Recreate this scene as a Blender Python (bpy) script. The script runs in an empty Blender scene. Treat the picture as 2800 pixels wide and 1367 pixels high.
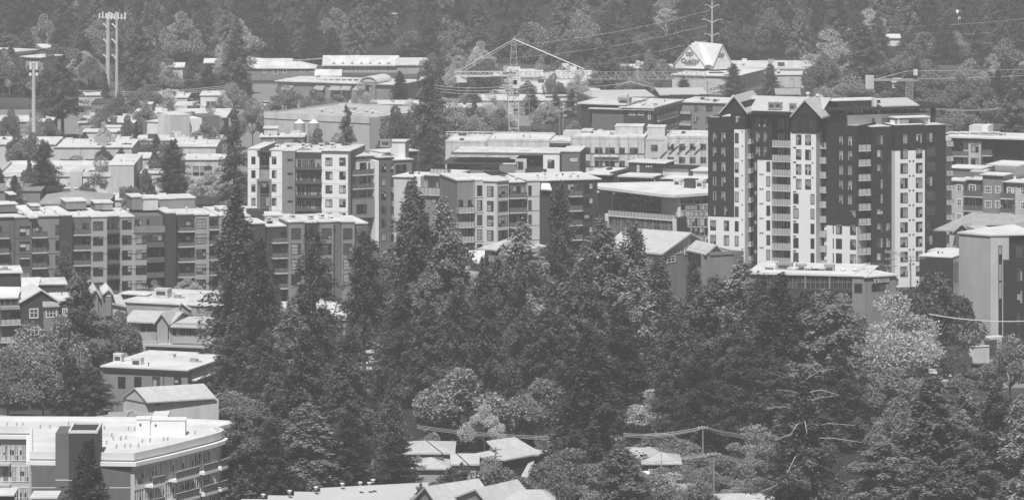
import bpy, math, random
import numpy as np
from mathutils import Vector
rnd = random.Random(7)
SC = bpy.context.scene
COL = SC.collection

# ---------------------------------------------------------------- camera, light, sky
F_PX, CAM_H, HOR, CX = 13700.0, 118.0, -837.0, 1400.0     # focal length in photo pixels, camera height, horizon row
cam = bpy.data.cameras.new("camera"); cam_o = bpy.data.objects.new("camera", cam); COL.objects.link(cam_o)
cam.sensor_width = 36.0; cam.lens = 36.0 * F_PX / 2800.0
cam.shift_y = -(683.5 - HOR) / 2800.0
cam.clip_start = 1.0; cam.clip_end = 9000.0
cam_o.location = (0, 0, CAM_H); cam_o.rotation_euler = (math.radians(90), 0, 0)
SC.camera = cam_o

SUN_EL, SUN_AZ = math.radians(57), math.radians(-9)       # azimuth: behind the camera, a little to the left
world = bpy.data.worlds.new("World"); SC.world = world; world.use_nodes = True
nt = world.node_tree; nt.nodes.clear()
sky = nt.nodes.new("ShaderNodeTexSky"); sky.sky_type = 'NISHITA'; sky.sun_disc = False
sky.sun_elevation = SUN_EL; sky.sun_rotation = math.radians(180) + SUN_AZ * -1
bw = nt.nodes.new("ShaderNodeRGBToBW")                     # black and white photograph: a grey sky
bg = nt.nodes.new("ShaderNodeBackground"); bg.inputs[1].default_value = 0.05
wo = nt.nodes.new("ShaderNodeOutputWorld")
nt.links.new(sky.outputs[0], bw.inputs[0]); nt.links.new(bw.outputs[0], bg.inputs[0]); nt.links.new(bg.outputs[0], wo.inputs[0])
sun = bpy.data.lights.new("sun", 'SUN'); sun.energy = 5.0; sun.angle = math.radians(0.5); sun.color = (1, 1, 1)
sun_o = bpy.data.objects.new("sun", sun); COL.objects.link(sun_o)
sd = Vector((math.sin(SUN_AZ) * math.cos(SUN_EL), -math.cos(SUN_AZ) * math.cos(SUN_EL), math.sin(SUN_EL)))
sun_o.rotation_euler = sd.to_track_quat('Z', 'Y').to_euler(); sun_o.location = (0, -100, 400)
SC.view_settings.view_transform = 'Standard'; SC.view_settings.look = 'None'
SC.view_settings.gamma = 1.0; SC.view_settings.exposure = 0.12; SC.view_settings.use_curve_mapping = False
SC.render.engine = 'CYCLES'
cy = SC.cycles
cy.max_bounces = 5; cy.diffuse_bounces = 3; cy.glossy_bounces = 2; cy.transmission_bounces = 2; cy.volume_bounces = 1
cy.transparent_max_bounces = 4; cy.sample_clamp_indirect = 3.0; cy.sample_clamp_direct = 8.0
cy.use_denoising = True; cy.denoiser = 'OPENIMAGEDENOISE'; cy.denoising_input_passes = 'RGB_ALBEDO_NORMAL'
cy.use_adaptive_sampling = False
HAZE = 1.65e-4

# ---------------------------------------------------------------- photo pixel -> place
def W(px, py, D):
    return Vector(((px - CX) * D / F_PX, D, CAM_H - (py - HOR) * D / F_PX))
def G(px, py, z=0.0):                                       # the point of height z seen at that pixel
    D = (CAM_H - z) * F_PX / (py - HOR)
    return Vector(((px - CX) * D / F_PX, D, z))
def GD(py): return CAM_H * F_PX / (py - HOR)

# ---------------------------------------------------------------- materials
MATS = {}
def mat(name, g, rough=0.8, var=0.12, scale=0.35, streak=0.0, spec=0.3, metal=0.0, bump=0.0):
    m = bpy.data.materials.new(name); m.use_nodes = True
    t = m.node_tree; b = t.nodes["Principled BSDF"]
    b.inputs["Roughness"].default_value = rough; b.inputs["Specular IOR Level"].default_value = spec
    b.inputs["Metallic"].default_value = metal
    geo = t.nodes.new("ShaderNodeNewGeometry")
    n = t.nodes.new("ShaderNodeTexNoise"); n.inputs["Scale"].default_value = scale; n.inputs["Detail"].default_value = 6; n.inputs["Roughness"].default_value = 0.65
    mp = t.nodes.new("ShaderNodeMapping"); mp.inputs["Scale"].default_value = (1, 1, 0.25 if streak else 1)
    t.links.new(geo.outputs["Position"], mp.inputs[0]); t.links.new(mp.outputs[0], n.inputs["Vector"])
    r = t.nodes.new("ShaderNodeMapRange"); r.inputs[1].default_value = 0.3; r.inputs[2].default_value = 0.7
    r.inputs[3].default_value = g * (1 - var); r.inputs[4].default_value = min(0.95, g * (1 + var))
    nf = t.nodes.new("ShaderNodeTexNoise"); nf.inputs["Scale"].default_value = 1.6; nf.inputs["Detail"].default_value = 4        # finer wear, drawn out into runs on walls
    mf = t.nodes.new("ShaderNodeMapping"); mf.inputs["Scale"].default_value = (1, 1, 0.12 if streak else 1)
    t.links.new(geo.outputs["Position"], mf.inputs[0]); t.links.new(mf.outputs[0], nf.inputs["Vector"])
    ad = t.nodes.new("ShaderNodeMath"); ad.operation = 'MULTIPLY_ADD'; ad.inputs[1].default_value = .3
    sb = t.nodes.new("ShaderNodeMath"); sb.operation = 'SUBTRACT'; sb.inputs[1].default_value = .15
    t.links.new(nf.outputs[0], ad.inputs[0]); t.links.new(n.outputs[0], ad.inputs[2]); t.links.new(ad.outputs[0], sb.inputs[0])
    t.links.new(sb.outputs[0], r.inputs[0])
    t.links.new(r.outputs[0], b.inputs["Base Color"])
    if bump:
        n2 = t.nodes.new("ShaderNodeTexNoise"); n2.inputs["Scale"].default_value = 3.0
        bp = t.nodes.new("ShaderNodeBump"); bp.inputs["Strength"].default_value = bump; bp.inputs["Distance"].default_value = 0.2
        t.links.new(geo.outputs["Position"], n2.inputs["Vector"]); t.links.new(n2.outputs[0], bp.inputs["Height"]); t.links.new(bp.outputs[0], b.inputs["Normal"])
    MATS[name] = m; return m
mat("cladding_dark", .017, .7, .10, .5, 1)
mat("cladding_black", .022, .7, .10, .5, 1)
mat("cladding_grey", .12, .75, .16, .4, 1)
mat("cladding_mid", .20, .75, .16, .4, 1)
mat("cladding_charcoal", .038, .75, .10, .4, 1)
mat("cladding_pale", .50, .75, .10, .4, 1)
mat("cladding_white", .68, .7, .05, .4, 1)
mat("stucco_white", .72, .8, .06, .5, 1)
mat("stucco_grey", .42, .85, .13, .4, 1)
mat("stucco_mid", .31, .85, .14, .4, 1)
mat("concrete", .47, .9, .18, .5, 1)
mat("concrete_pale", .60, .9, .15, .4, 1)
mat("sheathing", .50, .85, .25, .8, 1)
mat("membrane_white", .57, .85, .16, .16)
mat("membrane_pale", .54, .9, .26, .25)
mat("membrane_grey", .40, .9, .20, .3)
mat("shingle_pale", .42, .9, .12, .8)
mat("shingle_grey", .28, .9, .15, .8)
mat("shingle_mid", .20, .9, .15, .8)
mat("metal_roof", .45, .5, .06, .3, spec=.5)
mat("metal_pale", .6, .45, .08, .5, spec=.5)
mat("metal_grey", .3, .5, .12, .5, spec=.5)
mat("metal_dark", .05, .5, .1, .5, spec=.5)
mat("trim_white", .62, .6, .05, .5)
mat("frame_dark", .03, .5, .05, 1)
mat("frame_white", .70, .5, .05, 1)
mat("frame_grey", .28, .5, .05, 1)
mat("glass_dark", .018, .12, .2, .2, spec=.6)
mat("glass_mid", .07, .14, .3, .3, spec=.6)
mat("glass_blind_sky", .30, .3, .15, .5, spec=.6)  # blinds; also sky reflection put into the colour of some panes
mat("glass_pale", .48, .3, .12, .4, spec=.6)
mat("rail_glass", .40, .2, .1, .4, spec=.6)
mat("rail_smoke", .12, .2, .15, .4, spec=.6)
mat("wood_pole", .22, .9, .15, 2, 1)
mat("pole_grey", .40, .7, .08, 1)
mat("steel_pale", .55, .5, .1, 1, spec=.5)
mat("steel_grey", .30, .55, .1, 1, spec=.5)
mat("cable_bright", .7, .35, .05, 1, spec=.8)
mat("sign_ink", .12, .6, .05, 1)
mat("sign_face", .45, .6, .05, 1)
mat("rubber", .02, .8, .05, 2)
mat("paint_white", .75, .25, .03, 1, spec=.6)
mat("paint_silver", .45, .3, .03, 1, spec=.6)
mat("paint_dark", .06, .25, .03, 1, spec=.6)
mat("paint_red", .14, .25, .03, 1, spec=.6)
mat("bark", .075, .95, .3, 3, 1)
mat("bark_pale", .42, .9, .2, 3, 1)

def leaf_mat(name, lo, hi, transl=0.25, spec=0.25):
    m = bpy.data.materials.new(name); m.use_nodes = True
    t = m.node_tree; b = t.nodes["Principled BSDF"]; out = t.nodes["Material Output"]
    b.inputs["Roughness"].default_value = 0.55; b.inputs["Specular IOR Level"].default_value = spec
    oi = t.nodes.new("ShaderNodeObjectInfo"); geo = t.nodes.new("ShaderNodeNewGeometry")
    n = t.nodes.new("ShaderNodeTexNoise"); n.inputs["Scale"].default_value = 0.5; n.inputs["Detail"].default_value = 6
    t.links.new(geo.outputs["Position"], n.inputs["Vector"])
    pw = t.nodes.new("ShaderNodeMath"); pw.operation = 'POWER'; pw.inputs[1].default_value = 2.0     # every leaf spray its own tone, few of them bright
    t.links.new(geo.outputs["Random Per Island"], pw.inputs[0])
    a = t.nodes.new("ShaderNodeMath"); a.operation = 'MULTIPLY_ADD'; a.inputs[1].default_value = 0.6
    t.links.new(oi.outputs["Random"], a.inputs[0]); t.links.new(n.outputs[0], a.inputs[2])
    a2 = t.nodes.new("ShaderNodeMath"); a2.operation = 'MULTIPLY_ADD'; a2.inputs[1].default_value = 0.75
    t.links.new(pw.outputs[0], a2.inputs[0]); t.links.new(a.outputs[0], a2.inputs[2]); a = a2
    r = t.nodes.new("ShaderNodeMapRange"); r.inputs[1].default_value = 0.45; r.inputs[2].default_value = 1.6
    r.inputs[3].default_value = lo; r.inputs[4].default_value = hi
    t.links.new(a.outputs[0], r.inputs[0]); t.links.new(r.outputs[0], b.inputs["Base Color"])
    tr = t.nodes.new("ShaderNodeBsdfTranslucent"); mx = t.nodes.new("ShaderNodeMixShader"); mx.inputs[0].default_value = transl
    t.links.new(r.outputs[0], tr.inputs[0]); t.links.new(b.outputs[0], mx.inputs[1]); t.links.new(tr.outputs[0], mx.inputs[2])
    t.links.new(mx.outputs[0], out.inputs[0]); MATS[name] = m
leaf_mat("needles_dark", .02, .13, .10)
leaf_mat("needles", .03, .24, .12)
leaf_mat("needles_pale", .08, .38, .18)
leaf_mat("leaves", .08, .40, .25, .45)
leaf_mat("leaves_dark", .04, .22, .2, .45)
leaf_mat("leaves_pale", .32, .75, .3, .4)

def ground_mat():
    m = bpy.data.materials.new("town_ground"); m.use_nodes = True
    t = m.node_tree; b = t.nodes["Principled BSDF"]; b.inputs["Roughness"].default_value = .95
    geo = t.nodes.new("ShaderNodeNewGeometry")
    n1 = t.nodes.new("ShaderNodeTexNoise"); n1.inputs["Scale"].default_value = .02; n1.inputs["Detail"].default_value = 4
    n2 = t.nodes.new("ShaderNodeTexNoise"); n2.inputs["Scale"].default_value = .5; n2.inputs["Detail"].default_value = 8
    for n in (n1, n2): t.links.new(geo.outputs["Position"], n.inputs["Vector"])
    cr = t.nodes.new("ShaderNodeValToRGB"); e = cr.color_ramp.elements
    e[0].position = .40; e[0].color = (.035,) * 3 + (1,); e[1].position = .66; e[1].color = (.13,) * 3 + (1,)
    t.links.new(n1.outputs[0], cr.inputs[0])
    mx = t.nodes.new("ShaderNodeMix"); mx.data_type = 'RGBA'; mx.blend_type = 'MULTIPLY'; mx.inputs[0].default_value = .8
    t.links.new(cr.outputs[0], mx.inputs[6]); t.links.new(n2.outputs[0], mx.inputs[7])
    t.links.new(mx.outputs[2], b.inputs["Base Color"]); MATS["town_ground"] = m
ground_mat()
mat("asphalt", .055, .9, .25, .3)
mat("asphalt_pale", .20, .9, .2, .3)
mat("gravel_pale", .42, .95, .2, .4)
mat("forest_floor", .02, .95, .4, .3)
mat("grass", .09, .95, .3, .6)

# ---------------------------------------------------------------- meshes
class MB:
    def __init__(s): s.v = []; s.f = []; s.m = []
    def quad(s, a, b, c, d, mi=0):
        i = len(s.v); s.v += [a, b, c, d]; s.f.append((i, i + 1, i + 2, i + 3)); s.m.append(mi)
    def box(s, x0, x1, y0, y1, z0, z1, mi=0):
        i = len(s.v)
        s.v += [(x0, y0, z0), (x1, y0, z0), (x1, y1, z0), (x0, y1, z0), (x0, y0, z1), (x1, y0, z1), (x1, y1, z1), (x0, y1, z1)]
        s.f += [(i, i + 3, i + 2, i + 1), (i + 4, i + 5, i + 6, i + 7), (i, i + 1, i + 5, i + 4), (i + 1, i + 2, i + 6, i + 5), (i + 2, i + 3, i + 7, i + 6), (i + 3, i, i + 4, i + 7)]
        s.m += [mi] * 6
    def prism(s, poly, z0, z1, mi=0):
        i = len(s.v); n = len(poly)
        s.v += [(p[0], p[1], z0) for p in poly] + [(p[0], p[1], z1) for p in poly]
        s.f.append(tuple(range(i + n - 1, i - 1, -1))); s.f.append(tuple(range(i + n, i + 2 * n))); s.m += [mi] * 2
        for k in range(n):
            j = (k + 1) % n; s.f.append((i + k, i + j, i + n + j, i + n + k)); s.m.append(mi)
    def poly(s, pts, mi=0):
        i = len(s.v); s.v += [tuple(p) for p in pts]; s.f.append(tuple(range(i, i + len(pts)))); s.m.append(mi)
    def slab(s, pts, th, mi=0):                            # a thick sheet under a polygon of 3-d points
        i = len(s.v); n = len(pts)
        s.v += [tuple(p) for p in pts] + [(p[0], p[1], p[2] - th) for p in pts]
        s.f.append(tuple(range(i, i + n))); s.f.append(tuple(range(i + 2 * n - 1, i + n - 1, -1))); s.m += [mi] * 2
        for k in range(n):
            j = (k + 1) % n; s.f.append((i + k, i + n + k, i + n + j, i + j)); s.m.append(mi)
    def tube(s, p, q, r0, r1=None, n=5, mi=0):
        p = Vector(p); q = Vector(q); r1 = r0 if r1 is None else r1
        d = (q - p)
        if d.length < 1e-6: return
        d.normalize(); a = d.orthogonal().normalized(); b = d.cross(a); i = len(s.v)
        for k in range(n):
            t = 2 * math.pi * k / n; o = a * math.cos(t) + b * math.sin(t)
            s.v.append(tuple(p + o * r0)); 
        for k in range(n):
            t = 2 * math.pi * k / n; o = a * math.cos(t) + b * math.sin(t)
            s.v.append(tuple(q + o * r1))
        for k in range(n):
            j = (k + 1) % n; s.f.append((i + k, i + j, i + n + j, i + n + k)); s.m.append(mi)
        s.f.append(tuple(range(i + n - 1, i - 1, -1))); s.f.append(tuple(range(i + n, i + 2 * n))); s.m += [mi] * 2
    def path(s, pts, r0, r1, n=5, mi=0):
        m = len(pts) - 1
        for k in range(m):
            s.tube(pts[k], pts[k + 1], r0 + (r1 - r0) * k / m, r0 + (r1 - r0) * (k + 1) / m, n, mi)
    def mesh(s, name, mats):
        me = bpy.data.meshes.new(name); me.from_pydata([tuple(v) for v in s.v], [], s.f)
        for m in ([mats] if isinstance(mats, str) else mats): me.materials.append(MATS[m])
        if any(s.m): me.polygons.foreach_set("material_index", s.m)
        me.update(); return me
def obj(name, me, parent=None, loc=(0, 0, 0), rz=0.0):
    o = bpy.data.objects.new(name, me); COL.objects.link(o); o.location = loc
    if rz: o.rotation_euler = (0, 0, rz)
    if parent: o.parent = parent
    return o
def tag(o, label, cat, group=None, kind=None):
    if label: o["label"] = label
    if cat: o["category"] = cat
    if group: o["group"] = group
    if kind: o["kind"] = kind
    return o
def thing(name, label, cat, loc, rz=0.0, group=None):
    return tag(obj(name, None, None, loc, rz), label, cat, group)
def struct(name, me, loc=(0, 0, 0), kind="structure"):
    o = obj(name, me, None, loc); o["kind"] = kind; return o
# ---------------------------------------------------------------- buildings
class Face:
    """A vertical plane seen by the camera: u runs along it to the right, w comes out of it, z is up."""
    def __init__(s, A, B, pts=False):
        if not pts:
            A = W(A[0], 0, A[1]); B = W(B[0], 0, B[1])
        s.A = Vector((A[0], A[1])); s.e = (Vector((B[0], B[1])) - s.A).normalized()
        s.n = Vector((s.e.y, -s.e.x)); s.rz = math.atan2(s.e.y, s.e.x)
    def P(s, u, w, z):
        q = s.A + s.e * u + s.n * w; return Vector((q.x, q.y, z))
    def u(s, px, w=0.0):
        k = (px - CX) / F_PX; o = s.A + s.n * w          # o + e*u = (k*D, D)
        return (k * o.y - o.x) / (s.e.x - k * s.e.y)
    def z(s, px, py, w=0.0):
        D = s.P(s.u(px, w), w, 0).y; return CAM_H - (py - HOR) * D / F_PX
    def side(s, which, px, w=0.0):                          # the wall running back from a corner
        c = s.P(s.u(px, w), w, 0)
        if which == 'R': return Face(c.xy, (c.xy - s.n), True)
        return Face(c.xy - s.n * 40, c.xy, True)

WIN = {}
ST = {  # columns, rows (fractions), frame, glass choices
    'tower': ([.36, .62], [.8], 'frame_dark', .10, 'AABBPD'),
    'std': ([.6], [.75], 'frame_dark', .10, 'ABDDMP'),
    'dim': ([.6], [.75], 'frame_dark', .09, 'DDMMA'),
    'one': ([], [], 'frame_dark', .10, 'DMA'),
    'big': ([.33, .66], [.25], 'frame_dark', .09, 'ADDMM'),
    'white': ([.5], [.55], 'frame_white', .16, 'DMM'),
    'white3': ([.33, .66], [.45], 'frame_white', .15, 'DMM'),
    'whiteone': ([], [], 'frame_white', .14, 'DM'),
    'bay': ([.68], [.3, .62], 'frame_dark', .09, 'ADMMB'),
    'wall4': ([.25, .5, .75], [.35], 'frame_grey', .08, 'MMADD'),
    'curtain': ([.2, .4, .6, .8], [.5], 'frame_grey', .09, 'DDDMM'),
    'raw': ([.5], [.7], 'frame_grey', .09, 'DDM'),
    'door': ([.5], [], 'frame_dark', .08, 'DMAB'),
    'condo': ([.25, .5, .75], [.35], 'frame_white', .07, 'AAMBPAM'),  # pale panes: reflected sky put into the glass colour
    'glasswall': ([.5], [], 'cladding_charcoal', .05, 'PPBAPD'),  # mostly pale choices, painting the sky's reflection into the panes
    'jglass': ([.5], [], 'cladding_mid', .045, 'DDDDM'),
    'dense': ([.34, .67], [.6], 'frame_grey', .08, 'MMDA'),
}
GL = {'D': 'glass_dark', 'M': 'glass_mid', 'A': 'glass_blind_sky', 'B': 'glass_blind_sky', 'P': 'glass_pale'}
def win_mesh(w, h, st):
    w = round(w * 10) / 10 or .1; h = round(h * 10) / 10 or .1
    var = rnd.randrange(5); key = (w, h, st, var)
    if key in WIN: return WIN[key]
    cols, rows, fm, fw, ch = ST[st]; r2 = random.Random(hash((w, h, var)) & 65535)
    if w < .8: cols = []
    f = MB(); y0, y1 = -.07, .03; x0, x1 = -w / 2, w / 2
    f.box(x0, x1, y0, y1, 0, fw); f.box(x0, x1, y0, y1, h - fw, h)
    f.box(x0, x0 + fw, y0, y1, fw, h - fw); f.box(x1 - fw, x1, y0, y1, fw, h - fw)
    mw = fw * .55
    xs = [x0 + fw] + [x0 + w * c for c in cols] + [x1 - fw]; zs = [fw] + [h * c for c in rows] + [h - fw]
    for x in xs[1:-1]: f.box(x - mw / 2, x + mw / 2, y0 + .01, y1, fw, h - fw)
    for z in zs[1:-1]:
        for a, b in zip(xs, xs[1:]): f.box(a + mw / 2, b - mw / 2, y0 + .015, y1, z - mw / 2, z + mw / 2)
    p = MB(); mats = ['glass_dark', 'glass_mid', 'glass_blind_sky', 'glass_pale']
    base = r2.choice(ch)
    for i, (a, b) in enumerate(zip(xs, xs[1:])):
        colch = base if r2.random() < .55 else r2.choice(ch)
        for j, (c, d) in enumerate(zip(zs, zs[1:])):
            g = mats.index(GL[colch if r2.random() < .75 else r2.choice(ch)])
            if g >= 2 and d - c > 1.0 and r2.random() < .4:      # a blind, or the painted sky reflection, let halfway down
                zm = c + (d - c) * r2.uniform(.25, .6)
                p.quad((a, -.012, c), (b, -.012, c), (b, -.012, zm), (a, -.012, zm), 0); p.quad((a, -.012, zm), (b, -.012, zm), (b, -.012, d), (a, -.012, d), g)
            else: p.quad((a, -.012, c), (b, -.012, c), (b, -.012, d), (a, -.012, d), g)
    WIN[key] = (f.mesh("window", fm), p.mesh("pane", mats)); return WIN[key]

BOX = {}
def box_mesh(name, su, sw, sz, m):
    key = (round(su, 2), round(sw, 2), round(sz, 2), m)
    if key not in BOX:
        b = MB(); b.box(-su / 2, su / 2, -sw / 2, sw / 2, 0, sz); BOX[key] = b.mesh(name, m)
    return BOX[key]

class Bld:
    def __init__(s, name, label, cat, A, B, group=None):
        s.F = Face(A, B); s.root = thing(name, label, cat, (s.F.A.x, s.F.A.y, 0), 0, group); s.o = s.root.location.copy()
    def put(s, name, me, P, rz, parent=None):
        return obj(name, me, s.root, P - s.o, rz)
    def raw(s, name, mb, m, F=None):                        # a mesh given in u, -w, z of a face
        F = F or s.F; return s.put(name, mb.mesh(name, m), F.P(0, 0, 0), F.rz)
    def ub(s, name, u0, u1, w0, w1, z0, z1, m, F=None):     # box between w0 (front) and w1 (back)
        F = F or s.F
        return s.put(name, box_mesh(name, abs(u1 - u0), abs(w0 - w1), z1 - z0, m), F.P((u0 + u1) / 2, (w0 + w1) / 2, z0), F.rz)
    def box(s, px0, px1, yt, m, w=0.0, dep=12, yb=None, zb=-.3, roof=None, over=.25, par=0.0, parm=None, F=None, name='wall', zt=None, th=.22):
        F = F or s.F; u0, u1 = F.u(px0, w), F.u(px1, w); pm = (px0 + px1) / 2
        z1 = F.z(pm, yt, w) if zt is None else zt
        z0 = F.z(pm, yb, w) if yb is not None else zb
        o = s.ub(name, u0, u1, w, w - dep, z0, z1, m, F)
        if roof: s.ub('roof', u0 - over, u1 + over, w + over, w - dep - over, z1, z1 + th, roof, F)
        if roof and dep >= 10 and abs(u1 - u0) > 4:             # small vents and pipes scattered over a flat roof
            rr = random.Random(int(px0 * 13 + px1 * 7))
            for k in range(min(4, 1 + int(abs(u1 - u0) / 4))):
                m_ = rr.choice(['metal_pale', 'metal_grey', 'metal_dark', 'membrane_white']); q = rr.choice([('p', .12, .6), ('p', .2, .45), ('c', .6, .5), ('c', .9, .35)]); key = q + (m_,)
                if key not in BOX:
                    b = MB()
                    if q[0] == 'p': b.tube((0, 0, 0), (0, 0, q[2] * .75), q[1] * .7, q[1] * .7, 6); b.tube((0, 0, q[2] * .75), (0, 0, q[2]), q[1] * 1.2, q[1], 6)
                    else: b.box(-q[1], q[1], -.4, .4, 0, q[2]); b.box(-q[1] - .05, q[1] + .05, -.45, .45, q[2], q[2] + .06); b.box(q[1], q[1] + .8, -.12, .12, .1, .3)
                    BOX[key] = b.mesh('roof_vent', m_)
                s.put('roof_vent', BOX[key], F.P(rr.uniform(min(u0, u1) + 1.2, max(u0, u1) - 1.2), w - rr.uniform(1.5, dep - 1.5), z1 + th), F.rz + rr.choice([0, 1.57]))
        if par:
            b = MB(); t = .25; a0, a1, c0, c1 = u0 - over - .01, u1 + over + .01, -(w + over + .01), -(w - dep - over - .01)
            b.box(a0, a1, c0, c0 + t, z1 - .1, z1 + par); b.box(a0, a1, c1 - t, c1, z1 - .1, z1 + par)
            b.box(a0, a0 + t, c0 + t, c1 - t, z1 - .1, z1 + par); b.box(a1 - t, a1, c0 + t, c1 - t, z1 - .1, z1 + par)
            s.raw('parapet', b, parm or m, F)
        return u0, u1, z1
    def win(s, px0, px1, y0, y1, st='std', w=0.0, F=None, z0=None, h=None):
        F = F or s.F; u0, u1 = sorted((F.u(px0, w), F.u(px1, w))); pm = (px0 + px1) / 2
        if z0 is None: z0 = F.z(pm, y1, w)
        if h is None: h = F.z(pm, y0, w) - z0
        f, p = win_mesh(u1 - u0, h, st)
        o = s.put('window', f, F.P((u0 + u1) / 2, w, z0), F.rz); obj('pane', p, o); return o
    def grid(s, cols, y0, y1, n, st='std', w=0.0, p=2.95, F=None):
        F = F or s.F
        for px0, px1 in cols:
            pm = (px0 + px1) / 2; zt, zb = F.z(pm, y0, w), F.z(pm, y1, w)
            for k in range(n):
                if zb - p * k > .3: s.win(px0, px1, 0, 0, st, w, F, zb - p * k, zt - zb)
    def balc(s, px0, px1, y0, y1, n=1, w=1.5, dep=1.5, rail='rail_glass', slab='concrete', p=2.95, np_=4, F=None, ends='LR'):
        """Railing front at w, from row y0 (top rail) down to y1 (slab underside), repeated down n storeys."""
        F = F or s.F; u0, u1 = F.u(px0, w), F.u(px1, w); pm = (px0 + px1) / 2
        zt, zb = F.z(pm, y0, w), F.z(pm, y1, w); L = u1 - u0; hh = zt - zb
        key = ('balc', round(L, 1), round(dep, 1), round(hh, 1), rail, slab, np_, ends)
        if key not in BOX:
            b = MB(); b.box(-L / 2, L / 2, 0, dep, 0, .24); bs = b.mesh('balcony', slab)
            r = MB(); g = .05; x = -L / 2 + .03; pw = (L - .06) / np_
            for k in range(np_): r.box(x + k * pw + g, x + (k + 1) * pw - g, .05, .09, .30, hh - .06)
            r.box(-L / 2, L / 2, .03, .11, hh - .06, hh, 1)
            for k in range(np_ + 1): r.box(x + k * pw - .03, x + k * pw + .03, .04, .10, .24, hh - .06, 1)
            if 'L' in ends: r.box(-L / 2 + .03, -L / 2 + .07, .15, dep - .05, .30, hh - .06); r.box(-L / 2 + .02, -L / 2 + .09, .12, dep, hh - .055, hh - .005, 1)
            if 'R' in ends: r.box(L / 2 - .07, L / 2 - .03, .15, dep - .05, .30, hh - .06); r.box(L / 2 - .09, L / 2 - .02, .12, dep, hh - .055, hh - .005, 1)
            BOX[key] = (bs, r.mesh('railing', [rail, 'frame_dark']))
        bs, rm = BOX[key]
        for k in range(n):
            if zb - p * k < .4: break
            o = s.put('balcony', bs, F.P((u0 + u1) / 2, w, zb - p * k), F.rz); obj('railing', rm, o)
    def gable(s, pxL, pxR, pxA, zL, zR, zA, w, dep, m, th=.25, wall=None, zw=None, ov=.5, F=None):
        """Roof with its ridge running back from the face; wall: the gable wall under it."""
        F = F or s.F; uL, uR, uA = F.u(pxL, w), F.u(pxR, w), F.u(pxA, w); b = MB(); y0, y1 = -w - ov, -w + dep
        for q in ([(uL, y0, zL), (uA, y0, zA), (uA, y1, zA), (uL, y1, zL)], [(uA, y0, zA), (uR, y0, zR), (uR, y1, zR), (uA, y1, zA)]):
            b.slab(q, th)
        s.raw('roof', b, m, F)
        if wall:
            c = MB(); k = th + .03; zl = min(zL, zR) - k if zw is None else zw
            fL, fR = uL + ov, uR - ov; tL = (fL - uL) / (uA - uL); tR = (uR - fR) / (uR - uA)
            pts = [(fL, zl), (fR, zl), (fR, zR + (zA - zR) * tR - k), (uA, zA - k), (fL, zL + (zA - zL) * tL - k)]
            i = len(c.v); n = 5
            c.v += [(x, -w, z) for x, z in pts] + [(x, y1 - .2, z) for x, z in pts]
            c.f.append((0, 1, 2, 3, 4)); c.f.append((9, 8, 7, 6, 5)); c.m += [0, 0]
            for a in range(5): q = (a + 1) % 5; c.f.append((a, a + 5, q + 5, q)); c.m.append(0)
            s.raw('gable_wall', c, wall, F)
    def ridge(s, u0, u1, w0, w1, zE, zR, m, th=.25, hip=0.0, ov=.4, F=None, wall=None):
        """Roof with its ridge along the face (hip: how far the ridge stops short of the ends)."""
        F = F or s.F; b = MB(); wm = (w0 + w1) / 2; a0, a1, c0, c1 = u0 - ov, u1 + ov, w0 + ov, w1 - ov
        hip = min(hip, (a1 - a0) / 2 - .05); r0, r1 = a0 + hip, a1 - hip
        b.slab([(a0, -c0, zE), (a1, -c0, zE), (r1, -wm, zR), (r0, -wm, zR)], th)
        b.slab([(a1, -c1, zE), (a0, -c1, zE), (r0, -wm, zR), (r1, -wm, zR)], th)
        if hip:
            b.slab([(a1, -c0, zE), (a1, -c1, zE), (r1, -wm, zR)], th); b.slab([(a0, -c1, zE), (a0, -c0, zE), (r0, -wm, zR)], th)
        s.raw('roof', b, m, F)
        if wall and not hip:
            c = MB(); k = th + .05
            c.v += [(u0, -w0, zE - k), (u0, -w1, zE - k), (u0, -wm, zR - k), (u1, -w0, zE - k), (u1, -w1, zE - k), (u1, -wm, zR - k)]
            c.f += [(0, 2, 1), (3, 4, 5), (0, 3, 5, 2), (1, 2, 5, 4), (0, 1, 4, 3)]; c.m += [0] * 5; s.raw('gable_wall', c, wall, F)
    def strip(s, px0, px1, y, m='frame_dark', w=0.0, h=.08, F=None, n=1, p=2.95, d=.04, name='trim'):
        F = F or s.F; z = F.z((px0 + px1) / 2, y, w)
        for k in range(n):
            if z - p * k > .3: s.ub(name, F.u(px0, w), F.u(px1, w), w + d, w - .02, z - p * k, z - p * k + h, m, F)
    def unit(s, px, py, m='metal_grey', w=-3, sx=1.4, sy=1.2, sz=1.1, name='roof_unit'):
        """A rooftop fan or air unit: casing on a kerb with a cap."""
        F = s.F; z = F.z(px, py, w); u = F.u(px, w); key = ('unit', sx, sy, sz, m)
        if key not in BOX:
            b = MB(); b.box(-sx / 2 - .1, sx / 2 + .1, -sy / 2 - .1, sy / 2 + .1, 0, .15); b.box(-sx / 2, sx / 2, -sy / 2, sy / 2, .15, sz * .85)
            b.box(-sx / 2 - .06, sx / 2 + .06, -sy / 2 - .06, sy / 2 + .06, sz * .85, sz); b.box(-sx * .35, sx * .35, -sy / 2 - .03, -sy / 2 + .02, sz * .3, sz * .7, 1)
            BOX[key] = b.mesh(name, [m, 'metal_dark'])
        s.put(name, BOX[key], F.P(u, w, z), F.rz)
    def vent(s, px, py, w=-3, m='metal_pale', r=.28, h=.7, F=None):
        F = F or s.F; key = ('vent', r, h, m)
        if key not in BOX:
            b = MB(); b.tube((0, 0, 0), (0, 0, h * .6), r * .55, r * .55, 6); b.tube((0, 0, h * .6), (0, 0, h * .85), r, r, 8); b.tube((0, 0, h * .85), (0, 0, h), r, r * .2, 8)
            BOX[key] = b.mesh('roof_vent', m)
        s.put('roof_vent', BOX[key], F.P(F.u(px, w), w, F.z(px, py, w)), F.rz)
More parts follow.
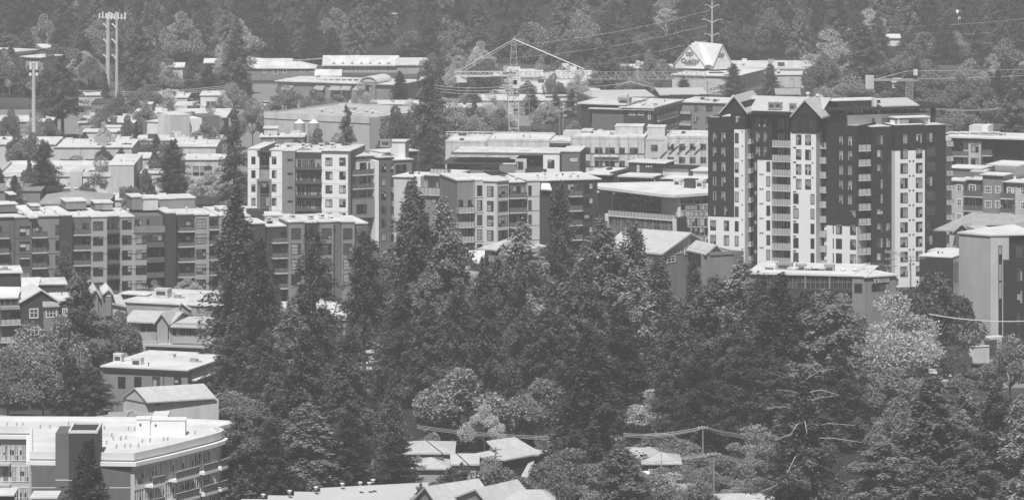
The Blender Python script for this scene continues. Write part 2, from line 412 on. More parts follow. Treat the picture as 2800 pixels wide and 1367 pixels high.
class K:
    def __init__(s, x0, y0, k): s.x0, s.y0, s.k = x0, y0, k
    def __call__(s, cx): return s.x0 + cx * s.k
    def y(s, cy): return s.y0 + cy * s.k
    def c(s, *prs): return [(s(a), s(b)) for a, b in prs]
Q = .22265
# ---------------------------------------------------------------- ground
g = MB(); g.quad((-1500, -300, 0), (1500, -300, 0), (1500, 1640, 0), (-1500, 1640, 0)); struct("ground", g.mesh("ground", "town_ground"))
h = MB(); NX, NY = 60, 24
def hill(x, y):
    t = max(0.0, y - 1600); return .17 * t + 3.0 * math.sin(x * .02 + 1) * min(1, t / 80) + (0 if t else 0)
for j in range(NY + 1):
    for i in range(NX + 1):
        x = -1500 + 3000 * i / NX; y = 1595 + 1000 * j / NY; h.v.append((x, y, hill(x, y) - .3 if j else -.5))
for j in range(NY):
    for i in range(NX):
        a = j * (NX + 1) + i; h.f.append((a, a + 1, a + NX + 2, a + NX + 1)); h.m.append(0)
struct("hillside", h.mesh("hillside", "forest_floor"))
def sheet(name, pts, m, z=.004, px=True):
    b = MB(); b.poly([(G(p[0], p[1]).x, G(p[0], p[1]).y, z) for p in pts]); struct(name, b.mesh(name, m))
# parking lots and streets where they show between roofs and trees
sheet("parking_lot", [(2480, 1060), (2800, 1060), (2800, 985), (2500, 975)], "asphalt_pale")
sheet("parking_lot", [(930, 1010), (1180, 1010), (1180, 940), (930, 930)], "gravel_pale", .006)
sheet("street", [(300, 1010), (640, 1010), (660, 975), (300, 968)], "asphalt", .008)
sheet("parking_lot", [(0, 480), (700, 480), (700, 300), (0, 300)], "asphalt_pale")
sheet("parking_lot", [(1150, 345), (1500, 345), (1500, 200), (1150, 200)], "asphalt_pale")
sheet("parking_lot", [(690, 420), (1140, 420), (1140, 230), (690, 230)], "asphalt_pale", .006)
sheet("street", [(-100, 790), (1700, 850), (1700, 880), (-100, 830)], "asphalt", .008)
sheet("lawn", [(2450, 965), (2800, 965), (2800, 955), (2450, 950)], "grass", .010)
sheet("street", [(1000, 1345), (2900, 1420), (2900, 1460), (1000, 1400)], "asphalt", .008)

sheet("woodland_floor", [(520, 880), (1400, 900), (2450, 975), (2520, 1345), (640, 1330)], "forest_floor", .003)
# ---------------------------------------------------------------- the tall tower
t1, t2, t3, t4 = K(1920, 240, Q), K(2250, 240, Q), K(1920, 500, Q), K(2250, 500, Q)
T = Bld("apartment_tower", "tall black and white clad apartment tower with stacked glass balconies", "building", (1937, 1001), (2262, 993))
FP = 2.925; SZ = 28.45                                        # storey pitch and the sill of the highest full storey
def trows(cols, j0, j1, w, st='tower', hh=2.05, F=None, dz=0):
    for a, b in cols:
        for j in range(j0, j1 + 1): T.win(a, b, 0, 0, st, w, F, SZ + dz - FP * j, hh)
T.box(1936, 2007.5, 0, 'cladding_white', 0, 14, zt=13.6)
T.box(1936, 2007.5, 329, 'cladding_dark', 0, 14, zb=13.6, roof='membrane_pale', over=.02, th=.05, par=.5)
trows([(1948.5, 1960), (1972, 1984.5)], 0, 4, 0); trows([(1942, 1958), (1979, 1994)], 5, 8, 0)
T.box(2007.5, 2036.5, 355, 'cladding_white', .5, 12)
T.box(1998, 2036.5, 0, 'cladding_dark', .3, 12, zb=31.0, zt=36.6)
trows([(2009.5, 2019.5)], 0, 9, .5, 'one'); T.win(2010.5, 2025, t1.y(340), t1.y(465), 'std', .3); T.win(2014, 2027, t1.y(200), t1.y(285), 'one', .3)
T.box(2036.5, 2110, 0, 'cladding_dark', -3.6, 11, zt=34.6); trows([(2066.5, 2079), (2087, 2098)], -1, 1, -3.6); trows([(2062, 2070)], 2, 9, -3.6, 'one')
T.box(2071, 2110, 439, 'cladding_white', -3.2, 3); trows([(2096, 2106)], 2, 9, -3.2, 'one')
T.box(2110, 2161.5, 0, 'cladding_charcoal', -6.0, 9, zt=34.2); T.box(2110, 2122, 0, 'cladding_pale', -5.2, 3, zt=24.2)
trows([(2124, 2147), (2150, 2160)], -1, 9, -6.0, 'door', 2.2, dz=-.5)
T.box(2161.5, 2231.5, 364, 'cladding_white', 0, 13)
T.box(2163, 2233, 0, 'cladding_dark', .25, 12, zb=30.95, zt=34.8)
trows([(2176.5, 2191.5), (2202, 2217.5)], 0, 3, 0); trows([(2169.5, 2183.5)], 4, 9, 0, 'one'); trows([(2216.5, 2227)], 4, 9, 0, 'one')
trows([(2177, 2192), (2202, 2209), (2216, 2222)], -1, -1, .25, 'one'); T.win(2203, 2211, t1.y(250), t1.y(310), 'one', .25)
T.balc(2037, 2054, t1.y(622), t1.y(690), 10, -1.5, 1.9, p=FP, np_=2)
T.balc(2110.5, 2161, t1.y(643), t1.y(735), 10, -3.6, 2.3, p=FP, np_=7, ends='')
T.balc(2236, 2259, t1.y(668), t1.y(752), 9, -3.0, 2.6, p=FP, np_=2)
for k in range(10):                                             # dryer vents beside the windows
    z = SZ - FP * k + 2.3
    for a in (2171, 2175.5) + ((2222,) if k < 4 else ()): T.ub('vent_hood', T.F.u(a, 0) - .15, T.F.u(a, 0) + .15, .12, 0, z, z + .18, 'metal_dark')
    T.ub('vent_hood', T.F.u(2030, .5) - .12, T.F.u(2030, .5) + .12, .62, .5, z, z + .18, 'metal_dark')
    if k > 1:
        for a in (2079, 2085): T.ub('vent_hood', T.F.u(a, -3.2) - .15, T.F.u(a, -3.2) + .15, -3.08, -3.2, z, z + .18, 'metal_dark')
# right wing, turned the other way
R = Face((2254, 997), (2344, 993.5)); R2 = Face((2382, 995.5), (2584, 1001))
T.box(2254, 2343, 0, 'cladding_white', 0, 14, zt=12.3, F=R); T.box(2254, 2343, 348, 'cladding_dark', 0, 14, zb=12.3, roof='membrane_pale', over=.02, th=.05, par=.4, parm='cladding_dark', F=R)
trows([(2294, 2306), (2318, 2331)], 0, 4, 0, F=R, dz=-.2); trows([(2277.5, 2280)], 0, 8, 0, 'one', F=R, dz=-.2); trows([(2286, 2302.5), (2324.5, 2341)], 5, 8, 0, F=R, dz=-.2)
T.box(2344, 2382, 352, 'cladding_charcoal', -2.2, 12, F=R2); T.box(2344, 2350, 0, 'cladding_pale', -2.0, 2, zt=12.2, F=R2)
trows([(2349, 2358), (2366, 2378)], 0, 9, -2.2, 'door', 2.2, F=R2, dz=-.6)
T.balc(2345, 2382, t2.y(697), t2.y(785), 10, .3, 2.4, p=FP, np_=3, F=R2, ends='L', rail='rail_glass')
T.box(2382, 2447, 347, 'cladding_dark', -.4, 14, F=R2, roof='membrane_pale', over=.02, th=.05); trows([(2397, 2414.5), (2422, 2434)], 0, 9, -.4, 'std', F=R2, dz=-.2)
T.box(2447, 2529, 412, 'cladding_white', 1.2, 12, F=R2); T.box(2447, 2529, 342, 'cladding_dark', 1.2, 12, zb=R2.z(2488, 412, 1.2), F=R2, roof='membrane_pale', over=.02, th=.05)
trows([(2461.5, 2482), (2504, 2522)], 0, 9, 1.2, F=R2)
T.box(2529, 2586, 342, 'cladding_dark', .6, 13, F=R2, roof='membrane_pale', over=.02, th=.05); trows([(2533, 2558)], 0, 9, .6, 'big', F=R2, dz=.1)
RS = R2.side('R', 2586, .6)
T.box(2586, 2602, 380, 'cladding_pale', -3, 8, F=R2); T.balc(2585, 2608, t2.y(655), t2.y(722), 10, -1.6, 2.2, p=FP, np_=2, F=R2)
for k in range(9):
    z = SZ - FP * (k + 1) + 2.35
    for a in (2487, 2497): T.ub('vent_hood', R2.u(a, 1.2) - .16, R2.u(a, 1.2) + .16, 1.32, 1.2, z, z + .2, 'metal_dark', R2)
# penthouse and roofs
uA = T.F.u
T.ridge(uA(2003, -8), uA(2262, -8), -2.6, -16, 34.7, 37.2, 'metal_roof', .3)
T.gable(1966, 2046, 2009, 34.3, 34.6, 38.0, .4, 13, 'metal_roof', .35, 'cladding_dark', 34.2)
T.gable(2162, 2250, 2202, 34.2, 34.1, 37.6, .4, 12, 'metal_roof', .35, 'cladding_dark', 34.2)
T.ub('post', uA(1970, .2), uA(1973, .2), .2, 0, 32.6, 34.7, 'cladding_dark')
T.ub('fascia', uA(2036, -2.2), uA(2163, -2.2), -2.15, -2.4, 34.2, 34.75, 'cladding_dark')
T.ub('terrace_screen', uA(1938, .3), uA(1997, .3), -.3, -.36, 32.8, 33.6, 'rail_glass')
T.box(2318, 2547, 0, 'cladding_white', -5, 9, zb=31, zt=R2.z(2430, 312, -5), F=R2)
T.win(2384, 2392, t2.y(378), t2.y(482), 'one', -5, R2); T.win(2412, 2433, t2.y(375), t2.y(482), 'door', -5, R2); T.win(2270, 2318, t2.y(388), t2.y(470), 'big', -5.5, R2)
T.box(2262, 2330, 0, 'cladding_charcoal', -5.6, 8, zb=31, zt=34.4, F=R2)
for a in (2377, 2409, 2441, 2475, 2507): T.ub('bracket', R2.u(a - 3, -5), R2.u(a + 3, -5), -4.2, -5, 34.2, 34.9, 'cladding_dark', R2)
T.ub('canopy', R2.u(2266, -4), R2.u(2582, -4), -3.3, -15, 34.95, 35.4, 'cladding_black', R2)
T.ub('post', R2.u(2550, -4), R2.u(2558, -4), -4, -5, 31, 34.95, 'cladding_dark', R2)
T.ub('pergola_roof', R2.u(2445, -1), R2.u(2542, -1), -.6, -4.6, 33.4, 33.6, 'trim_white', R2)
for a in (2455, 2538): T.ub('post', R2.u(a, -1), R2.u(a + 3, -1), -.8, -1.1, 31, 33.4, 'cladding_white', R2)
T.ub('wall', R2.u(2437, -1), R2.u(2487, -1), -1.4, -1.7, 31, 33, 'cladding_white', R2)
T.ub('wall', R2.u(2290, -7), R2.u(2407, -7), -7, -12, 35.4, R2.z(2340, 276, -7), 'cladding_black', R2)
T.ub('roof', R2.u(2276, -7), R2.u(2408, -7), -6.8, -12.2, R2.z(2340, 276, -7), R2.z(2340, 276, -7) + .2, 'membrane_white', R2)
T.win(2336, 2345, t2.y(193), t2.y(280), 'one', -7, R2)
b = MB(); ue0, ue1 = R2.u(2409, -5), R2.u(2512, -5); ur1 = R2.u(2474, -12)
zr = R2.z(2440, 268, -11)
b.slab([(ue0, 4.6, 35.6), (ue1, 4.6, 35.6), (ur1, 11, zr), (ue0, 11, zr)], .2); b.slab([(ue1, 4.6, 35.6), (ue1 + 2, 15, 35.6), (ur1, 11, zr)], .2); b.slab([(ue1 + 2, 15, 35.6), (ue0, 15, 35.6), (ue0, 11, zr), (ur1, 11, zr)], .2)
T.raw('roof', b, 'metal_roof', R2)
for px, py in ((2111, 300), (2129, 300), (2168, 303)): T.unit(px, py, 'metal_grey', -3.2, 1.3, 1.0, 1.5)
for px, py in ((2113, 293), (2135, 292), (2209, 268), (2236, 273)): T.vent(px, py, -7, r=.45, h=1.2)
for px in (2314, 2338, 2346, 2356, 2402, 2407): T.vent(px, 309, -5, r=.22, h=1.0, F=R2)
T.ub('air_unit', R2.u(2388, -6), R2.u(2399, -6), -6.2, -6.9, 35.4, 37.0, 'metal_pale', R2)
T.vent(2431, 300, -7, r=.5, h=1.3, F=R2)

# ---------------------------------------------------------------- grey five-storey apartments, left
a1, a2, c3 = K(0, 520, Q), K(340, 520, Q), K(660, 390, Q)
L = Bld("apartment_block", "long grey five-storey apartment block with bay windows and dark balconies at left", "building", (0, 966), (600, 977))
P5 = 2.95
L.box(-90, 41, 595, 'cladding_grey', -1.2, 16, roof='membrane_white', over=.4); L.grid([(-8, 5)], a1.y(440), a1.y(535), 5, 'std', -1.2); L.balc(-30, 26, a1.y(522), a1.y(602), 5, .3, 1.5, np_=3, rail='rail_smoke')
L.box(41, 87, 595, 'cladding_grey', .2, 17, roof='membrane_white', over=.2); L.grid(a1.c((240, 370)), a1.y(440), a1.y(562), 5, 'std', .2)
L.box(87, 164, 592, 'cladding_mid', -.6, 16, roof='membrane_white', over=.3); L.grid(a1.c((680, 730)), a1.y(430), a1.y(548), 5, 'one', -.6); L.grid(a1.c((430, 520)), a1.y(450), a1.y(560), 5, 'door', -.6)
L.balc(a1(398), a1(582), a1.y(512), a1.y(592), 5, .9, 1.5, np_=3, rail='rail_smoke')
L.box(164, 198, 590, 'cladding_charcoal', .3, 17, roof='membrane_white', over=.1); L.box(198, 250, 594, 'cladding_grey', -1.5, 15, roof='membrane_white', over=.1)
L.grid(a1.c((1010, 1110)), a1.y(405), a1.y(480), 5, 'door', -1.5); L.balc(a1(905), a1(1150), a1.y(480), a1.y(560), 5, .4, 1.9, np_=4, rail='rail_smoke')
for px0, px1 in ((250, 293), (329, 366.5), (366.5, 401)):
    L.box(px0, px1, 594 if px0 < 360 else a2.y(520), 'stucco_mid', .5, 16, roof='membrane_white', over=.15)
L.grid(a1.c((1140, 1268)), a1.y(385), a1.y(492), 5, 'std', .5); L.grid([(333, 360)], a2.y(365), a2.y(480), 5, 'std', .5); L.grid(a2.c((140, 270)), a2.y(550), a2.y(662), 4, 'std', .5)
L.box(293, 329, 592, 'cladding_charcoal', -1.6, 14, roof='membrane_white', over=.1); L.grid(a1.c((1340, 1400)), a1.y(390), a1.y(480), 5, 'door', -1.6); L.balc(a1(1315), a1(1500), a1.y(478), a1.y(545), 5, .3, 1.9, np_=3, rail='rail_smoke', slab='cladding_charcoal')
L.box(366, 452, 590, 'cladding_grey', -2.6, 12); L.win(a2(130), a2(215), a2.y(365), a2.y(445), 'big', -2.6); L.win(a2(270), a2(310), a2.y(365), a2.y(420), 'std', -2.6)
L.ub('terrace_wall', L.F.u(366, .7), L.F.u(451, .7), .7, .5, L.F.z(400, 636, .7), L.F.z(400, 619, .7), 'cladding_mid')
L.box(401, 452, a2.y(520), 'cladding_charcoal', -1.6, 14, roof='concrete', over=.05); L.grid(a2.c((345, 460)), a2.y(540), a2.y(625), 4, 'dim', -1.6); L.balc(a2(275), a2(495), a2.y(632), a2.y(700), 4, .3, 1.9, np_=4, rail='rail_smoke', slab='cladding_grey')
L.box(452, 481, 584, 'cladding_charcoal', .3, 17, roof='membrane_pale', over=.05); L.box(481, 534, 587, 'cladding_charcoal', -.9, 14, roof='membrane_pale', over=.1)
L.grid(a2.c((752, 850)), a2.y(375), a2.y(435), 5, 'std', -.9); L.balc(a2(668), a2(872), a2.y(452), a2.y(518), 5, .6, 1.5, np_=3, rail='rail_smoke')
L.box(534, 572, 588, 'stucco_mid', .6, 16, roof='membrane_pale', over=.2); L.grid(a2.c((878, 1002)), a2.y(350), a2.y(470), 5, 'bay', .6)
L.box(572, 600, 592, 'cladding_charcoal', -1.0, 14, roof='membrane_white', over=.1); L.grid(a2.c((1068, 1140)), a2.y(360), a2.y(425), 5, 'door', -1); L.balc(a2(1042), a2(1170), a2.y(432), a2.y(495), 5, .3, 1.3, np_=2, rail='rail_smoke')
L.box(600, 640, 590, 'stucco_mid', .5, 16, roof='membrane_white', over=.15); L.grid([(606, 632)], 598, 622, 5, 'bay', .5)
L.box(640, 690, 592, 'cladding_grey', -.5, 14, roof='membrane_white', over=.15)
for y in range(5):
    for px0, px1, w in ((41, 87, .2), (87, 164, -.6), (250, 293, .5), (329, 401, .5), (534, 572, .6)):
        z = L.F.z((px0 + px1) / 2, 653, w) - P5 * y
        if z > .4: L.ub('trim', L.F.u(px0, w), L.F.u(px1, w), w + .04, w - .02, z, z + .09, 'cladding_dark')
# roof-top rooms
for px0, px1, yt, w, dep, m in ((26, 42, 533, -9, 5, 'cladding_charcoal'), (0, 46, 560, -5, 5, 'cladding_grey'), (84, 108, 564, -9, 4, 'cladding_mid'), (180, 236, 552, -10, 6, 'cladding_mid'), (260, 282, 556, -9, 5, 'cladding_mid'), (282, 308, 556, -9, 5, 'stucco_mid'),
                               (361, 392, 540, -9, 6, 'cladding_mid'), (392, 432, 544, -8, 6, 'cladding_pale'), (432, 482, 545, -10, 7, 'cladding_mid'), (482, 533, 543, -10, 7, 'cladding_mid'), (600, 625, 572, -3, 5, 'cladding_pale')):
    z0 = L.F.z(px0, 586, -1); L.ub('penthouse', L.F.u(px0, w), L.F.u(px1, w), w, w - dep, z0, L.F.z(px0, yt, w), m); L.ub('roof', L.F.u(px0, w) - .2, L.F.u(px1, w) + .2, w + .2, w - dep - .2, L.F.z(px0, yt, w), L.F.z(px0, yt, w) + .2, 'membrane_white' if yt != 533 else 'membrane_pale')
b = MB(); q = L.F
b.slab([(q.u(42, -4), 4, q.z(42, 562, -4)), (q.u(70, -4), 4, q.z(70, 560, -4)), (q.u(104, .6), -.6, q.z(104, 593, .6)), (q.u(80, .6), -.6, q.z(80, 595, .6))], .25); L.raw('roof', b, 'membrane_pale')
for px, py in ((120, 586), (150, 582), (190, 588), (215, 586), (330, 578), (350, 580), (510, 575)): L.vent(px, py, -4, r=.3, h=.7)
L.box(661, 700, 570, 'cladding_pale', -7, 5)
# its right-hand end, half hidden by trees
M2 = Bld("apartment_block", "lower grey apartment block in front of the white apartments, conifer tops before it", "building", (690, 968), (1010, 974))
for px0, px1, yt, m, w in ((690, 725, 612, 'cladding_charcoal', -.2), (725, 789, 620, 'cladding_charcoal', -1.2), (789, 833, 608, 'cladding_mid', .5), (833, 874, 609, 'cladding_charcoal', -1), (874, 912, 608, 'cladding_mid', .5), (912, 934, 606, 'cladding_grey', -.5), (934, 970, 608, 'cladding_mid', .5), (970, 1004, 612, 'cladding_grey', -.8)):
    M2.box(px0, px1, yt, m, w, 14, roof='membrane_white' if w != .5 else 'membrane_pale', over=.2)
M2.grid(c3.c((612, 728), (985, 1108), (1250, 1360)), c3.y(1050), c3.y(1185), 4, 'bay', .5); M2.grid(c3.c((478, 570)), c3.y(1085), c3.y(1155), 4, 'std', -1.2)
M2.balc(c3(385), c3(600), c3.y(1165), c3.y(1240), 4, .3, 1.4, np_=3, rail='rail_smoke')
for px, py in ((735, 603), (800, 596), (850, 597), (880, 594), (905, 600)): M2.unit(px, py, 'membrane_white', -5, 1.0, .9, .6)
M2.box(691, 722, 578, 'cladding_charcoal', -9, 6); M2.box(724, 770, 590, 'cladding_pale', -8, 6, roof='membrane_white')
# ---------------------------------------------------------------- white apartments, middle left
WA = Bld("apartment_block", "white six-storey apartment block with a dark glazed strip and flat roof", "building", (677, 1068), (960, 1064))
cr = c3
WA.box(cr(78), cr(220), 409, 'stucco_white', 0, 16, roof='membrane_pale', over=.1); WA.box(cr(345), cr(500), 412, 'stucco_white', 0, 16, roof='membrane_pale', over=.1)
WA.box(cr(220), cr(345), 414, 'cladding_charcoal', -1.2, 14); WA.grid(cr.c((224, 342)), cr.y(160), cr.y(295), 6, 'dense', -1.2); WA.ub('canopy', WA.F.u(cr(190), .6), WA.F.u(cr(360), .6), .7, -1.2, WA.F.z(cr(270), 417, .6), WA.F.z(cr(270), 415, .6) + .15, 'metal_dark')
WA.grid(cr.c((123, 174), (375, 430)), cr.y(172), cr.y(265), 6, 'std', 0, 2.93)
for a, b_ in ((190, 208), (345, 362)): WA.ub('frame_column', WA.F.u(cr(a), .6), WA.F.u(cr(b_), .6), .7, 0, WA.F.z(cr(270), cr.y(790), .6), WA.F.z(cr(270), cr.y(450), .6), 'cladding_mid')
WA.ub('frame_beam', WA.F.u(cr(190), .6), WA.F.u(cr(362), .6), .72, 0, WA.F.z(cr(270), cr.y(475), .6), WA.F.z(cr(270), cr.y(448), .6), 'cladding_mid')
WA.box(cr(500), cr(660), 414, 'cladding_mid', .4, 16, roof='membrane_pale', over=.1); WA.grid(cr.c((566, 628)), cr.y(202), cr.y(226), 5, 'one', .4, 2.93)
WA.box(cr(660), cr(985), 417, 'cladding_charcoal', -.4, 15, roof='membrane_pale', over=.1); WA.grid(cr.c((668, 740), (742, 825), (828, 905), (908, 982)), cr.y(205), cr.y(325), 6, 'dense', -.4, 2.93)
WA.balc(cr(664), cr(984), cr.y(305), cr.y(345), 5, .8, 1.2, p=2.93, np_=6, rail='rail_smoke', slab='cladding_charcoal')
WA.box(cr(985), cr(1310), 423, 'stucco_white', .3, 16); WA.box(cr(985), cr(1340), 414, 'cladding_grey', .1, 15, roof='membrane_pale', over=.15); WA.grid(cr.c((1033, 1118), (1202, 1283)), cr.y(188), cr.y(284), 6, 'std', .3, 2.93)
for k in range(6):
    z = WA.F.z(800, cr.y(330)) - 2.93 * k
    for a, b_, w in ((78, 220, 0), (345, 500, 0), (985, 1310, .3)): WA.ub('trim', WA.F.u(cr(a), w), WA.F.u(cr(b_), w), w + .03, w - .02, z, z + .06, 'stucco_grey')
d4 = K(960, 400, Q); WB = Bld("apartment_block", "grey and white apartment wing with open balconies joined right of the white block", "building", (958, 1066), (1130, 1073))
WB.box(956, 1026, 428, 'cladding_grey', -2, 14, roof='membrane_pale', over=.3); WB.box(956, 1014, 443, 'cladding_pale', -1.9, 2); WB.grid(d4.c((105, 190), (212, 262)), d4.y(205), d4.y(300), 6, 'door', -1.9, 2.93)
WB.balc(958, 1026, d4.y(285), d4.y(362), 3, .2, 2.0, p=2.93, np_=5, rail='rail_smoke'); WB.box(956, 1026, d4.y(655), 'cladding_mid', .4, 4, yb=d4.y(880)); WB.win(d4(65), d4(192), d4.y(710), d4.y(828), 'big', .4)
WB.box(1026, 1036, 440, 'stucco_white', .6, 14); WB.box(1036, 1077, 431, 'cladding_grey', 0, 14, roof='membrane_pale', over=.3); WB.grid(d4.c((368, 432), (488, 522)), d4.y(218), d4.y(320), 6, 'std', 0, 2.93)
WB.box(1077, 1126, 438, 'cladding_mid', .3, 12, roof='membrane_white', over=.3); WB.grid(d4.c((545, 680)), d4.y(225), d4.y(330), 6, 'big', .3, 2.93); WB.balc(1079, 1116, d4.y(500), d4.y(570), 4, 1.6, 1.3, p=2.93, np_=3)
WB.box(1042, 1140, 416, 'cladding_charcoal', -9, 6, roof='membrane_pale', over=.4); WB.box(956, 1010, 412, 'cladding_mid', -8, 6)
for px, py, sx in ((760, 405, 1.0), (790, 404, 1.2), (830, 402, .9), (880, 402, 1.2), (910, 401, 1.0)): WA.unit(px, py, 'metal_pale', -6, sx, .9, .8)
WA.box(1068, 1108, 388, 'concrete_pale', -11, 4, zb=18, roof='membrane_white'); WA.unit(1055, 402, 'metal_grey', -8, 2.2, 1.4, 1.6)

# ---------------------------------------------------------------- middle apartments
e5 = K(1300, 400, Q)
D1 = Bld("apartment_block", "pale grey apartment block with white framed bays behind the tallest central conifers", "building", (1250, 1012), (1640, 1020))
D1.box(1250, 1299, 494, 'cladding_mid', -1.5, 14, roof='membrane_white', over=.2); D1.grid(d4.c((1315, 1375), (1435, 1520)), d4.y(660), d4.y(745), 5, 'door', -1.5); D1.balc(d4(1322), d4(1522), d4.y(745), d4.y(825), 5, .6, 1.9, np_=5)
D1.box(1299, 1325, 494, 'cladding_pale', .2, 15, roof='membrane_white', over=.1); D1.grid(e5.c((18, 85)), e5.y(485), e5.y(610), 5, 'bay', .2)
b = MB(); F = D1.F; up = [F.u(x, 1.0) for x in (1325, 1355.5, 1394)]; zt = F.z(1355, 496, 1)     # angled bay
b.prism([(up[0], -.2), (up[1], -1.9), (up[2], -.2), (up[2], 14), (up[0], 14)], -.3, zt); D1.raw('wall', b, 'cladding_pale')
b = MB(); b.prism([(up[0] - .2, -.4), (up[1], -2.2), (up[2] + .2, -.4), (up[2] + .2, 14.2), (up[0] - .2, 14.2)], zt, zt + .22); D1.raw('roof', b, 'membrane_white')
FA = Face(F.P(up[0], .2, 0).xy, F.P(up[1], 1.9, 0).xy, True); FB = Face(F.P(up[1], 1.9, 0).xy, F.P(up[2], .2, 0).xy, True)
D1.grid(e5.c((145, 222)), e5.y(495), e5.y(620), 5, 'bay', 0, F=FA); D1.grid(e5.c((280, 396)), e5.y(492), e5.y(620), 5, 'big', 0, F=FB)
D1.box(1394, 1442, 499, 'cladding_grey', -1.4, 14, roof='membrane_white', over=.3); D1.grid(e5.c((455, 548), (560, 600)), e5.y(490), e5.y(580), 5, 'door', -1.4); D1.balc(e5(420), e5(635), e5.y(572), e5.y(648), 5, .7, 2.0, np_=4, rail='rail_smoke')
D1.box(1442, 1477, 495, 'cladding_pale', 0, 15, roof='membrane_white', over=.2); D1.grid(e5.c((650, 688)), e5.y(482), e5.y(605), 5, 'one', 0)
D1.box(1477, 1640, 493, 'cladding_charcoal', -.8, 15, roof='membrane_white', over=.3); D1.grid(e5.c((1130, 1250)), e5.y(460), e5.y(555), 5, 'big', -.8); D1.grid(e5.c((1332, 1442)), e5.y(455), e5.y(570), 5, 'std', -.8); D1.grid(e5.c((1478, 1505)), e5.y(440), e5.y(545), 5, 'one', -.8)
D1.balc(e5(1160), e5(1320), e5.y(545), e5.y(625), 4, .5, 1.3, np_=3, rail='rail_smoke')
b = MB(); b.slab([(F.u(1478, 1.5), -1.8, F.z(1478, 516, 1.5)), (F.u(1508, 1.5), -1.8, F.z(1508, 518, 1.5)), (F.u(1500, -2), 2, F.z(1500, 493, -2)), (F.u(1480, -2), 2, F.z(1480, 493, -2))], .25); D1.raw('roof', b, 'membrane_white')
D1.box(1479, 1505, 522, 'cladding_charcoal', 1.0, 2)
for k in range(5):
    for px0, px1, w in ((1299, 1325, .2), (1442, 1477, 0)):
        z = F.z(1310, 542, .2) - 2.95 * k; D1.ub('trim', F.u(px0, w), F.u(px1, w), w + .04, w - .02, z, z + .08, 'cladding_dark')
for px, py in ((1353, 494), (1370, 493), (1412, 491), (1430, 492), (1470, 483), (1490, 480), (1522, 482), (1560, 485), (1580, 484)): D1.vent(px, py, -4, 'membrane_white', .4, .6)
D1.box(1347, 1384, 478, 'cladding_pale', -9, 6, roof='cladding_dark', over=.3); D1.win(e5(220), e5(375), e5.y(350), e5.y(388), 'white3', -9)
D2 = Bld("apartment_block", "pale apartment block with dark fascia and white corner below the construction site", "building", (1190, 1088), (1590, 1084))
D2.box(1222, 1270, 448, 'cladding_grey', 0, 12, roof='metal_dark', over=1.0); D2.grid(d4.c((1195, 1240), (1320, 1382)), d4.y(245), d4.y(530), 1, 'dense', 0)
D2.box(1270, 1365, 448, 'cladding_mid', -1, 12, roof='metal_dark', over=.9); D2.win(e5(75), e5(270), e5.y(222), e5.y(252), 'white3', -1); D2.win(d4(1400), d4(1432), d4.y(238), d4.y(365), 'one', -1)
D2.box(1365, 1409, 450, 'cladding_mid', -.2, 10, roof='membrane_white', over=.1); D2.box(1409, 1440, 434, 'cladding_pale', -.5, 12); D2.win(e5(498), e5(590), e5.y(188), e5.y(286), 'big', -.5)
D2.box(1440, 1485, 420, 'cladding_charcoal', -1.8, 10); D2.win(e5(640), e5(750), e5.y(165), e5.y(258), 'big', -1.8); D2.box(1436, 1494, e5.y(280), 'cladding_charcoal', .6, 2, yb=e5.y(345))
D2.box(1485, 1530, 420, 'stucco_white', .3, 12, roof='membrane_pale', over=.2); D2.grid(e5.c((885, 972)), e5.y(170), e5.y(270), 3, 'std', .3); D2.box(1530, 1536, 417, 'cladding_dark', .1, 12)
D2.box(1536, 1585, 416, 'cladding_grey', .3, 12, roof='membrane_pale', over=.2); D2.grid(e5.c((1165, 1252)), e5.y(150), e5.y(186), 3, 'white3', .3)
D2.ub('roof', D2.F.u(1235, -1), D2.F.u(1490, -1), -.2, -13, D2.F.z(1400, 424, -1), D2.F.z(1400, 424, -1) + .5, 'cladding_grey'); D2.ub('roof_gravel', D2.F.u(1240, -1), D2.F.u(1488, -1), -.6, -13, D2.F.z(1400, 424, -1) + .5, D2.F.z(1400, 424, -1) + .62, 'membrane_pale')
for k in range(9): D2.unit(1290 + k * 19, 421 - k * .6, 'metal_pale', -5, .8, .7, .5)
D3 = Bld("apartment_block", "low grey apartment wing with a long terrace of white glass panels", "building", (1135, 1040), (1270, 1036))
D3.box(1077, 1132, 485, 'cladding_pale', .3, 10, roof='membrane_white', over=.3); D3.box(1132, 1150, 482, 'cladding_white', .5, 10); D3.box(1149, 1224, 481, 'cladding_charcoal', -1.5, 12, roof='membrane_white', over=.2); D3.win(d4(885), d4(985), d4.y(410), d4.y(510), 'dim', -1.5); D3.win(d4(990), d4(1080), d4.y(430), d4.y(520), 'std', -1.5)
D3.box(1135, 1268, 531, 'cladding_mid', 1.0, 14); D3.balc(d4(800), d4(1380), d4.y(512), d4.y(612), 1, 1.6, 2.2, np_=12); D3.balc(1269, 1299, d4.y(548), d4.y(640), 1, 2.2, 2.2, np_=1)
D3.grid(d4.c((990, 1080), (1090, 1180)), d4.y(630), d4.y(700), 4, 'std', 1.0); D3.balc(d4(970), d4(1190), d4.y(278), d4.y(362), 1, -3, 1.5, np_=5)

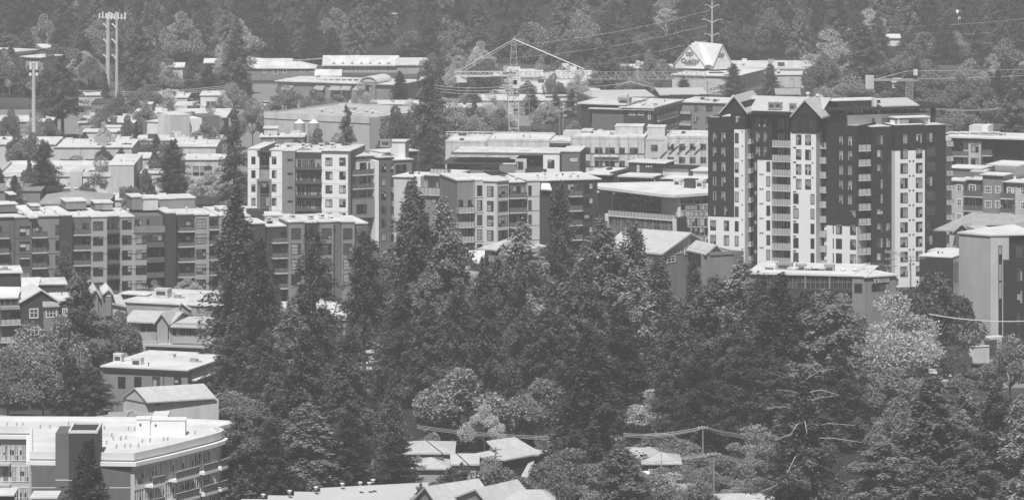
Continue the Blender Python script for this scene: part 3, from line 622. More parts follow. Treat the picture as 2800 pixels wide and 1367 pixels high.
# ---------------------------------------------------------------- block under construction
g7 = K(1200, 330, .295)
E = Bld("unfinished_apartment_block", "pale apartment block under construction with scaffold poles and raw window openings", "building", (1220, 1146), (1935, 1140))
E.box(1218, 1330, 389, 'sheathing', 0, 16, roof='membrane_white', over=.05, par=.4, parm='sheathing'); E.box(1330, 1502, 386, 'sheathing', -.8, 16, roof='membrane_white', over=.05, par=.4, parm='sheathing')
E.box(1502, 1562, 388, 'sheathing', -1.5, 14, roof='membrane_pale', over=.05); E.win(1503, 1560, 392, 407, 'raw', -1.5)
E.box(1562, 1762, 379, 'sheathing', .5, 16, roof='membrane_pale', over=.05, par=.4, parm='sheathing'); E.box(1762, 1824, 384, 'concrete', -1, 14, roof='membrane_grey', over=.05); E.box(1824, 1945, 378, 'sheathing', -.4, 16, roof='membrane_pale', over=.05, par=.4, parm='sheathing')
E.grid(g7.c((1355, 1405), (1443, 1520), (1540, 1632), (1672, 1726), (1768, 1850)), g7.y(245), g7.y(308), 4, 'raw', .5, 3.0); E.grid(g7.c((1965, 2030)), g7.y(222), g7.y(285), 4, 'raw', -1, 3.0); E.grid(g7.c((2115, 2182), (2225, 2285), (2325, 2382), (2420, 2480)), g7.y(215), g7.y(275), 4, 'raw', -.4, 3.0)
for px in list(range(1562, 1770, 26)) + [1826, 1856, 1886, 1916, 1300, 1400, 1520]:
    u = E.F.u(px, 1.5); b = MB(); b.tube((0, 0, 0), (0, 0, 17.4 if px > 1550 else 15), .05, .05, 5); E.put('scaffold_pole', b.mesh('scaffold_pole', 'steel_grey'), E.F.P(u, 1.7, 0), E.F.rz)
for k in range(4):
    z = E.F.z(1660, g7.y(330), .5) - 3.0 * k; E.ub('balcony_deck', E.F.u(g7(1438), 1), E.F.u(g7(1665), 1), 1.4, .5, z - .15, z, 'concrete'); E.ub('scaffold_board', E.F.u(1562, 1.5), E.F.u(1762, 1.5), 1.65, 1.45, z + 2.1, z + 2.16, 'steel_pale')
zr = E.F.z(1340, 380, -10)
for i in range(22):                                            # guard rail along the back of the roof
    px = 1222 + i * 14; b = MB(); b.box(-.05, .05, -.05, .05, 0, 1.2); E.put('rail_post', b.mesh('rail_post', 'concrete'), E.F.P(E.F.u(px, -14), -14, zr), E.F.rz)
for h_ in (.55, 1.1): E.ub('guard_rail', E.F.u(1218, -14), E.F.u(1516, -14), -13.9, -14, zr + h_, zr + h_ + .16, 'concrete_pale'); E.ub('guard_rail', E.F.u(1615, -14), E.F.u(1690, -14), -13.9, -14, zr + h_, zr + h_ + .16, 'concrete_pale'); E.ub('guard_rail', E.F.u(1818, -14), E.F.u(1935, -14), -13.9, -14, zr + h_ + .6, zr + h_ + .76, 'concrete_pale')
E.box(1682, 1758, 347, 'concrete', -8, 6, zb=15, roof='membrane_pale', over=.1); E.box(1770, 1818, 349, 'concrete', -9, 5, zb=15, roof='membrane_pale', over=.1); E.box(1540, 1592, 360, 'concrete', -9, 5, zb=14.5); E.box(1592, 1616, 359, 'concrete_pale', -9, 5, zb=14.5, roof='membrane_white'); E.box(1335, 1390, 385, 'membrane_white', -4, 3, zb=14.5)
for px0 in (1802, 1828, 1850, 1872, 1897):
    b = MB(); u = E.F.u(px0, .8); b.box(-.12, .12, -.1, .1, 0, 2.6); o = E.put('brace', b.mesh('brace', 'trim_white'), E.F.P(u, .9, E.F.z(px0, 400, .8)), E.F.rz); o.rotation_euler = (0, math.radians(52), 0)
# dark low apartments beyond
h8 = K(1600, 150, .19874)
FD = Bld("apartment_block", "dark three-storey apartment block with dotted white units on its flat roof", "building", (1585, 1282), (1782, 1276))
FD.box(1590, 1705, 286, 'cladding_charcoal', 0, 18, roof='membrane_pale', over=.9, th=.35); FD.box(1705, 1782, 296, 'cladding_charcoal', 1.5, 26, roof='membrane_pale', over=1.0, th=.3)
FD.grid(h8.c((322, 388)), h8.y(792), h8.y(908), 3, 'whiteone', 0, 3.0); FD.grid(h8.c((600, 695), (722, 815)), h8.y(795), h8.y(835), 3, 'white3', 1.5, 3.0); FD.grid(h8.c((865, 902)), h8.y(790), h8.y(890), 3, 'white', 1.5, 3.0)
FX = Face(FD.F.P(FD.F.u(1783, 1.5), 1.5, 0).xy, W(1858, 0, 1298).xy, True); FY = Face(W(1858, 0, 1298).xy, W(1990, 0, 1294).xy, True)
FD.box(1783, 1858, 292, 'cladding_grey', 0, 16, F=FX, roof='membrane_pale', over=.8); FD.grid([(1795, 1803), (1812, 1820), (1826, 1834), (1842, 1848)], 300, 318, 3, 'door', 0, 3.0, F=FX); FD.balc(1804, 1856, 308, 326, 2, 1.2, 1.2, p=3.0, np_=6, rail='rail_smoke', F=FX)
FD.box(1858, 1990, 282, 'cladding_mid', 0, 16, F=FY, roof='membrane_pale', over=.5); FD.grid(h8.c((1490, 1565), (1655, 1760)), h8.y(690), h8.y(790), 3, 'wall4', 0, 3.0, F=FY); FD.balc(h8(1290), h8(1450), h8.y(770), h8.y(815), 2, 1.2, 1.2, p=3.0, np_=4, F=FY)
for i in range(30): FD.vent(1690 + (i * 37 % 118), 285 + (i * 53 % 100) * .07, -3 - (i % 5) * 3, 'membrane_white', .55, .55)
FD.unit(1708, 290, 'metal_grey', -2, 3, 2.4, 2.2); FD.unit(1706, 284, 'metal_pale', -4, 2.0, 1.5, 2.4)
for i in range(12): FD.vent(1946 + i * 5, 279 + (i % 3) * 2, -6, 'membrane_white', .45, .5, F=FY)
FR = Bld("warehouse", "long shed with a pale sloping metal roof beyond the dark apartments", "building", (1590, 1345), (1930, 1350))
FR.box(1612, 1805, 268, 'cladding_grey', 0, 22); FR.ridge(FR.F.u(1622, 0), FR.F.u(1800, 0), 0, -22, FR.F.z(1700, 274, 0), FR.F.z(1700, 246, -11), 'metal_roof', .3, hip=2)
FR.box(1805, 1930, 262, 'cladding_charcoal', 2, 14); FR.ridge(FR.F.u(1807, 2), FR.F.u(1930, 2), 2, -12, FR.F.z(1870, 258, 2), FR.F.z(1870, 240, -5), 'metal_roof', .3)
for px in (1832, 1869, 1906): FR.vent(px, 250, -3, 'trim_white', .5, .5)
FR.box(1835, 1900, 262, 'cladding_dark', 8, 3); FR.box(1918, 1940, 261, 'cladding_charcoal', 8, 3)

# ---------------------------------------------------------------- glass office with the wide white roof
o6 = K(1600, 420, Q)
GO = Bld("office_building", "office with a wide overhanging white roof and slanted glass front", "building", (1676, 1014), (1860, 1004))
GO.box(1676, 1860, 530, 'cladding_charcoal', -2, 18); GO.grid([(1680 + 23 * i, 1700 + 23 * i) for i in range(8)], o6.y(535), o6.y(600), 1, 'dense', -2); GO.grid([(1680 + 23 * i, 1700 + 23 * i) for i in range(8)], o6.y(620), o6.y(700), 1, 'dense', -2)
GO.box(1660, 1852, o6.y(760), 'cladding_charcoal', 3.2, 3.3); GO.grid([(1676 + 22 * i, 1697 + 22 * i) for i in range(8)], o6.y(800), o6.y(960), 1, 'curtain', 3.2)
GO.balc(o6(275), o6(1105), o6.y(722), o6.y(800), 1, 3.6, .5, np_=20, rail='rail_glass', slab='trim_white')
for px in (1663, 1668, 1848, 1853):
    b = MB(); b.box(-.15, .15, -.15, .15, 0, 13.2); o = GO.put('mullion', b.mesh('mullion', 'trim_white'), GO.F.P(GO.F.u(px, 3.6), 3.5, 0), GO.F.rz); o.rotation_euler = (0, -.05, GO.F.rz)
GC = Face((1852, 1003), (1945, 1006.5)); GO.box(1853, 1945, 530, 'concrete_pale', 0, 12, F=GC)
for i in range(6):
    for j, (y0, y1) in enumerate(((537, 556), (560, 574), (577, 592), (596, 618), (622, 642), (645, 668))): GO.win(1861 + 13 * i, 1873.5 + 13 * i, y0, y1, 'glasswall', 0, GC)
b = MB(); F = GO.F; zr = F.z(1760, 526, 2)
def inF(p): d = Vector((p.x, p.y)) - F.A; return (d.dot(F.e), -d.dot(F.n))
qa, qb = inF(GC.P(GC.u(1858, 1.0), 1.0, 0)), inF(GC.P(GC.u(1942, .9), .9, 0))
pts = [(F.u(1634, 2), -2, zr + .5), (F.u(1805, 3), -3, zr), (F.u(1848, 2.6), -2.6, zr), (qa[0], qa[1], zr), (qb[0], qb[1], zr + .1), (qb[0], qb[1] + 10, zr + .6), (F.u(1870, -16), 16, zr + .7), (F.u(1634, -3), 3, zr + .6)]
b.slab(pts, .55); GO.raw('roof', b, 'membrane_white')
for px in (1648, 1692, 1738, 1784, 1830): GO.ub('roof_rib', F.u(px, 0), F.u(px + 5, 0), 2.0, -2, zr - .75, zr - .4, 'metal_pale')
GO.unit(1855, 510, 'metal_pale', -9, 1.5, 1.2, 1.4); GO.unit(1890, 513, 'metal_dark', -8, 2.4, 1.6, 1.8); GO.unit(1917, 516, 'metal_pale', -8, 1.6, 1.4, 1.7)
HB = Bld("apartment_block", "dark stepped apartments with white flat roofs behind the glass office", "building", (1600, 1060), (1940, 1050))
HB.box(1600, 1667, 478, 'cladding_dark', 0, 14, roof='membrane_white', over=.6); HB.box(1667, 1688, 472, 'cladding_charcoal', -1, 12); HB.box(1688, 1742, 484, 'cladding_charcoal', -.6, 12); HB.box(1742, 1795, 484, 'cladding_dark', .4, 13); HB.box(1795, 1830, 486, 'cladding_charcoal', -.5, 12)
HB.ub('roof', HB.F.u(1690, 1), HB.F.u(1788, 1), 1.4, -13, HB.F.z(1740, 484, 0), HB.F.z(1740, 484, 0) + .3, 'membrane_white'); HB.grid(o6.c((455, 560)), o6.y(300), o6.y(410), 5, 'white3', -.6); HB.grid(o6.c((620, 715)), o6.y(310), o6.y(405), 5, 'dim', .4); HB.grid(o6.c((730, 858)), o6.y(310), o6.y(405), 4, 'white3', .4)
HB.box(1720, 1787, 445, 'cladding_charcoal', -6, 6, roof='membrane_white', over=.4); HB.box(1787, 1818, 447, 'cladding_dark', -6.2, 6, roof='membrane_white', over=.4); HB.win(1742, 1748, 452, 470, 'whiteone', -6); 
for a in (1768, 1774, 1781): HB.win(a - 1.5, a + 1.5, 453, 457, 'whiteone', -6)
HB.box(1812, 1882, 461, 'cladding_pale', -4, 6, roof='cladding_dark', over=.5); HB.box(1816, 1920, 491, 'cladding_charcoal', 1, 9, roof='membrane_white', over=.6); HB.win(1816, 1822, 494, 506, 'whiteone', 1); HB.win(1850, 1880, 496, 506, 'white3', 1); HB.box(1895, 1940, 468, 'cladding_pale', -4, 6, roof='membrane_white', over=.4)
# ---------------------------------------------------------------- gabled blocks between the trees
gh = K(1400, 400, .36573)
GH = Bld("gabled_house", "grey house with a half-timbered gable in front of the white office roof", "house", (1812, 924), (1932, 936))
F = GH.F
GH.gable(1806, 1938, 1885, 14.9, 14.9, F.z(1885, 635, 0), 0, 14, 'shingle_pale', .3, 'cladding_mid', -.3)
b = MB(); uL, uR, uA = F.u(1818, 0), F.u(1932, 0), F.u(1885, 0); zb_, zA = 14.3, F.z(1885, 637, 0)
GH.ub('trim', uL, F.u(1900, 0), .08, -.02, zb_, zb_ + .12, 'trim_white')
for i in range(9):
    u = uL + 1 + i * 1.4
    if u < uR - .4:
        zt_ = zA - .7 - abs(u - uA) * (zA - 14.9) / (uA - uL if u < uA else uR - uA); GH.ub('batten', u - .05, u + .05, .06, -.02, zb_ + .12, max(zb_ + .3, zt_), 'trim_white')
GH.win(1871, 1880, 684, 696, 'whiteone', .05); GH.win(1881, 1890, 684, 696, 'whiteone', .05); GH.win(1891, 1900, 684, 696, 'whiteone', .05); GH.win(1824, 1846, 700, 718, 'white', .02); GH.win(1901, 1918, 700, 722, 'white', .02)
for k in range(5): GH.put('roof_vent', box_mesh('roof_vent', .5, .5, .5, 'metal_pale'), F.P(uA - .5, -2 - k * 2.2, zA - .35), F.rz)
G2 = Face((1917, 924.5), (1945, 923)); G3 = Face((1945, 923), (2010, 925))
GH.box(1917, 1945, 697, 'cladding_mid', 0, 10, F=G2); GH.box(1945, 2008, 695, 'cladding_mid', 0, 10, F=G3, roof='shingle_grey', over=.2, par=.5, parm='cladding_mid')
GH.gable(1926, 1980, 1956, G3.z(1950, 693, -1), G3.z(1950, 693, -1), G3.z(1956, 668, -1), -1, 8, 'shingle_pale', .25, 'cladding_mid', 15.2, F=G3)
SH = Bld("gabled_house", "grey corner house with hipped roof and small gable beside the pale apartments", "house", (1278, 965), (1440, 958))
F = SH.F; SH.box(1285, 1326, 718, 'stucco_grey', -1, 10); b = MB()
b.slab([(F.u(1280, 0), 0, F.z(1280, 714, 0)), (F.u(1313, 0), 0, F.z(1313, 718, 0)), (F.u(1327, 0), 0, F.z(1327, 712, 0)), (F.u(1327, -6), 6, F.z(1327, 684, -6)), (F.u(1282, -6), 6, F.z(1282, 684, -6))], .25); SH.raw('roof', b, 'membrane_white')
SH.box(1326, 1362, 678, 'cladding_charcoal', 0, 9); SH.win(1331, 1344, 683, 697, 'white', 0); SH.box(1324, 1364, 698, 'cladding_mid', .4, 8); SH.win(1335, 1339, 708, 726, 'whiteone', .4)
ze, zr = F.z(1345, 680, 0), F.z(1380, 649, -4); SH.ridge(F.u(1318, 0), F.u(1420, 0), .6, -9.5, ze, zr, 'shingle_pale', .25, hip=4.2)
SH.gable(1358, 1402, 1380, F.z(1360, 685, 1), F.z(1400, 690, 1), F.z(1380, 662, 1), 1.4, 6, 'shingle_pale', .25, 'cladding_mid', -.3); SH.box(1362, 1420, 700, 'cladding_mid', 1.0, 8); SH.win(1366, 1382, 762, 776, 'white', 1.0)

# ---------------------------------------------------------------- low glass office with a sign
j7 = K(2040, 720, Q)
J = Bld("office_building", "low dark glass office with rooftop units and a framed sign at its corner", "building", (2060, 899), (2360, 895))
J2 = Face((2366, 894.5), (2450, 897.5))
J.box(2050, 2330, 752, 'cladding_charcoal', 0, 16, roof='membrane_white', over=.5, th=.35); J.box(2330, 2367, 756, 'cladding_mid', .4, 16, roof='membrane_white', over=.3)
for i in range(22):
    a = 2056 + i * 12.4
    if a < 2320:
        for y0, y1 in ((755, 771), (772, 789)): J.win(a, a + 12, y0, y1, 'jglass', .02)
for i in range(12):
    a = 2185 + i * 12.2; J.win(a, a + 11.8, 798, 818, 'jglass', .02); J.win(a, a + 11.8, 819, 840, 'jglass', .02)
for px in (2200, 2267): J.ub('column', J.F.u(px, .2), J.F.u(px + 4, .2), .35, 0, J.F.z(px, 797, .2), J.F.z(px, 753, .2), 'cladding_mid')
for px in (2228, 2246): J.ub('column', J.F.u(px, .4), J.F.u(px + 4, .4), .5, 0, 0, J.F.z(px, 797, .4), 'cladding_mid')
J.ub('spandrel', J.F.u(2190, .3), J.F.u(2330, .3), .4, -.02, J.F.z(2260, 797, .3), J.F.z(2260, 790, .3), 'cladding_charcoal')
J.box(2366, 2450, 756, 'cladding_mid', 0, 14, F=J2, roof='membrane_white', over=.4); J.win(2336, 2358, 776, 800, 'dim', .4); J.win(2383, 2421, 776, 796, 'dim', 0, J2)
J.ub('sign', J2.u(2387, 0), J2.u(2430, 0), .18, 0, J2.z(2408, 773, 0), J2.z(2408, 759, 0), 'frame_dark', J2); J.ub('sign_face', J2.u(2388, 0), J2.u(2429, 0), .21, .1, J2.z(2408, 772, 0), J2.z(2408, 760, 0), 'sign_face', J2)
zm = J2.z(2408, 766, 0); b = MB(); n = 16
b.prism([(.28 * math.cos(2 * math.pi * k / n), .28 * math.sin(2 * math.pi * k / n)) for k in range(n)], 0, .03); o = J.put('emblem', b.mesh('emblem', 'sign_ink'), J2.P(J2.u(2395, 0), .22, zm), J2.rz); o.rotation_euler = (math.pi / 2, 0, J2.rz)
for i, (h_, x1) in enumerate(((.24, 2427), (.06, 2427), (-.14, 2427), (-.32, 2420))): J.ub('sign_line', J2.u(2401 if i < 3 else 2408, 0), J2.u(x1, 0), .225, .2, zm + h_ - .04, zm + h_ + (.06 if i < 3 else .03), 'sign_ink', J2)
for px, py, m, sx, sz in ((2105, 738, 'metal_pale', 2.2, 1.0), (2145, 735, 'metal_grey', 3.0, 1.4), (2190, 742, 'metal_grey', 1.8, 1.6), (2210, 743, 'metal_pale', 1.2, 1.2), (2221, 748, 'metal_dark', 1.2, 1.1), (2234, 748, 'metal_dark', 1.4, 1.1), (2250, 746, 'metal_pale', 1.1, 1.4), (2268, 745, 'metal_grey', 1.8, 1.7), (2170, 748, 'membrane_white', 2.0, 1.5)): J.unit(px, py + 4, m, -5, sx, 1.2, sz)
for px in (2305, 2338): J.vent(px, 748, -5, 'trim_white', .5, 1.0)

# ---------------------------------------------------------------- tall pale block at the right edge
k8 = K(2440, 620, .28617)
KB = Bld("office_building", "tall pale panelled building at the right edge with a dark window slot", "building", (2622, 903), (2709, 899))
KS = Face((2709, 899), (2830, 900.5))
KB.box(2622, 2709, 641, 'stucco_mid', 0, 16); KB.box(2709, 2759, 642, 'stucco_grey', 0, 16, F=KS); KB.box(2759, 2840, 641, 'cladding_dark', -.6, 16, F=KS)
u0, u1 = KB.F.u(2622, 0), KB.F.u(2709, 0)
for i in range(0, 13, 2): KB.ub('panel_joint', u0 + (u1 - u0) * i / 13 + .3, u0 + (u1 - u0) * i / 13 + .33, .006, -.02, 0, 19.9, 'stucco_mid')
b = MB(); zt = KB.F.z(2650, 641, 0); P = [KB.F.P(u0 - .2, .3, 0), KB.F.P(u1, .3, 0), KS.P(KS.u(2840, 0), .3, 0), KS.P(KS.u(2840, 0), -16, 0), KB.F.P(u0 - .2, -9, 0)]
b.slab([(p.x - KB.o.x, p.y - KB.o.y, zt + .3) for p in P], .28); KB.put('roof', b.mesh('roof', 'membrane_white'), Vector((KB.o.x, KB.o.y, 0)), 0)
for i in range(5): KB.win(2730, 2740, 672 + i * 49, 719 + i * 49, 'one', .01, KS)
KB.box(2748, 2840, 711, 'cladding_dark', 1.2, 4, F=KS)
for y0, y1 in ((733, 769), (794, 830), (853, 890)): KB.win(2780, 2796, y0, y1, 'dim', 1.2, KS)
KB.win(2766, 2775, 673, 706, 'dim', -.6, KS); KB.win(2778, 2798, 671, 706, 'big', -.6, KS)
KD = Bld("office_building", "black flat-roofed block behind the maple, left of the tall pale building", "building", (2514, 930), (2625, 926.5))
KD.box(2514, 2604, 703, 'cladding_black', 0, 14, roof='membrane_white', over=.1); KD.box(2604, 2624, 709, 'cladding_mid', -.4, 12); KD.box(2539, 2622, 685, 'membrane_pale', -10, 4, zb=12); KD.win(2604, 2622, 715, 775, 'curtain', -.4)
# apartments behind, right
r9 = K(2560, 320, .27027)
RA = Bld("apartment_block", "grey and white apartments with a wavy white roof right of the black tower", "building", (2590, 1142), (2800, 1136))
RA.box(2590, 2634, 383, 'cladding_charcoal', -2, 12); RA.box(2634, 2648, 388, 'cladding_pale', -1, 12); RA.box(2648, 2682, 387, 'stucco_grey', 0, 13); RA.box(2682, 2800, 384, 'cladding_dark', -2, 12)
RA.ub('roof', RA.F.u(2588, 0), RA.F.u(2820, 0), .8, -13, RA.F.z(2650, 378, 0), RA.F.z(2650, 374, 0), 'membrane_white'); RA.grid(r9.c((352, 428)), r9.y(278), r9.y(358), 4, 'std', 0, 3.1); RA.grid(r9.c((200, 255)), r9.y(280), r9.y(345), 4, 'std', -2, 3.1); RA.balc(2602, 2648, r9.y(345), r9.y(405), 4, .2, 2, p=3.1, np_=4, rail='rail_smoke'); RA.balc(2684, 2712, r9.y(330), r9.y(400), 4, .2, 2, p=3.1, np_=3, rail='rail_smoke')
RA.box(2650, 2686, 344, 'cladding_pale', -8, 5, zb=15); RA.box(2686, 2702, 344, 'cladding_white', -8, 5, zb=15)
for i in range(11): RA.unit(2595 + i * 14, 372 - (i % 2) * 3, 'membrane_white', -5, 2.2, 1.4, .7)
RB = Bld("apartment_block", "mid grey apartments with white rooftop rooms and barred balconies at the right edge", "building", (2592, 1042), (2820, 1034))
RB.box(2592, 2634, 495, 'stucco_grey', 0, 14, roof='membrane_white', over=.5); RB.box(2634, 2687, 492, 'cladding_grey', -1.4, 13, roof='membrane_white', over=.6); RB.box(2687, 2742, 480, 'cladding_mid', .6, 14, roof='membrane_white', over=.5); RB.box(2742, 2752, 496, 'cladding_grey', -.8, 12); RB.box(2752, 2840, 500, 'stucco_grey', 0, 13, roof='membrane_white', over=.7)
RB.grid(r9.c((208, 258)), r9.y(680), r9.y(755), 4, 'white', 0, 3.0); RB.grid(r9.c((492, 560), (595, 650)), r9.y(698), r9.y(772), 4, 'white3', .6, 3.0); RB.grid(r9.c((333, 400)), r9.y(680), r9.y(750), 4, 'white', -1.4, 3.0); RB.grid(r9.c((720, 765), (783, 820), (852, 900)), r9.y(710), r9.y(788), 4, 'white', 0, 3.0)
RB.balc(r9(275), r9(475), r9.y(745), r9.y(815), 3, .6, 2, p=3, np_=8, rail='rail_smoke'); RB.balc(r9(645), r9(778), r9.y(772), r9.y(835), 3, 1.4, 1.4, p=3, np_=6, rail='rail_smoke')
RB.box(2592, 2682, 461, 'cladding_grey', -5, 6, roof='membrane_white', over=.4); RB.box(2720, 2777, 452, 'cladding_white', -5, 7, roof='membrane_white', over=1.4); RB.box(2662, 2690, 470, 'cladding_pale', -3, 4, roof='membrane_white', over=.6)
RC = Bld("gabled_house", "pale shingled roof with two small gables under the right-edge apartments", "house", (2590, 962), (2800, 955))
F = RC.F; RC.box(2596, 2800, 640, 'stucco_grey', 0, 12); RC.ridge(F.u(2560, 0), F.u(2830, 0), 0, -14, F.z(2680, 634, 0), F.z(2680, 582, -7), 'shingle_grey', .25, hip=5)
for a, l, r, y in ((2633, 2606, 2662, 612), (2773, 2752, 2796, 612)): RC.gable(l, r, a, F.z(a, 637, 1), F.z(a, 637, 1), F.z(a, y, 1), 1.2, 6, 'shingle_grey', .22, 'cladding_grey', 10)

# ---------------------------------------------------------------- condominium at bottom left
m1, m2 = K(0, 1130, .18837), K(320, 1130, .18837)
ZR = 11.7
def GF(px, py, z=ZR): v = G(px, py, z); return Vector((v.x, v.y))
CA, CB = GF(85, 1247), GF(365, 1247)
C_ = Bld.__new__(Bld); C_.F = Face(CA, CB, True); C_.root = thing("condominium", "flat white-roofed condominium with dark stair tower and glassy curved front, bottom left", "building", (CA.x, CA.y, 0)); C_.o = C_.root.location.copy()
outline = [GF(85, 1243), GF(365, 1247), GF(450, 1228), GF(530, 1208), GF(578, 1195.5), GF(600, 1188.5), GF(607, 1184), GF(600, 1179.5), GF(590, 1176), GF(618, 1168.5), GF(638, 1163.5), GF(628, 1159.5), GF(603, 1158), GF(560, 1156), GF(340, 1149), GF(0, 1147), GF(-120, 1147), GF(-120, 1172), GF(85, 1174)]
b = MB(); P = [(p.x - CA.x, p.y - CA.y) for p in outline]; b.prism(P, -.3, ZR - .6); C_.put('wall', b.mesh('wall', 'stucco_grey'), Vector((CA.x, CA.y, 0)), 0)
def grow(P, d):
    out = []
    for i in range(len(P)):
        a, p, c = Vector(P[i - 1]), Vector(P[i]), Vector(P[(i + 1) % len(P)]); e1 = (p - a).normalized(); e2 = (c - p).normalized(); nn = (Vector((e1.y, -e1.x)) + Vector((e2.y, -e2.x))); out.append(tuple(p + nn.normalized() * d))
    return out
b = MB(); b.prism(grow(P, .9), ZR - 1.3, ZR - .75); C_.put('eave', b.mesh('eave', 'cladding_white'), Vector((CA.x, CA.y, 0)), 0)
b = MB(); b.prism(grow(P, .15), ZR - .6, ZR + .05); C_.put('roof', b.mesh('roof', 'membrane_white'), Vector((CA.x, CA.y, 0)), 0)
Po, Pi = grow(P, .3), grow(P, -.25)
for i in range(len(P)):                                         # parapet, one length per wall
    j = (i + 1) % len(P); b = MB(); b.prism([Po[i], Po[j], Pi[j], Pi[i]], ZR - .5, ZR + .5); C_.put('parapet', b.mesh('parapet', 'trim_white'), Vector((CA.x, CA.y, 0)), 0)
F = C_.F
C_.box(86, 152, 0, 'cladding_grey', .12, 1, zt=ZR - 1.32); C_.box(266, 356, 0, 'cladding_grey', .12, 1, zt=ZR - 1.32)
for zz in (7.3, 4.2, 1.1):
    for a, c in ((86, 152), (266, 356)): C_.ub('trim', F.u(a, .12), F.u(c, .12), .17, .1, zz, zz + .12, 'trim_white')
C_.box(151.5, 188, 0, 'cladding_grey', 1.6, 7, zt=F.z(170, 1184, 1.6)); C_.box(188, 266.5, 0, 'cladding_charcoal', 2.0, 8, zt=F.z(228, 1182, 2), par=.3, parm='trim_white', over=.02)
for zz in (8.6, 5.4): C_.ub('trim', F.u(152, 1.6), F.u(188, 1.6), 1.65, 1.5, zz, zz + .12, 'trim_white'); C_.ub('trim', F.u(188, 2.0), F.u(266, 2.0), 2.05, 1.9, zz, zz + .12, 'trim_white')
FL = Face(outline[-2], outline[-1], True)                       # back-left wing
for j in range(4):
    for a, c in ((5, 23), (25, 52), (53, 80)): C_.win(a, c, 0, 0, 'condo', .02, FL, 7.2 - 3.05 * j, 2.3)
    C_.win(84, 150, 0, 0, 'curtain', .02, FL, 7.4 - 3.05 * j, 2.0)
    if 7.2 - 3.05 * j > 1: C_.balc(-14, 27, 0, 0, 1, 1.2, 1.2, F=FL) if False else C_.ub('balcony', FL.u(-14, 1), FL.u(27, 1), 1.2, .03, 6.6 - 3.05 * j, 6.9 - 3.05 * j, 'stucco_grey', FL)
segs = [(365, 450), (450, 530), (530, 578), (578, 600)]
for i, (a, c) in enumerate(segs):
    FS = Face(outline[1 + i], outline[2 + i], True); Ls = (outline[2 + i] - outline[1 + i]).length; n = max(2, round(Ls / 2.4))
    for j in range(4):
        z0 = ZR - 4.2 - 3.05 * j
        for k in range(n):
            f, p = win_mesh(Ls / n - .15, 2.5, 'condo'); o = C_.put('window', f, FS.P(Ls * (k + .5) / n, .02, z0), FS.rz); obj('pane', p, o)
        # balconies: slab with a glass railing
        if z0 > .5:
            u0, u1 = (.35, .75) if i == 0 else (.1, .9); u0 *= Ls; u1 *= Ls; w_ = 1.5
            bb = MB(); bb.box(u0, u1, -w_, -.03, z0 - .45, z0 - .1); o = C_.put('balcony', bb.mesh('balcony', 'cladding_white'), FS.P(0, 0, 0), FS.rz)
            rr = MB(); m_ = max(2, round((u1 - u0) / 1.3)); d_ = (u1 - u0) / m_
            for k in range(m_): rr.box(u0 + k * d_ + .04, u0 + (k + 1) * d_ - .04, -w_ + .06, -w_ + .1, z0, z0 + .95)
            rr.box(u0, u1, -w_ + .03, -w_ + .12, z0 + .95, z0 + 1.02, 1); obj('railing', rr.mesh('railing', ['rail_smoke', 'trim_white']), o)
            C_.ub('spandrel', .02, u0 - .05, .12, 0, z0 - .55, z0 - .05, 'cladding_white', FS); C_.ub('spandrel', u1 + .05, Ls - .02, .12, 0, z0 - .55, z0 - .05, 'cladding_white', FS)
for px, py, s1, s2 in ((453, 1187, 2.9, 2.2), (393, 1188, 1.0, 2.4)):
    v = G(px, py, ZR + .05); bb = MB(); bb.box(-s1, s1, -1.3, 1.3, 0, s2); bb.box(-s1 - .1, s1 + .1, -1.4, 1.4, s2, s2 + .12); bb.box(-s1 * .5, -s1 * .5 + .25, -1.36, -1.29, s2 * .6, s2 * .75, 1); obj('roof_unit', bb.mesh('roof_unit', ['cladding_white', 'metal_dark']), C_.root, v - C_.o)
vp = [(19, 1165), (45, 1165), (62, 1165), (110, 1171), (136, 1171), (203, 1165), (229, 1165), (243, 1165), (285, 1174), (305, 1194), (309, 1203), (330, 1202), (277, 1215), (291, 1214), (318, 1225), (351, 1176), (368, 1177), (380, 1187), (329, 1203), (344, 1201), (389, 1210), (410, 1208), (341, 1224), (356, 1223), (378, 1222), (447, 1205), (458, 1204), (506, 1179), (533, 1187), (430, 1170), (187, 1162)]
for px, py in vp:
    if 'pv' not in BOX: b = MB(); b.tube((0, 0, 0), (0, 0, .45), .09, .09, 6); b.tube((0, 0, .45), (.16, 0, .5), .12, .12, 6); BOX['pv'] = b.mesh('roof_vent', 'metal_grey')
    obj('roof_vent', BOX['pv'], C_.root, G(px, py, ZR + .05) - C_.o)
sh_ = Bld("garden_shed", "small pale shed roof at the foot of the condominium, bottom left", "shed", (84, 690), (160, 690)); sh_.box(90, 150, 1362, 'stucco_grey', 0, 5, roof='membrane_white', over=.4)
sk = Bld("garden_shed", "dark flat shed roof in the bottom left corner of the photo", "shed", (0, 688), (40, 688)); sk.box(-20, 30, 1354, 'cladding_charcoal', 0, 5, roof='membrane_pale', over=.5)

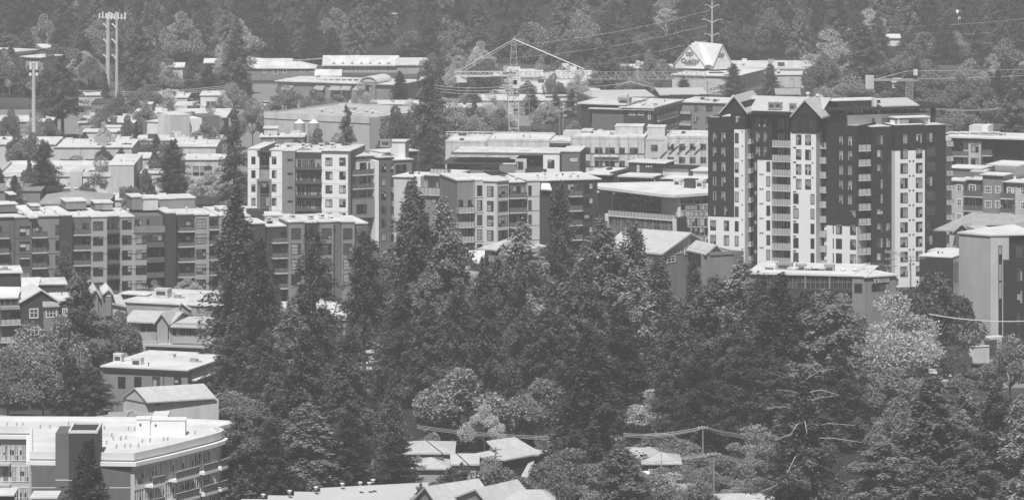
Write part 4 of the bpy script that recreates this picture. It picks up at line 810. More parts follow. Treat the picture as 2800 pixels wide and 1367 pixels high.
# ---------------------------------------------------------------- lower left: townhouses, shops, sheds
n3, n4 = K(0, 730, .21465), K(280, 780, .2941)
TH = Bld("townhouse", "dark clapboard townhouse with steep gable and white framed windows at left", "house", (0, 868), (230, 872))
F = TH.F; TH.box(-60, 58, 815, 'cladding_grey', -.6, 12); TH.win(2, 10, 821, 832, 'dim', -.6); TH.win(15, 28, 819, 832, 'dim', -.6); TH.win(32, 46, 820, 832, 'dim', -.6); TH.ub('awning', F.u(2, .6), F.u(54, .6), .8, -.6, F.z(30, 846, .6), F.z(30, 838, .6), 'shingle_grey'); TH.win(16, 54, 853, 872, 'big', -.6); TH.balc(2, 58, 872, 890, 2, .8, 1.4, np_=4, p=3.0)
b = MB(); b.slab([(F.u(-60, -.2), .2, F.z(0, 813, -.2)), (F.u(50, -.2), .2, F.z(50, 812, -.2)), (F.u(57, -6), 6, F.z(57, 784, -6)), (F.u(-60, -6), 6, F.z(0, 781, -6))], .25); TH.raw('roof', b, 'membrane_white')
TH.box(58, 166, 824, 'cladding_charcoal', 0, 12); TH.gable(52, 164, 112, F.z(58, 824, 0), F.z(160, 824, 0), F.z(112, 789, 0), 0, 10, 'membrane_white', .3, 'cladding_charcoal', F.z(100, 826, 0))
TH.win(80, 105, 844, 870, 'white', .02); TH.win(82, 107, 893, 916, 'white', .02); TH.box(120, 160, 840, 'cladding_mid', 1.0, 3, zb=3); TH.win(125, 155, 843, 868, 'white3', 1.0); b = MB(); b.slab([(F.u(117, 1.4), -1.4, F.z(117, 838, 1.4)), (F.u(163, 1.4), -1.4, F.z(163, 836, 1.4)), (F.u(158, -.0), 0, F.z(158, 824, 0)), (F.u(116, 0), 0, F.z(116, 824, 0))], .2); TH.raw('roof', b, 'shingle_grey')
TH.win(170, 184, 842, 863, 'white', -.4); TH.box(166, 240, 822, 'cladding_charcoal', -.5, 10, roof='membrane_white', over=.4)
TB = Bld("townhouse", "dark townhouses with white barrel roofs behind the steep gable at left", "house", (0, 900), (330, 903))
TB.box(-40, 56, 747, 'cladding_charcoal', -4, 10, roof='membrane_white', over=.4); TB.box(60, 112, 783, 'cladding_charcoal', -1, 9); TB.box(112, 178, 778, 'cladding_charcoal', -1, 9, roof='membrane_pale', over=.4); TB.box(140, 200, 806, 'cladding_charcoal', 1, 6, roof='membrane_white', over=.3)
F = TB.F; b = MB(); b.slab([(F.u(58, 0), 0, F.z(58, 783, 0)), (F.u(105, 0), 0, F.z(105, 781, 0)), (F.u(112, -4), 4, F.z(112, 757, -4)), (F.u(58, -4), 4, F.z(58, 759, -4))], .3); TB.raw('roof', b, 'membrane_white')
TB.box(240, 306, 806, 'cladding_mid', 0, 8); TB.gable(236, 276, 262, F.z(240, 818, .5), F.z(276, 812, .5), F.z(262, 788, .5), .5, 9, 'membrane_white', .3, 'cladding_mid', 6); TB.gable(280, 312, 297, F.z(282, 802, .5), F.z(310, 805, .5), F.z(297, 788, .5), .5, 9, 'membrane_pale', .3, 'cladding_mid', 6); TB.win(290, 304, 796, 810, 'white', .52)
b = MB(); b.slab([(F.u(306, 0), 0, F.z(306, 828, 0)), (F.u(345, 0), 0, F.z(345, 836, 0)), (F.u(330, -6), 6, F.z(330, 805, -6)), (F.u(306, -6), 6, F.z(306, 804, -6))], .3); TB.raw('roof', b, 'shingle_pale'); TB.box(306, 345, 836, 'stucco_grey', -.5, 6)
SP = Bld("shop_building", "long flat pale shop roof with box vents right of the townhouses", "shop", (345, 905), (620, 898))
SP.box(330, 620, 833, 'stucco_mid', 0, 20, roof='membrane_pale', over=.3); SP.box(330, 400, 806, 'cladding_charcoal', -8, 4, roof='membrane_white', over=.3); SP.box(540, 620, 822, 'cladding_charcoal', -4, 6, roof='membrane_pale'); SP.unit(446, 812, 'concrete', -8, 2.6, 2, 1.6); SP.unit(409, 842, 'metal_pale', -2, 1.5, 1.3, 1.0); SP.gable(492, 524, 498, SP.F.z(497, 846, 0), SP.F.z(520, 844, 0), SP.F.z(497, 825, 0), 0, 8, 'membrane_pale', .2)
SQ = Bld("shop_building", "two-storey pale shop house with a small pediment and ribbon windows", "shop", (360, 872), (580, 868))
F = SQ.F; SQ.box(340, 432, 880, 'stucco_mid', -1.2, 10); SQ.box(432, 466, 880, 'stucco_grey', 0, 10); SQ.box(466, 600, 886, 'stucco_mid', -.4, 10)
SQ.ridge(F.u(345, -1), F.u(470, -1), -.6, -11, F.z(400, 878, -1), F.z(400, 848, -6), 'shingle_pale', .25); SQ.ridge(F.u(470, -1), F.u(605, -1), -.0, -11, F.z(530, 892, -.4), F.z(530, 864, -6), 'shingle_pale', .25, hip=2)
SQ.gable(422, 466, 444, F.z(425, 884, .4), F.z(464, 886, .4), F.z(444, 855, .4), .4, 8, 'shingle_pale', .25, 'stucco_mid', 4)
for a in (437, 446, 455): SQ.win(a, a + 7, 896, 926, 'dim', .02)
for a in (384, 401, 417): SQ.win(a, a + 15, 886, 906, 'dim', -1.2)
for a in (472, 490, 508, 526): SQ.win(a, a + 17, 899, 917, 'dim', -.4)
for a, c, w in ((388, 430, -1.2), (470, 600, -.4)): SQ.ub('awning', F.u(a, 1), F.u(c, 1), 1.4, w, F.z(a, 938, 1), F.z(a, 934, 1), 'shingle_grey')
SQ.ub('canopy', F.u(392, 1.6), F.u(600, 1.6), 2.2, 0, F.z(480, 948, 1.6), F.z(480, 942, 1.6), 'stucco_grey'); SQ.win(470, 520, 956, 975, 'big', -.4)
SF = Bld("shop_building", "flat-roofed grey brick shop with four tall windows and two roof vents", "shop", (270, 818), (514, 813))
SF.box(280, 513, 1008, 'cladding_mid', 0, 20, roof='membrane_white', over=.3); SF.ub('cornice', SF.F.u(280, .3), SF.F.u(515, .3), .38, -.02, SF.F.z(400, 1018, .3), SF.F.z(400, 1009, .3), 'cladding_dark')
for a in (323, 367, 417, 476): SF.win(a, a + 20, 1029, 1060, 'dim' if a < 470 else 'std', .02)
SF.ub('downpipe', SF.F.u(447, .1), SF.F.u(448.5, .1), .15, 0, 0, SF.F.z(447, 1016, .1), 'cladding_dark'); SF.unit(325, 992, 'metal_pale', -5, 1.4, 1.3, 1.6); SF.unit(376, 1003, 'metal_pale', -3, 1.7, 1.4, 1.6)
SF.box(514, 534, 1040, 'stucco_grey', -2, 8, roof='membrane_white', over=.4)
SG = Bld("gabled_house", "long low house with pale gabled roof behind the condominium", "house", (337, 792), (400, 787)); SGR = Face((400, 787), (600, 791.5))
SG.box(337, 400, 1093, 'concrete', 0, 8); SG.box(400, 598, 1098, 'concrete', 0, 7, F=SGR)
zE, zR = SGR.z(450, 1094, 0), SGR.z(450, 1094, 0) + 1.9; b = MB(); pA, pB, pC = SG.F.P(SG.F.u(333, .4), .4, zE), SG.F.P(SG.F.u(402, .4), .4, zE), SGR.P(SGR.u(592, .4), .4, zE)
rA = (pA + pB) / 2; rA.z = zR; rC = rA + (pC - pB); pD = pA + (pC - pB); O = SG.o
b.slab([tuple(pB - O), tuple(pC - O), tuple(rC - O), tuple(rA - O)], .2); b.slab([tuple(rA - O), tuple(rC - O), tuple(pD - O), tuple(pA - O)], .2); SG.put('roof', b.mesh('roof', 'shingle_pale'), O.copy(), 0)
b = MB(); b.poly([(pA - O).to_tuple(), (pB - O).to_tuple(), ((rA - O) - Vector((0, 0, .25))).to_tuple()]); o = SG.put('gable_wall', b.mesh('gable_wall', 'concrete'), O.copy(), 0); o.location.y += .35; o.location.z -= .2
SG.win(423, 440, 1098, 1108, 'dim', 0, SGR)
for px in (389, 415, 447, 495, 522): SG.vent(px, 1072, -4, 'metal_pale', .25, .35, F=SGR)
b = MB(); ln = Bld("garden_shed", "low pale garage roofs between the long house and the condominium", "shed", (300, 748), (460, 748)); ln.box(296, 338, 1146, 'cladding_grey', 0, 6, roof='shingle_grey', over=.4); ln.box(420, 452, 1144, 'concrete', 0, 6, roof='concrete_pale', over=.3)
# ---------------------------------------------------------------- industrial roofs, upper left
SHEDS = []
def shed(label, px0, px1, yt, yg, dep, wall, roof, over=.3, slope=0.0, name="warehouse", units=0, par=0.0, doors=0, cat="warehouse", skew=0.0):
    D = GD(yg); B = Bld(name, label, cat, (px0, D), (px1, D + skew)); roof = 'membrane_pale' if roof == 'membrane_white' and (px0 * 13 + yt) % 10 < 3 else roof; u0, u1, z = B.box(px0, px1, yt, wall, 0, dep, roof=roof, over=over, par=par)
    r = random.Random(px0 * 7 + yt)
    for i in range(units):
        u = r.uniform(u0 + 2, u1 - 2); w = -r.uniform(2, dep - 2); m = r.choice(['metal_pale', 'metal_grey', 'membrane_white', 'metal_dark']); sx = r.uniform(.9, 2.4)
        key = ('ru', round(sx, 1), m)
        if key not in BOX:
            b = MB(); b.box(-sx / 2, sx / 2, -.7, .7, .12, 1.0); b.box(-sx / 2 - .08, sx / 2 + .08, -.78, .78, 0, .12); b.box(-sx / 2 - .05, sx / 2 + .05, -.75, .75, 1.0, 1.1); BOX[key] = b.mesh('roof_unit', m)
        B.put('roof_unit', BOX[key], B.F.P(u, w, z + .25), B.F.rz)
    SHEDS.append((px0, px1, yg)); L_ = u1 - u0; nj = int(L_ / 5.5)
    for i in range(1, nj): B.ub('panel_joint', u0 + L_ * i / nj, u0 + L_ * i / nj + .09, .03, -.02, 0, z - .05, 'cladding_grey' if wall[:8] != 'cladding' else 'cladding_mid')
    if L_ > 9: B.ub('downpipe', u0 + L_ * .3, u0 + L_ * .3 + .14, .14, .01, 0, z - .02, 'metal_pale'); B.ub('wall_vent', u0 + L_ * .62, u0 + L_ * .62 + .9, .06, -.02, z * .62, z * .62 + .6, 'metal_grey')
    for i in range(doors):
        u = u0 + (u1 - u0) * (i + .5) / doors; f, p = win_mesh(min(5.0, (u1 - u0) / doors * .6), 3.0, 'dim'); o = B.put('door', f, B.F.P(u, .02, .1), B.F.rz); obj('pane', p, o)
    return B
b_ = shed("long white warehouse with bright parapet behind the left conifer", 0, 300, 482, 545, 28, 'concrete_pale', 'membrane_white', par=1.0)
b_.box(296, 366, 453, 'concrete', .15, 27, roof='membrane_white', over=.1); b_.box(190, 224, 470, 'concrete', 1, 8); b_.box(28, 110, 492, 'concrete', 3, 8)
shed("pale flat warehouse with a dark wall seen under its roof, left of the tall pole", -30, 150, 396, 470, 20, 'concrete', 'membrane_white', units=5)
b_ = shed("white flat roofed warehouse strip with cabins on top between small conifers", 150, 360, 404, 470, 22, 'concrete', 'membrane_white', units=7, doors=3); b_.box(263, 300, 391, 'metal_grey', -4, 3, zb=8); b_.box(330, 356, 384, 'concrete_pale', -5, 3, zb=8)
b_ = shed("white ribbed container shed on a low roof left of the tall grey block", 228, 352, 362, 420, 8, 'metal_pale', 'membrane_white', slope=1)
for i in range(14): b_.ub('rib', b_.F.u(230 + i * 9, 0), b_.F.u(230 + i * 9, 0) + .12, .1, -.02, 0, b_.F.z(290, 363, 0), 'concrete_pale')
b_.box(352, 362, 352, 'concrete', -3, 4); b_.box(286, 344, 348, 'concrete_pale', -7, 4, roof='membrane_white')
b_ = shed("dark low warehouse wall under a pale roof beside the tall conifer", 215, 366, 337, 385, 20, 'cladding_grey', 'membrane_pale', units=6)
shed("grey wall of a flat roofed depot at the left edge", -20, 140, 334, 395, 18, 'cladding_mid', 'membrane_pale', units=4)
b_ = shed("dark painted workshop beside the twin floodlight poles", 250, 362, 285, 330, 16, 'cladding_mid', 'metal_dark', over=.15, doors=2)
TG = Bld("warehouse", "tall windowless grey block with pale annex among the industrial roofs", "warehouse", (432, 1302), (466, 1300.5)); TG2 = Face((466, 1300.5), (519, 1302.5))
TG.box(432, 466, 314, 'concrete', 0, 12); TG.box(466, 519, 316, 'stucco_grey', 0, 11, F=TG2, roof='membrane_pale', over=.05); TG.box(519, 552, 324, 'cladding_white', -2, 8, F=TG2, yb=378); TG.box(402, 432, 334, 'concrete_pale', -2, 9, roof='membrane_pale'); TG.box(390, 402, 332, 'cladding_grey', -2.5, 8); TG.box(552, 600, 318, 'cladding_grey', -3, 9, F=TG2)  # last grey box puts the shade below the roof edge into wall colour
b_ = shed("broad pale roof sheet behind the tall grey block", 365, 610, 322, 372, 26, 'cladding_charcoal', 'membrane_pale', over=1.0, units=4); b_.box(480, 525, 289, 'membrane_white', -8, 6, zb=8, roof='membrane_white')  # charcoal wall tone stands in for shade under the roof edge
b_ = shed("pale pavilion with a deep porch and dark posts beyond the tall grey block", 548, 638, 262, 318, 14, 'concrete_pale', 'membrane_white'); b_.win(564, 626, 277, 300, 'dense', .02); b_.box(552, 562, 290, 'concrete', 3, 3)
shed("pale low workshop with bright vehicles of roof boxes left of the pavilion", 390, 512, 268, 312, 14, 'concrete', 'membrane_white', units=8)
b_ = shed("low white shed with a dark doorway in front of the twin poles", 360, 414, 286, 325, 10, 'concrete_pale', 'membrane_white'); b_.win(384, 404, 295, 301, 'dim', .02)
shed("white flat roof strip in front of the tall grey block between two conifers", 480, 590, 402, 465, 18, 'concrete', 'membrane_white', units=4)
b_ = shed("pale low garage with a dark door right of the middle conifer", 505, 640, 438, 515, 14, 'concrete', 'membrane_white'); b_.win(528, 580, 455, 480, 'dim', .02)
shed("white parapet roof strip left of the white apartments", 370, 470, 434, 510, 14, 'concrete', 'membrane_white')
shed("pale roofs stepping down behind the long white warehouse", 365, 445, 475, 530, 10, 'concrete_pale', 'membrane_white', units=2)
GR = Bld("warehouse", "low dark shingled roof with bright ridge vents behind the grey apartments", "warehouse", (120, 1010), (300, 1010)); F = GR.F
GR.box(120, 295, 556, 'cladding_grey', 0, 18); GR.ridge(F.u(110, 0), F.u(290, 0), 0, -18, F.z(200, 556, 0), F.z(200, 520, -9), 'shingle_grey', .3, hip=9)
for px in (180, 190, 207): GR.vent(px, 520, -9, 'trim_white', .5, .6)
shed("dark roofed low building at the left edge behind the grey apartments", -20, 110, 523, 590, 16, 'cladding_mid', 'shingle_mid', units=5)
shed("white low roofs between the grey apartments and a pale bush", 300, 440, 548, 610, 14, 'concrete', 'membrane_white', units=4)
shed("white flat roof strip along the foot of the tall grey block", 372, 600, 385, 436, 14, 'concrete', 'membrane_white', units=6)
shed("white shop roof glimpsed between trunks left of the bare-trunked conifer", 745, 905, 868, 938, 22, 'stucco_grey', 'membrane_white', units=4, doors=4)
shed("white shop roof glimpsed between trunks right of the bare-trunked conifer", 915, 1075, 876, 942, 22, 'stucco_mid', 'membrane_white', units=4, doors=4)
# grey warehouse with silos
s4 = K(700, 270, .17857)
SW = Bld("warehouse", "wide grey warehouse with gravel roof and two white capped silos before it", "warehouse", (722, 1240), (1010, 1224)); SW2 = Face((1010, 1224), (1040, 1225.5))
SW.box(722, 1010, 322, 'stucco_grey', 0, 34, roof='membrane_grey', over=.1, par=.6, parm='stucco_grey'); SW.box(722, 1010, 314, 'concrete', .2, .4, yb=331); SW.box(1010, 1040, 325, 'stucco_mid', 0, 12, F=SW2)  # right end wall's shade is put into its darker stucco tone
for i in range(26): SW.vent(880 + (i * 61 % 170), 305 + (i * 29 % 14), -12 - (i % 6) * 3, 'membrane_white', .6, .7)
for px in (819, 858):
    c = SW.F.P(SW.F.u(px, 3.0), 3.0, 0); st = thing("silo", "grey metal silo with white cone cap, " + ("left" if px < 830 else "right") + " of the two by the grey warehouse", "silo", c, 0, "silos beside the grey warehouse")
    zt = SW.F.z(px, 337, 3); b = MB(); b.tube((0, 0, 0), (0, 0, zt), 1.35, 1.35, 20); obj('silo_body', b.mesh('silo_body', 'metal_grey'), st); b = MB(); b.tube((0, 0, zt + .003), (0, 0, zt + 1.0), 1.4, .12, 20); obj('silo_cap', b.mesh('silo_cap', 'trim_white'), st)
shed("low grey shed with a white lean-to roof left of the silos", 712, 830, 376, 488, 10, 'cladding_mid', 'membrane_white', units=3)
shed("small pale kiosk roofs at the left end of the grey warehouse", 722, 758, 352, 486, 5, 'concrete', 'membrane_white')
shed("long pale canopy roof behind the grey warehouse", 960, 1140, 286, 320, 12, 'cladding_charcoal', 'membrane_pale', over=.8)
# strip mall with an arch
SM = Bld("shop_building", "strip mall with sloping glazed awnings and an arched entrance", "shop", (750, 1455), (1110, 1440)); F = SM.F
SM.box(760, 1085, 228, 'cladding_mid', 0, 18, roof='membrane_pale', over=.8)
for i, px in enumerate((775, 862, 905, 935, 972)):
    b = MB(); a, c = F.u(px, 0), F.u(px + 30, 0); b.slab([(a, -2.4, F.z(px, 246, 2)), (c, -2.4, F.z(px, 246, 2)), (c - .3, 0, F.z(px, 233, 0)), (a + .3, 0, F.z(px, 233, 0))], .15); SM.raw('awning', b, 'metal_grey'); SM.win(px + 2, px + 28, 242, 258, 'wall4', .02)
b = MB(); n = 12; uc = F.u(1008, 1); rr = 2.6; z0 = F.z(1008, 225, 1); i0 = 0
for k in range(n): 
    t0, t1_ = math.pi * k / n, math.pi * (k + 1) / n; b.slab([(uc + rr * math.cos(t0), -1.2, z0 + 1.6 * math.sin(t0)), (uc + rr * math.cos(t0), 10, z0 + 1.6 * math.sin(t0)), (uc + rr * math.cos(t1_), 10, z0 + 1.6 * math.sin(t1_)), (uc + rr * math.cos(t1_), -1.2, z0 + 1.6 * math.sin(t1_))], .22)
SM.raw('arch_roof', b, 'metal_pale'); b = MB(); b.poly([(uc + (rr - .2) * math.cos(math.pi * k / n), -.8, z0 + 1.4 * math.sin(math.pi * k / n)) for k in range(n + 1)]); SM.raw('arch_panel', b, 'concrete'); SM.box(990, 1026, 226, 'cladding_mid', 1.0, 3); SM.win(1000, 1016, 234, 250, 'dim', 1.02)
for i in range(14): SM.unit(790 + i * 17, 224, 'membrane_white' if i % 2 else 'metal_pale', -8, 2.0, 1.4, 1.0)
# houses along the forest edge
def house(label, px0, px1, ye, yr, D, wall, roof, dep=10, hip=0.0, wins=(), st='white', group=None, skew=0):
    B = Bld("house", label, "house", (px0, D), (px1, D + skew), group); F = B.F; ze = F.z((px0 + px1) / 2, ye, .4); zr = F.z((px0 + px1) / 2, yr, -dep / 2)
    B.ub('wall', F.u(px0, 0), F.u(px1, 0), 0, -dep, -.3, ze + .02, wall); B.ridge(F.u(px0, 0), F.u(px1, 0), 0, -dep, ze, max(zr, ze + 1), roof, .22, hip, .5, wall=wall)
    for w in wins: B.win(w[0], w[1], w[2], w[3], st, .02)
    return B
house("long dark motel with pale roof and white windows below the forest", 660, 860, 187, 168, 1530, 'cladding_mid', 'membrane_pale', 12, 5, [(720, 727, 191, 201), (747, 759, 190, 203), (774, 784, 190, 201), (822, 832, 188, 199), (848, 857, 186, 198)], 'whiteone')
house("pale roofed long block behind the dark motel", 560, 795, 172, 160, 1585, 'cladding_mid', 'membrane_pale', 10)
house("pale house roof half hidden by bushes right of the tall conifer", 434, 500, 184, 171, 1535, 'concrete', 'membrane_pale', 10)
house("small dark gabled garage right of the dark motel", 864, 930, 208, 190, 1500, 'cladding_charcoal', 'membrane_pale', 9)
gb = house("long pale glazed row house with white eaves under the forest", 885, 1085, 181, 152, 1560, 'stucco_mid', 'membrane_pale', 16, 0, [(900 + i * 24, 912 + i * 24, 186, 196) for i in range(8)], 'white')
gb.ub('eave', gb.F.u(880, .7), gb.F.u(1088, .7), .9, .5, gb.F.z(980, 181, .7), gb.F.z(980, 179, .7) + .15, 'trim_white')
for i in range(7): gb.gable(905 + i * 25, 921 + i * 25, 913 + i * 25, gb.F.z(913, 177, -1), gb.F.z(913, 177, -1), gb.F.z(913, 170, -1), -1.5, 4, 'membrane_pale', .15, 'concrete', gb.F.z(913, 179, -1))
house("pale gabled end house at the right end of the glazed row", 1085, 1170, 178, 158, 1555, 'stucco_mid', 'concrete', 14, 0, [(1140, 1147, 178, 190)], 'white')
house("tiny pale cabin high in the forest", 1058, 1085, 38, 26, 1652, 'concrete', 'membrane_pale', 8)
AH = Bld("apartment_block", "grey and white apartments at the far upper left edge", "building", (-40, 1500), (110, 1490)); AH.box(-40, 10, 148, 'cladding_mid', -1, 12, roof='membrane_pale', over=1); AH.box(10, 26, 160, 'cladding_white', .3, 12); AH.box(26, 60, 156, 'cladding_grey', 0, 12); AH.box(54, 110, 158, 'stucco_mid', -2, 12, roof='membrane_pale', over=.6); AH.grid([(13, 19)], 166, 176, 3, 'std', .3, 3); AH.grid([(36, 44)], 164, 174, 3, 'std', 0, 3); AH.box(-40, 44, 140, 'stucco_grey', -3, 8, roof='membrane_pale', over=1.5)
house("low pale carport roof at upper left behind the tall conifer", 76, 134, 132, 122, 1600, 'cladding_grey', 'membrane_pale', 8)
shed("pale flat roof between the floodlight poles and the conifer, far left", 215, 300, 262, 290, 10, 'concrete', 'membrane_pale')
# flat store with vents, around the crane
b_ = shed("very wide pale store roof dotted with square units right of the crane mast", 1415, 1640, 255, 285, 90, 'concrete', 'membrane_pale', units=16)
b_ = shed("low pale store with dark sign band and doors right of the crane mast", 1480, 1595, 276, 320, 16, 'concrete_pale', 'membrane_pale'); b_.box(1490, 1590, 259, 'concrete_pale', .05, .4, yb=280); b_.ub('sign_band', b_.F.u(1491, .1), b_.F.u(1590, .1), .2, .06, b_.F.z(1540, 266, .1), b_.F.z(1540, 263, .1), 'cladding_grey'); b_.win(1494, 1530, 280, 294, 'dim', .02); b_.win(1550, 1566, 279, 286, 'dim', .02)
b_ = shed("white flat roof left of the crane mast with dark wall under it", 1225, 1355, 295, 328, 14, 'cladding_mid', 'membrane_white', over=.8); b_.win(1285, 1295, 302, 312, 'dim', .02)
shed("pale low store with small windows behind the crane mast", 1270, 1480, 276, 312, 20, 'concrete', 'membrane_pale', doors=5)
shed("pale warehouse roof beyond the crane counterweight", 1150, 1330, 222, 258, 20, 'concrete', 'membrane_white', units=5)
shed("small dark tower hut left of the crane counterweight", 1218, 1240, 186, 225, 6, 'cladding_mid', 'membrane_pale')
shed("long pale roof under the far end of the crane counterweight", 1240, 1420, 198, 225, 20, 'concrete', 'membrane_pale', units=6)
house("small grey gabled store roof right of the crane tower head", 1428, 1470, 210, 193, 1480, 'stucco_mid', 'concrete', 10)
shed("pale flat roof with a boxy unit under the forest centre", 1470, 1610, 194, 218, 16, 'concrete', 'membrane_pale', units=4)
shed("pale flat roof with white vents left of the peaked food store", 1700, 1840, 188, 215, 16, 'cladding_mid', 'membrane_pale', units=7)
shed("wide pale store roof right of the peaked food store", 1990, 2225, 190, 218, 30, 'concrete', 'membrane_white', par=.5, units=4)
shed("second pale store roof step below the wide store", 2060, 2225, 206, 240, 14, 'concrete', 'membrane_white')
house("small pale hut roof at the forest edge by the round dark tree", 2230, 2290, 162, 148, 1600, 'concrete', 'membrane_pale', 8)
house("grey gabled roof peeking above the tower roof", 2125, 2185, 258, 242, 1330, 'stucco_mid', 'shingle_grey', 9)
b_ = shed("white walled building behind the right crane mast", 2440, 2530, 226, 262, 14, 'stucco_white', 'membrane_white'); b_.win(2458, 2472, 254, 262, 'dim', .02)
for px, y in ((2425, 96), (2620, 30), (2690, 200), (2770, 205)): house("pale hut glimpsed between trees on the right slope, %s" % {2425: 'left of the rest', 2620: 'highest up', 2690: 'second from the right', 2770: 'cut by the right edge'}[px], px, px + 34, y + 8, y, {96: 1625, 30: 1659}.get(y, 1508), 'concrete_pale', 'membrane_white', 7)

# ---------------------------------------------------------------- food store with lettering
qf = K(1820, 90, .0954)
QS = Bld("food_store", "white peaked food store with lettering on two gables below the forest", "shop", (1846, 1494), (1926, 1491)); F = QS.F; DQ = 1495
FR_ = Face((1950, 1491), (2004, 1495))
zE, zA = F.z(1886, 178, 0), F.z(1886, 124, 0)
QS.gable(1842, 1929, 1886, zE, zE, zA, .0, 16, 'membrane_white', .3, 'concrete_pale', F.z(1886, 188, 0), ov=.4)
zE2, zA2 = FR_.z(1975, 178, 0), FR_.z(1975, 121, 0)
QS.gable(1948, 2003, 1973, zE2, zE2, zA2, .0, 14, 'membrane_white', .3, 'concrete_pale', FR_.z(1975, 190, 0), ov=.4, F=FR_)
QS.box(1924, 1956, 176, 'stucco_grey', -3, 10, zb=9); QS.box(1838, 2012, 208, 'concrete', 14, 30, roof='membrane_white', over=.5)
b = MB(); b.slab([(F.u(1921, -1), 1, zE + .3), (F.u(1953, -1), 1, zE + .3), (F.u(1950, -9), 9, zA), (F.u(1890, -9), 9, zA)], .3); QS.raw('roof', b, 'membrane_white')
def text(parent, name, s, P, rz, size, m, base, sx=1.0):
    cu = bpy.data.curves.new(name, 'FONT'); cu.body = s; cu.size = size; cu.align_x = 'CENTER'; cu.extrude = .06; cu.offset = size * .02
    o = bpy.data.objects.new(name, cu); me = bpy.data.meshes.new_from_object(o); bpy.data.objects.remove(o); me.materials.clear(); me.materials.append(MATS[m])
    t = obj(name, me, parent, P - base); t.rotation_euler = (math.pi / 2, 0, rz); t.scale = (sx, 1, 1); return t
text(QS.root, 'lettering', "Quality", F.P(F.u(1887, .1), .12, F.z(1887, 171.5, 0)), F.rz, 1.75, 'sign_ink', QS.o, 1.12)
text(QS.root, 'lettering', "FOODS", F.P(F.u(1888, .1), .12, F.z(1888, 178.5, 0)), F.rz, .95, 'sign_ink', QS.o, 1.1)
def emblem(FC, px, py):                                         # a q and a p sharing one stem
    b = MB(); n = 16
    for cx_, x0 in ((-.5, 0), (.5, 0)):
        for k in range(n):
            t0, t1_ = 2 * math.pi * k / n, 2 * math.pi * (k + 1) / n
            for (ra, rb) in ((.30, .58),):
                pts = [(cx_ * 1.05 + r_ * math.cos(t), z_ * 1) for r_, t, z_ in ((ra, t0, ra * math.sin(t0)), (rb, t0, rb * math.sin(t0)), (rb, t1_, rb * math.sin(t1_)), (ra, t1_, ra * math.sin(t1_)))]
                b.slab([(p[0], -.02, p[1]) for p in pts][::-1], 0.001) if False else b.poly([(p[0], -.1, p[1]) for p in pts][::-1])
    b.box(.02, .28, -.1, -.02, -1.15, .1); b.box(-1.15, -.3, -.1, -.02, -.62, -.44)
    QS.put('emblem', b.mesh('emblem', 'sign_ink'), FC.P(FC.u(px, .05), .05, FC.z(px, py, 0)), FC.rz)
emblem(F, 1886, 148); emblem(FR_, 1972, 151)

# ---------------------------------------------------------------- houses at the bottom
def hiphouse(label, px0, px1, ye, yr, D, wall, roof, dep, hip, wins=(), skew=0, st='white3'): return house(label, px0, px1, ye, yr, D, wall, roof, dep, hip, wins, st, None, skew)
hh = hiphouse("hip-roofed house behind the crossarm pole, bottom centre", 1292, 1380, 1250, 1216, 748, 'cladding_charcoal', 'shingle_pale', 10, 4.2, [(1320, 1346, 1255, 1280), (1354, 1373, 1255, 1279)], -4)
hr = Face((1378, 746), (1480, 750)); hh.box(1380, 1478, 1247, 'cladding_charcoal', 0, 8, F=hr); b = MB(); z_ = hr.z(1430, 1246, 0); b.slab([(hr.u(1372, 0), -.6, hr.z(1378, 1252, .6)), (hr.u(1480, 0), -.6, hr.z(1378, 1252, .6)), (hr.u(1460, 0), 5, hr.z(1378, 1252, .6) + 2), (hr.u(1372, 0), 4, hr.z(1378, 1252, .6) + 2)], .2); hh.raw('roof', b, 'shingle_pale', hr)
b = MB(); b.slab([(hr.u(1408, 2), -2.6, .9), (hr.u(1432, 2), -2.6, .9), (hr.u(1458, 0), -.3, 3.4), (hr.u(1443, 0), -.3, 3.4)], .2); hh.raw('porch_roof', b, 'shingle_pale', hr)
hiphouse("pale hip roof among trees, left of the crossarm pole house", 1100, 1236, 1238, 1206, 752, 'stucco_mid', 'shingle_pale', 11, 4)
hiphouse("low pale roof below the left hip roof, bottom centre left", 1128, 1222, 1280, 1258, 735, 'stucco_mid', 'shingle_pale', 8, 3)
hiphouse("narrow pale roof wing joining the crossarm pole house on the left", 1240, 1302, 1268, 1247, 741, 'stucco_mid', 'shingle_pale', 7, 0)
hiphouse("wide hip-roofed bungalow right of the dark foreground conifer", 1620, 1806, 1258, 1222, 750, 'cladding_charcoal', 'shingle_pale', 11, 4)
hiphouse("small wing with dark window band and pale hip roof right of the street lamp", 1762, 1856, 1266, 1234, 744, 'cladding_charcoal', 'shingle_pale', 8, 3.2, [(1774, 1799, 1268, 1295), (1800, 1826, 1270, 1296)])
hiphouse("pale shed roof between the two right bungalow bushes", 1746, 1768, 1312, 1290, 735, 'concrete', 'concrete_pale', 4, 0)
BR = Bld("row_house", "long pale metal roof stepping in four bays along the bottom edge", "house", (690, 697), (1160, 709)); F = BR.F
for i in range(4):
    a, c = 660 + i * 72, 660 + (i + 1) * 72 + 12 if i < 3 else 1170
    b = MB(); za = F.z(a, 1363 - i * 10, -8) - 2.0; b.slab([(F.u(a, 0), 0, za), (F.u(c, 0), 0, za - .4), (F.u(c, -8), 8, za + 1.6), (F.u(a, -8), 8, za + 2.0)], .3); BR.raw('roof', b, 'metal_roof'); BR.ub('wall', F.u(a, 0) + .3, F.u(c, 0) - .3, -.6, -7, -.3, za - .45, 'cladding_white')
    BR.vent(a + 60, 1358 - i * 10, -7, 'trim_white', .35, .5)
for px, py in ((985, 1325), (1010, 1326), (1020, 1318)): BR.vent(px, py, -5, 'trim_white', .35, .5)
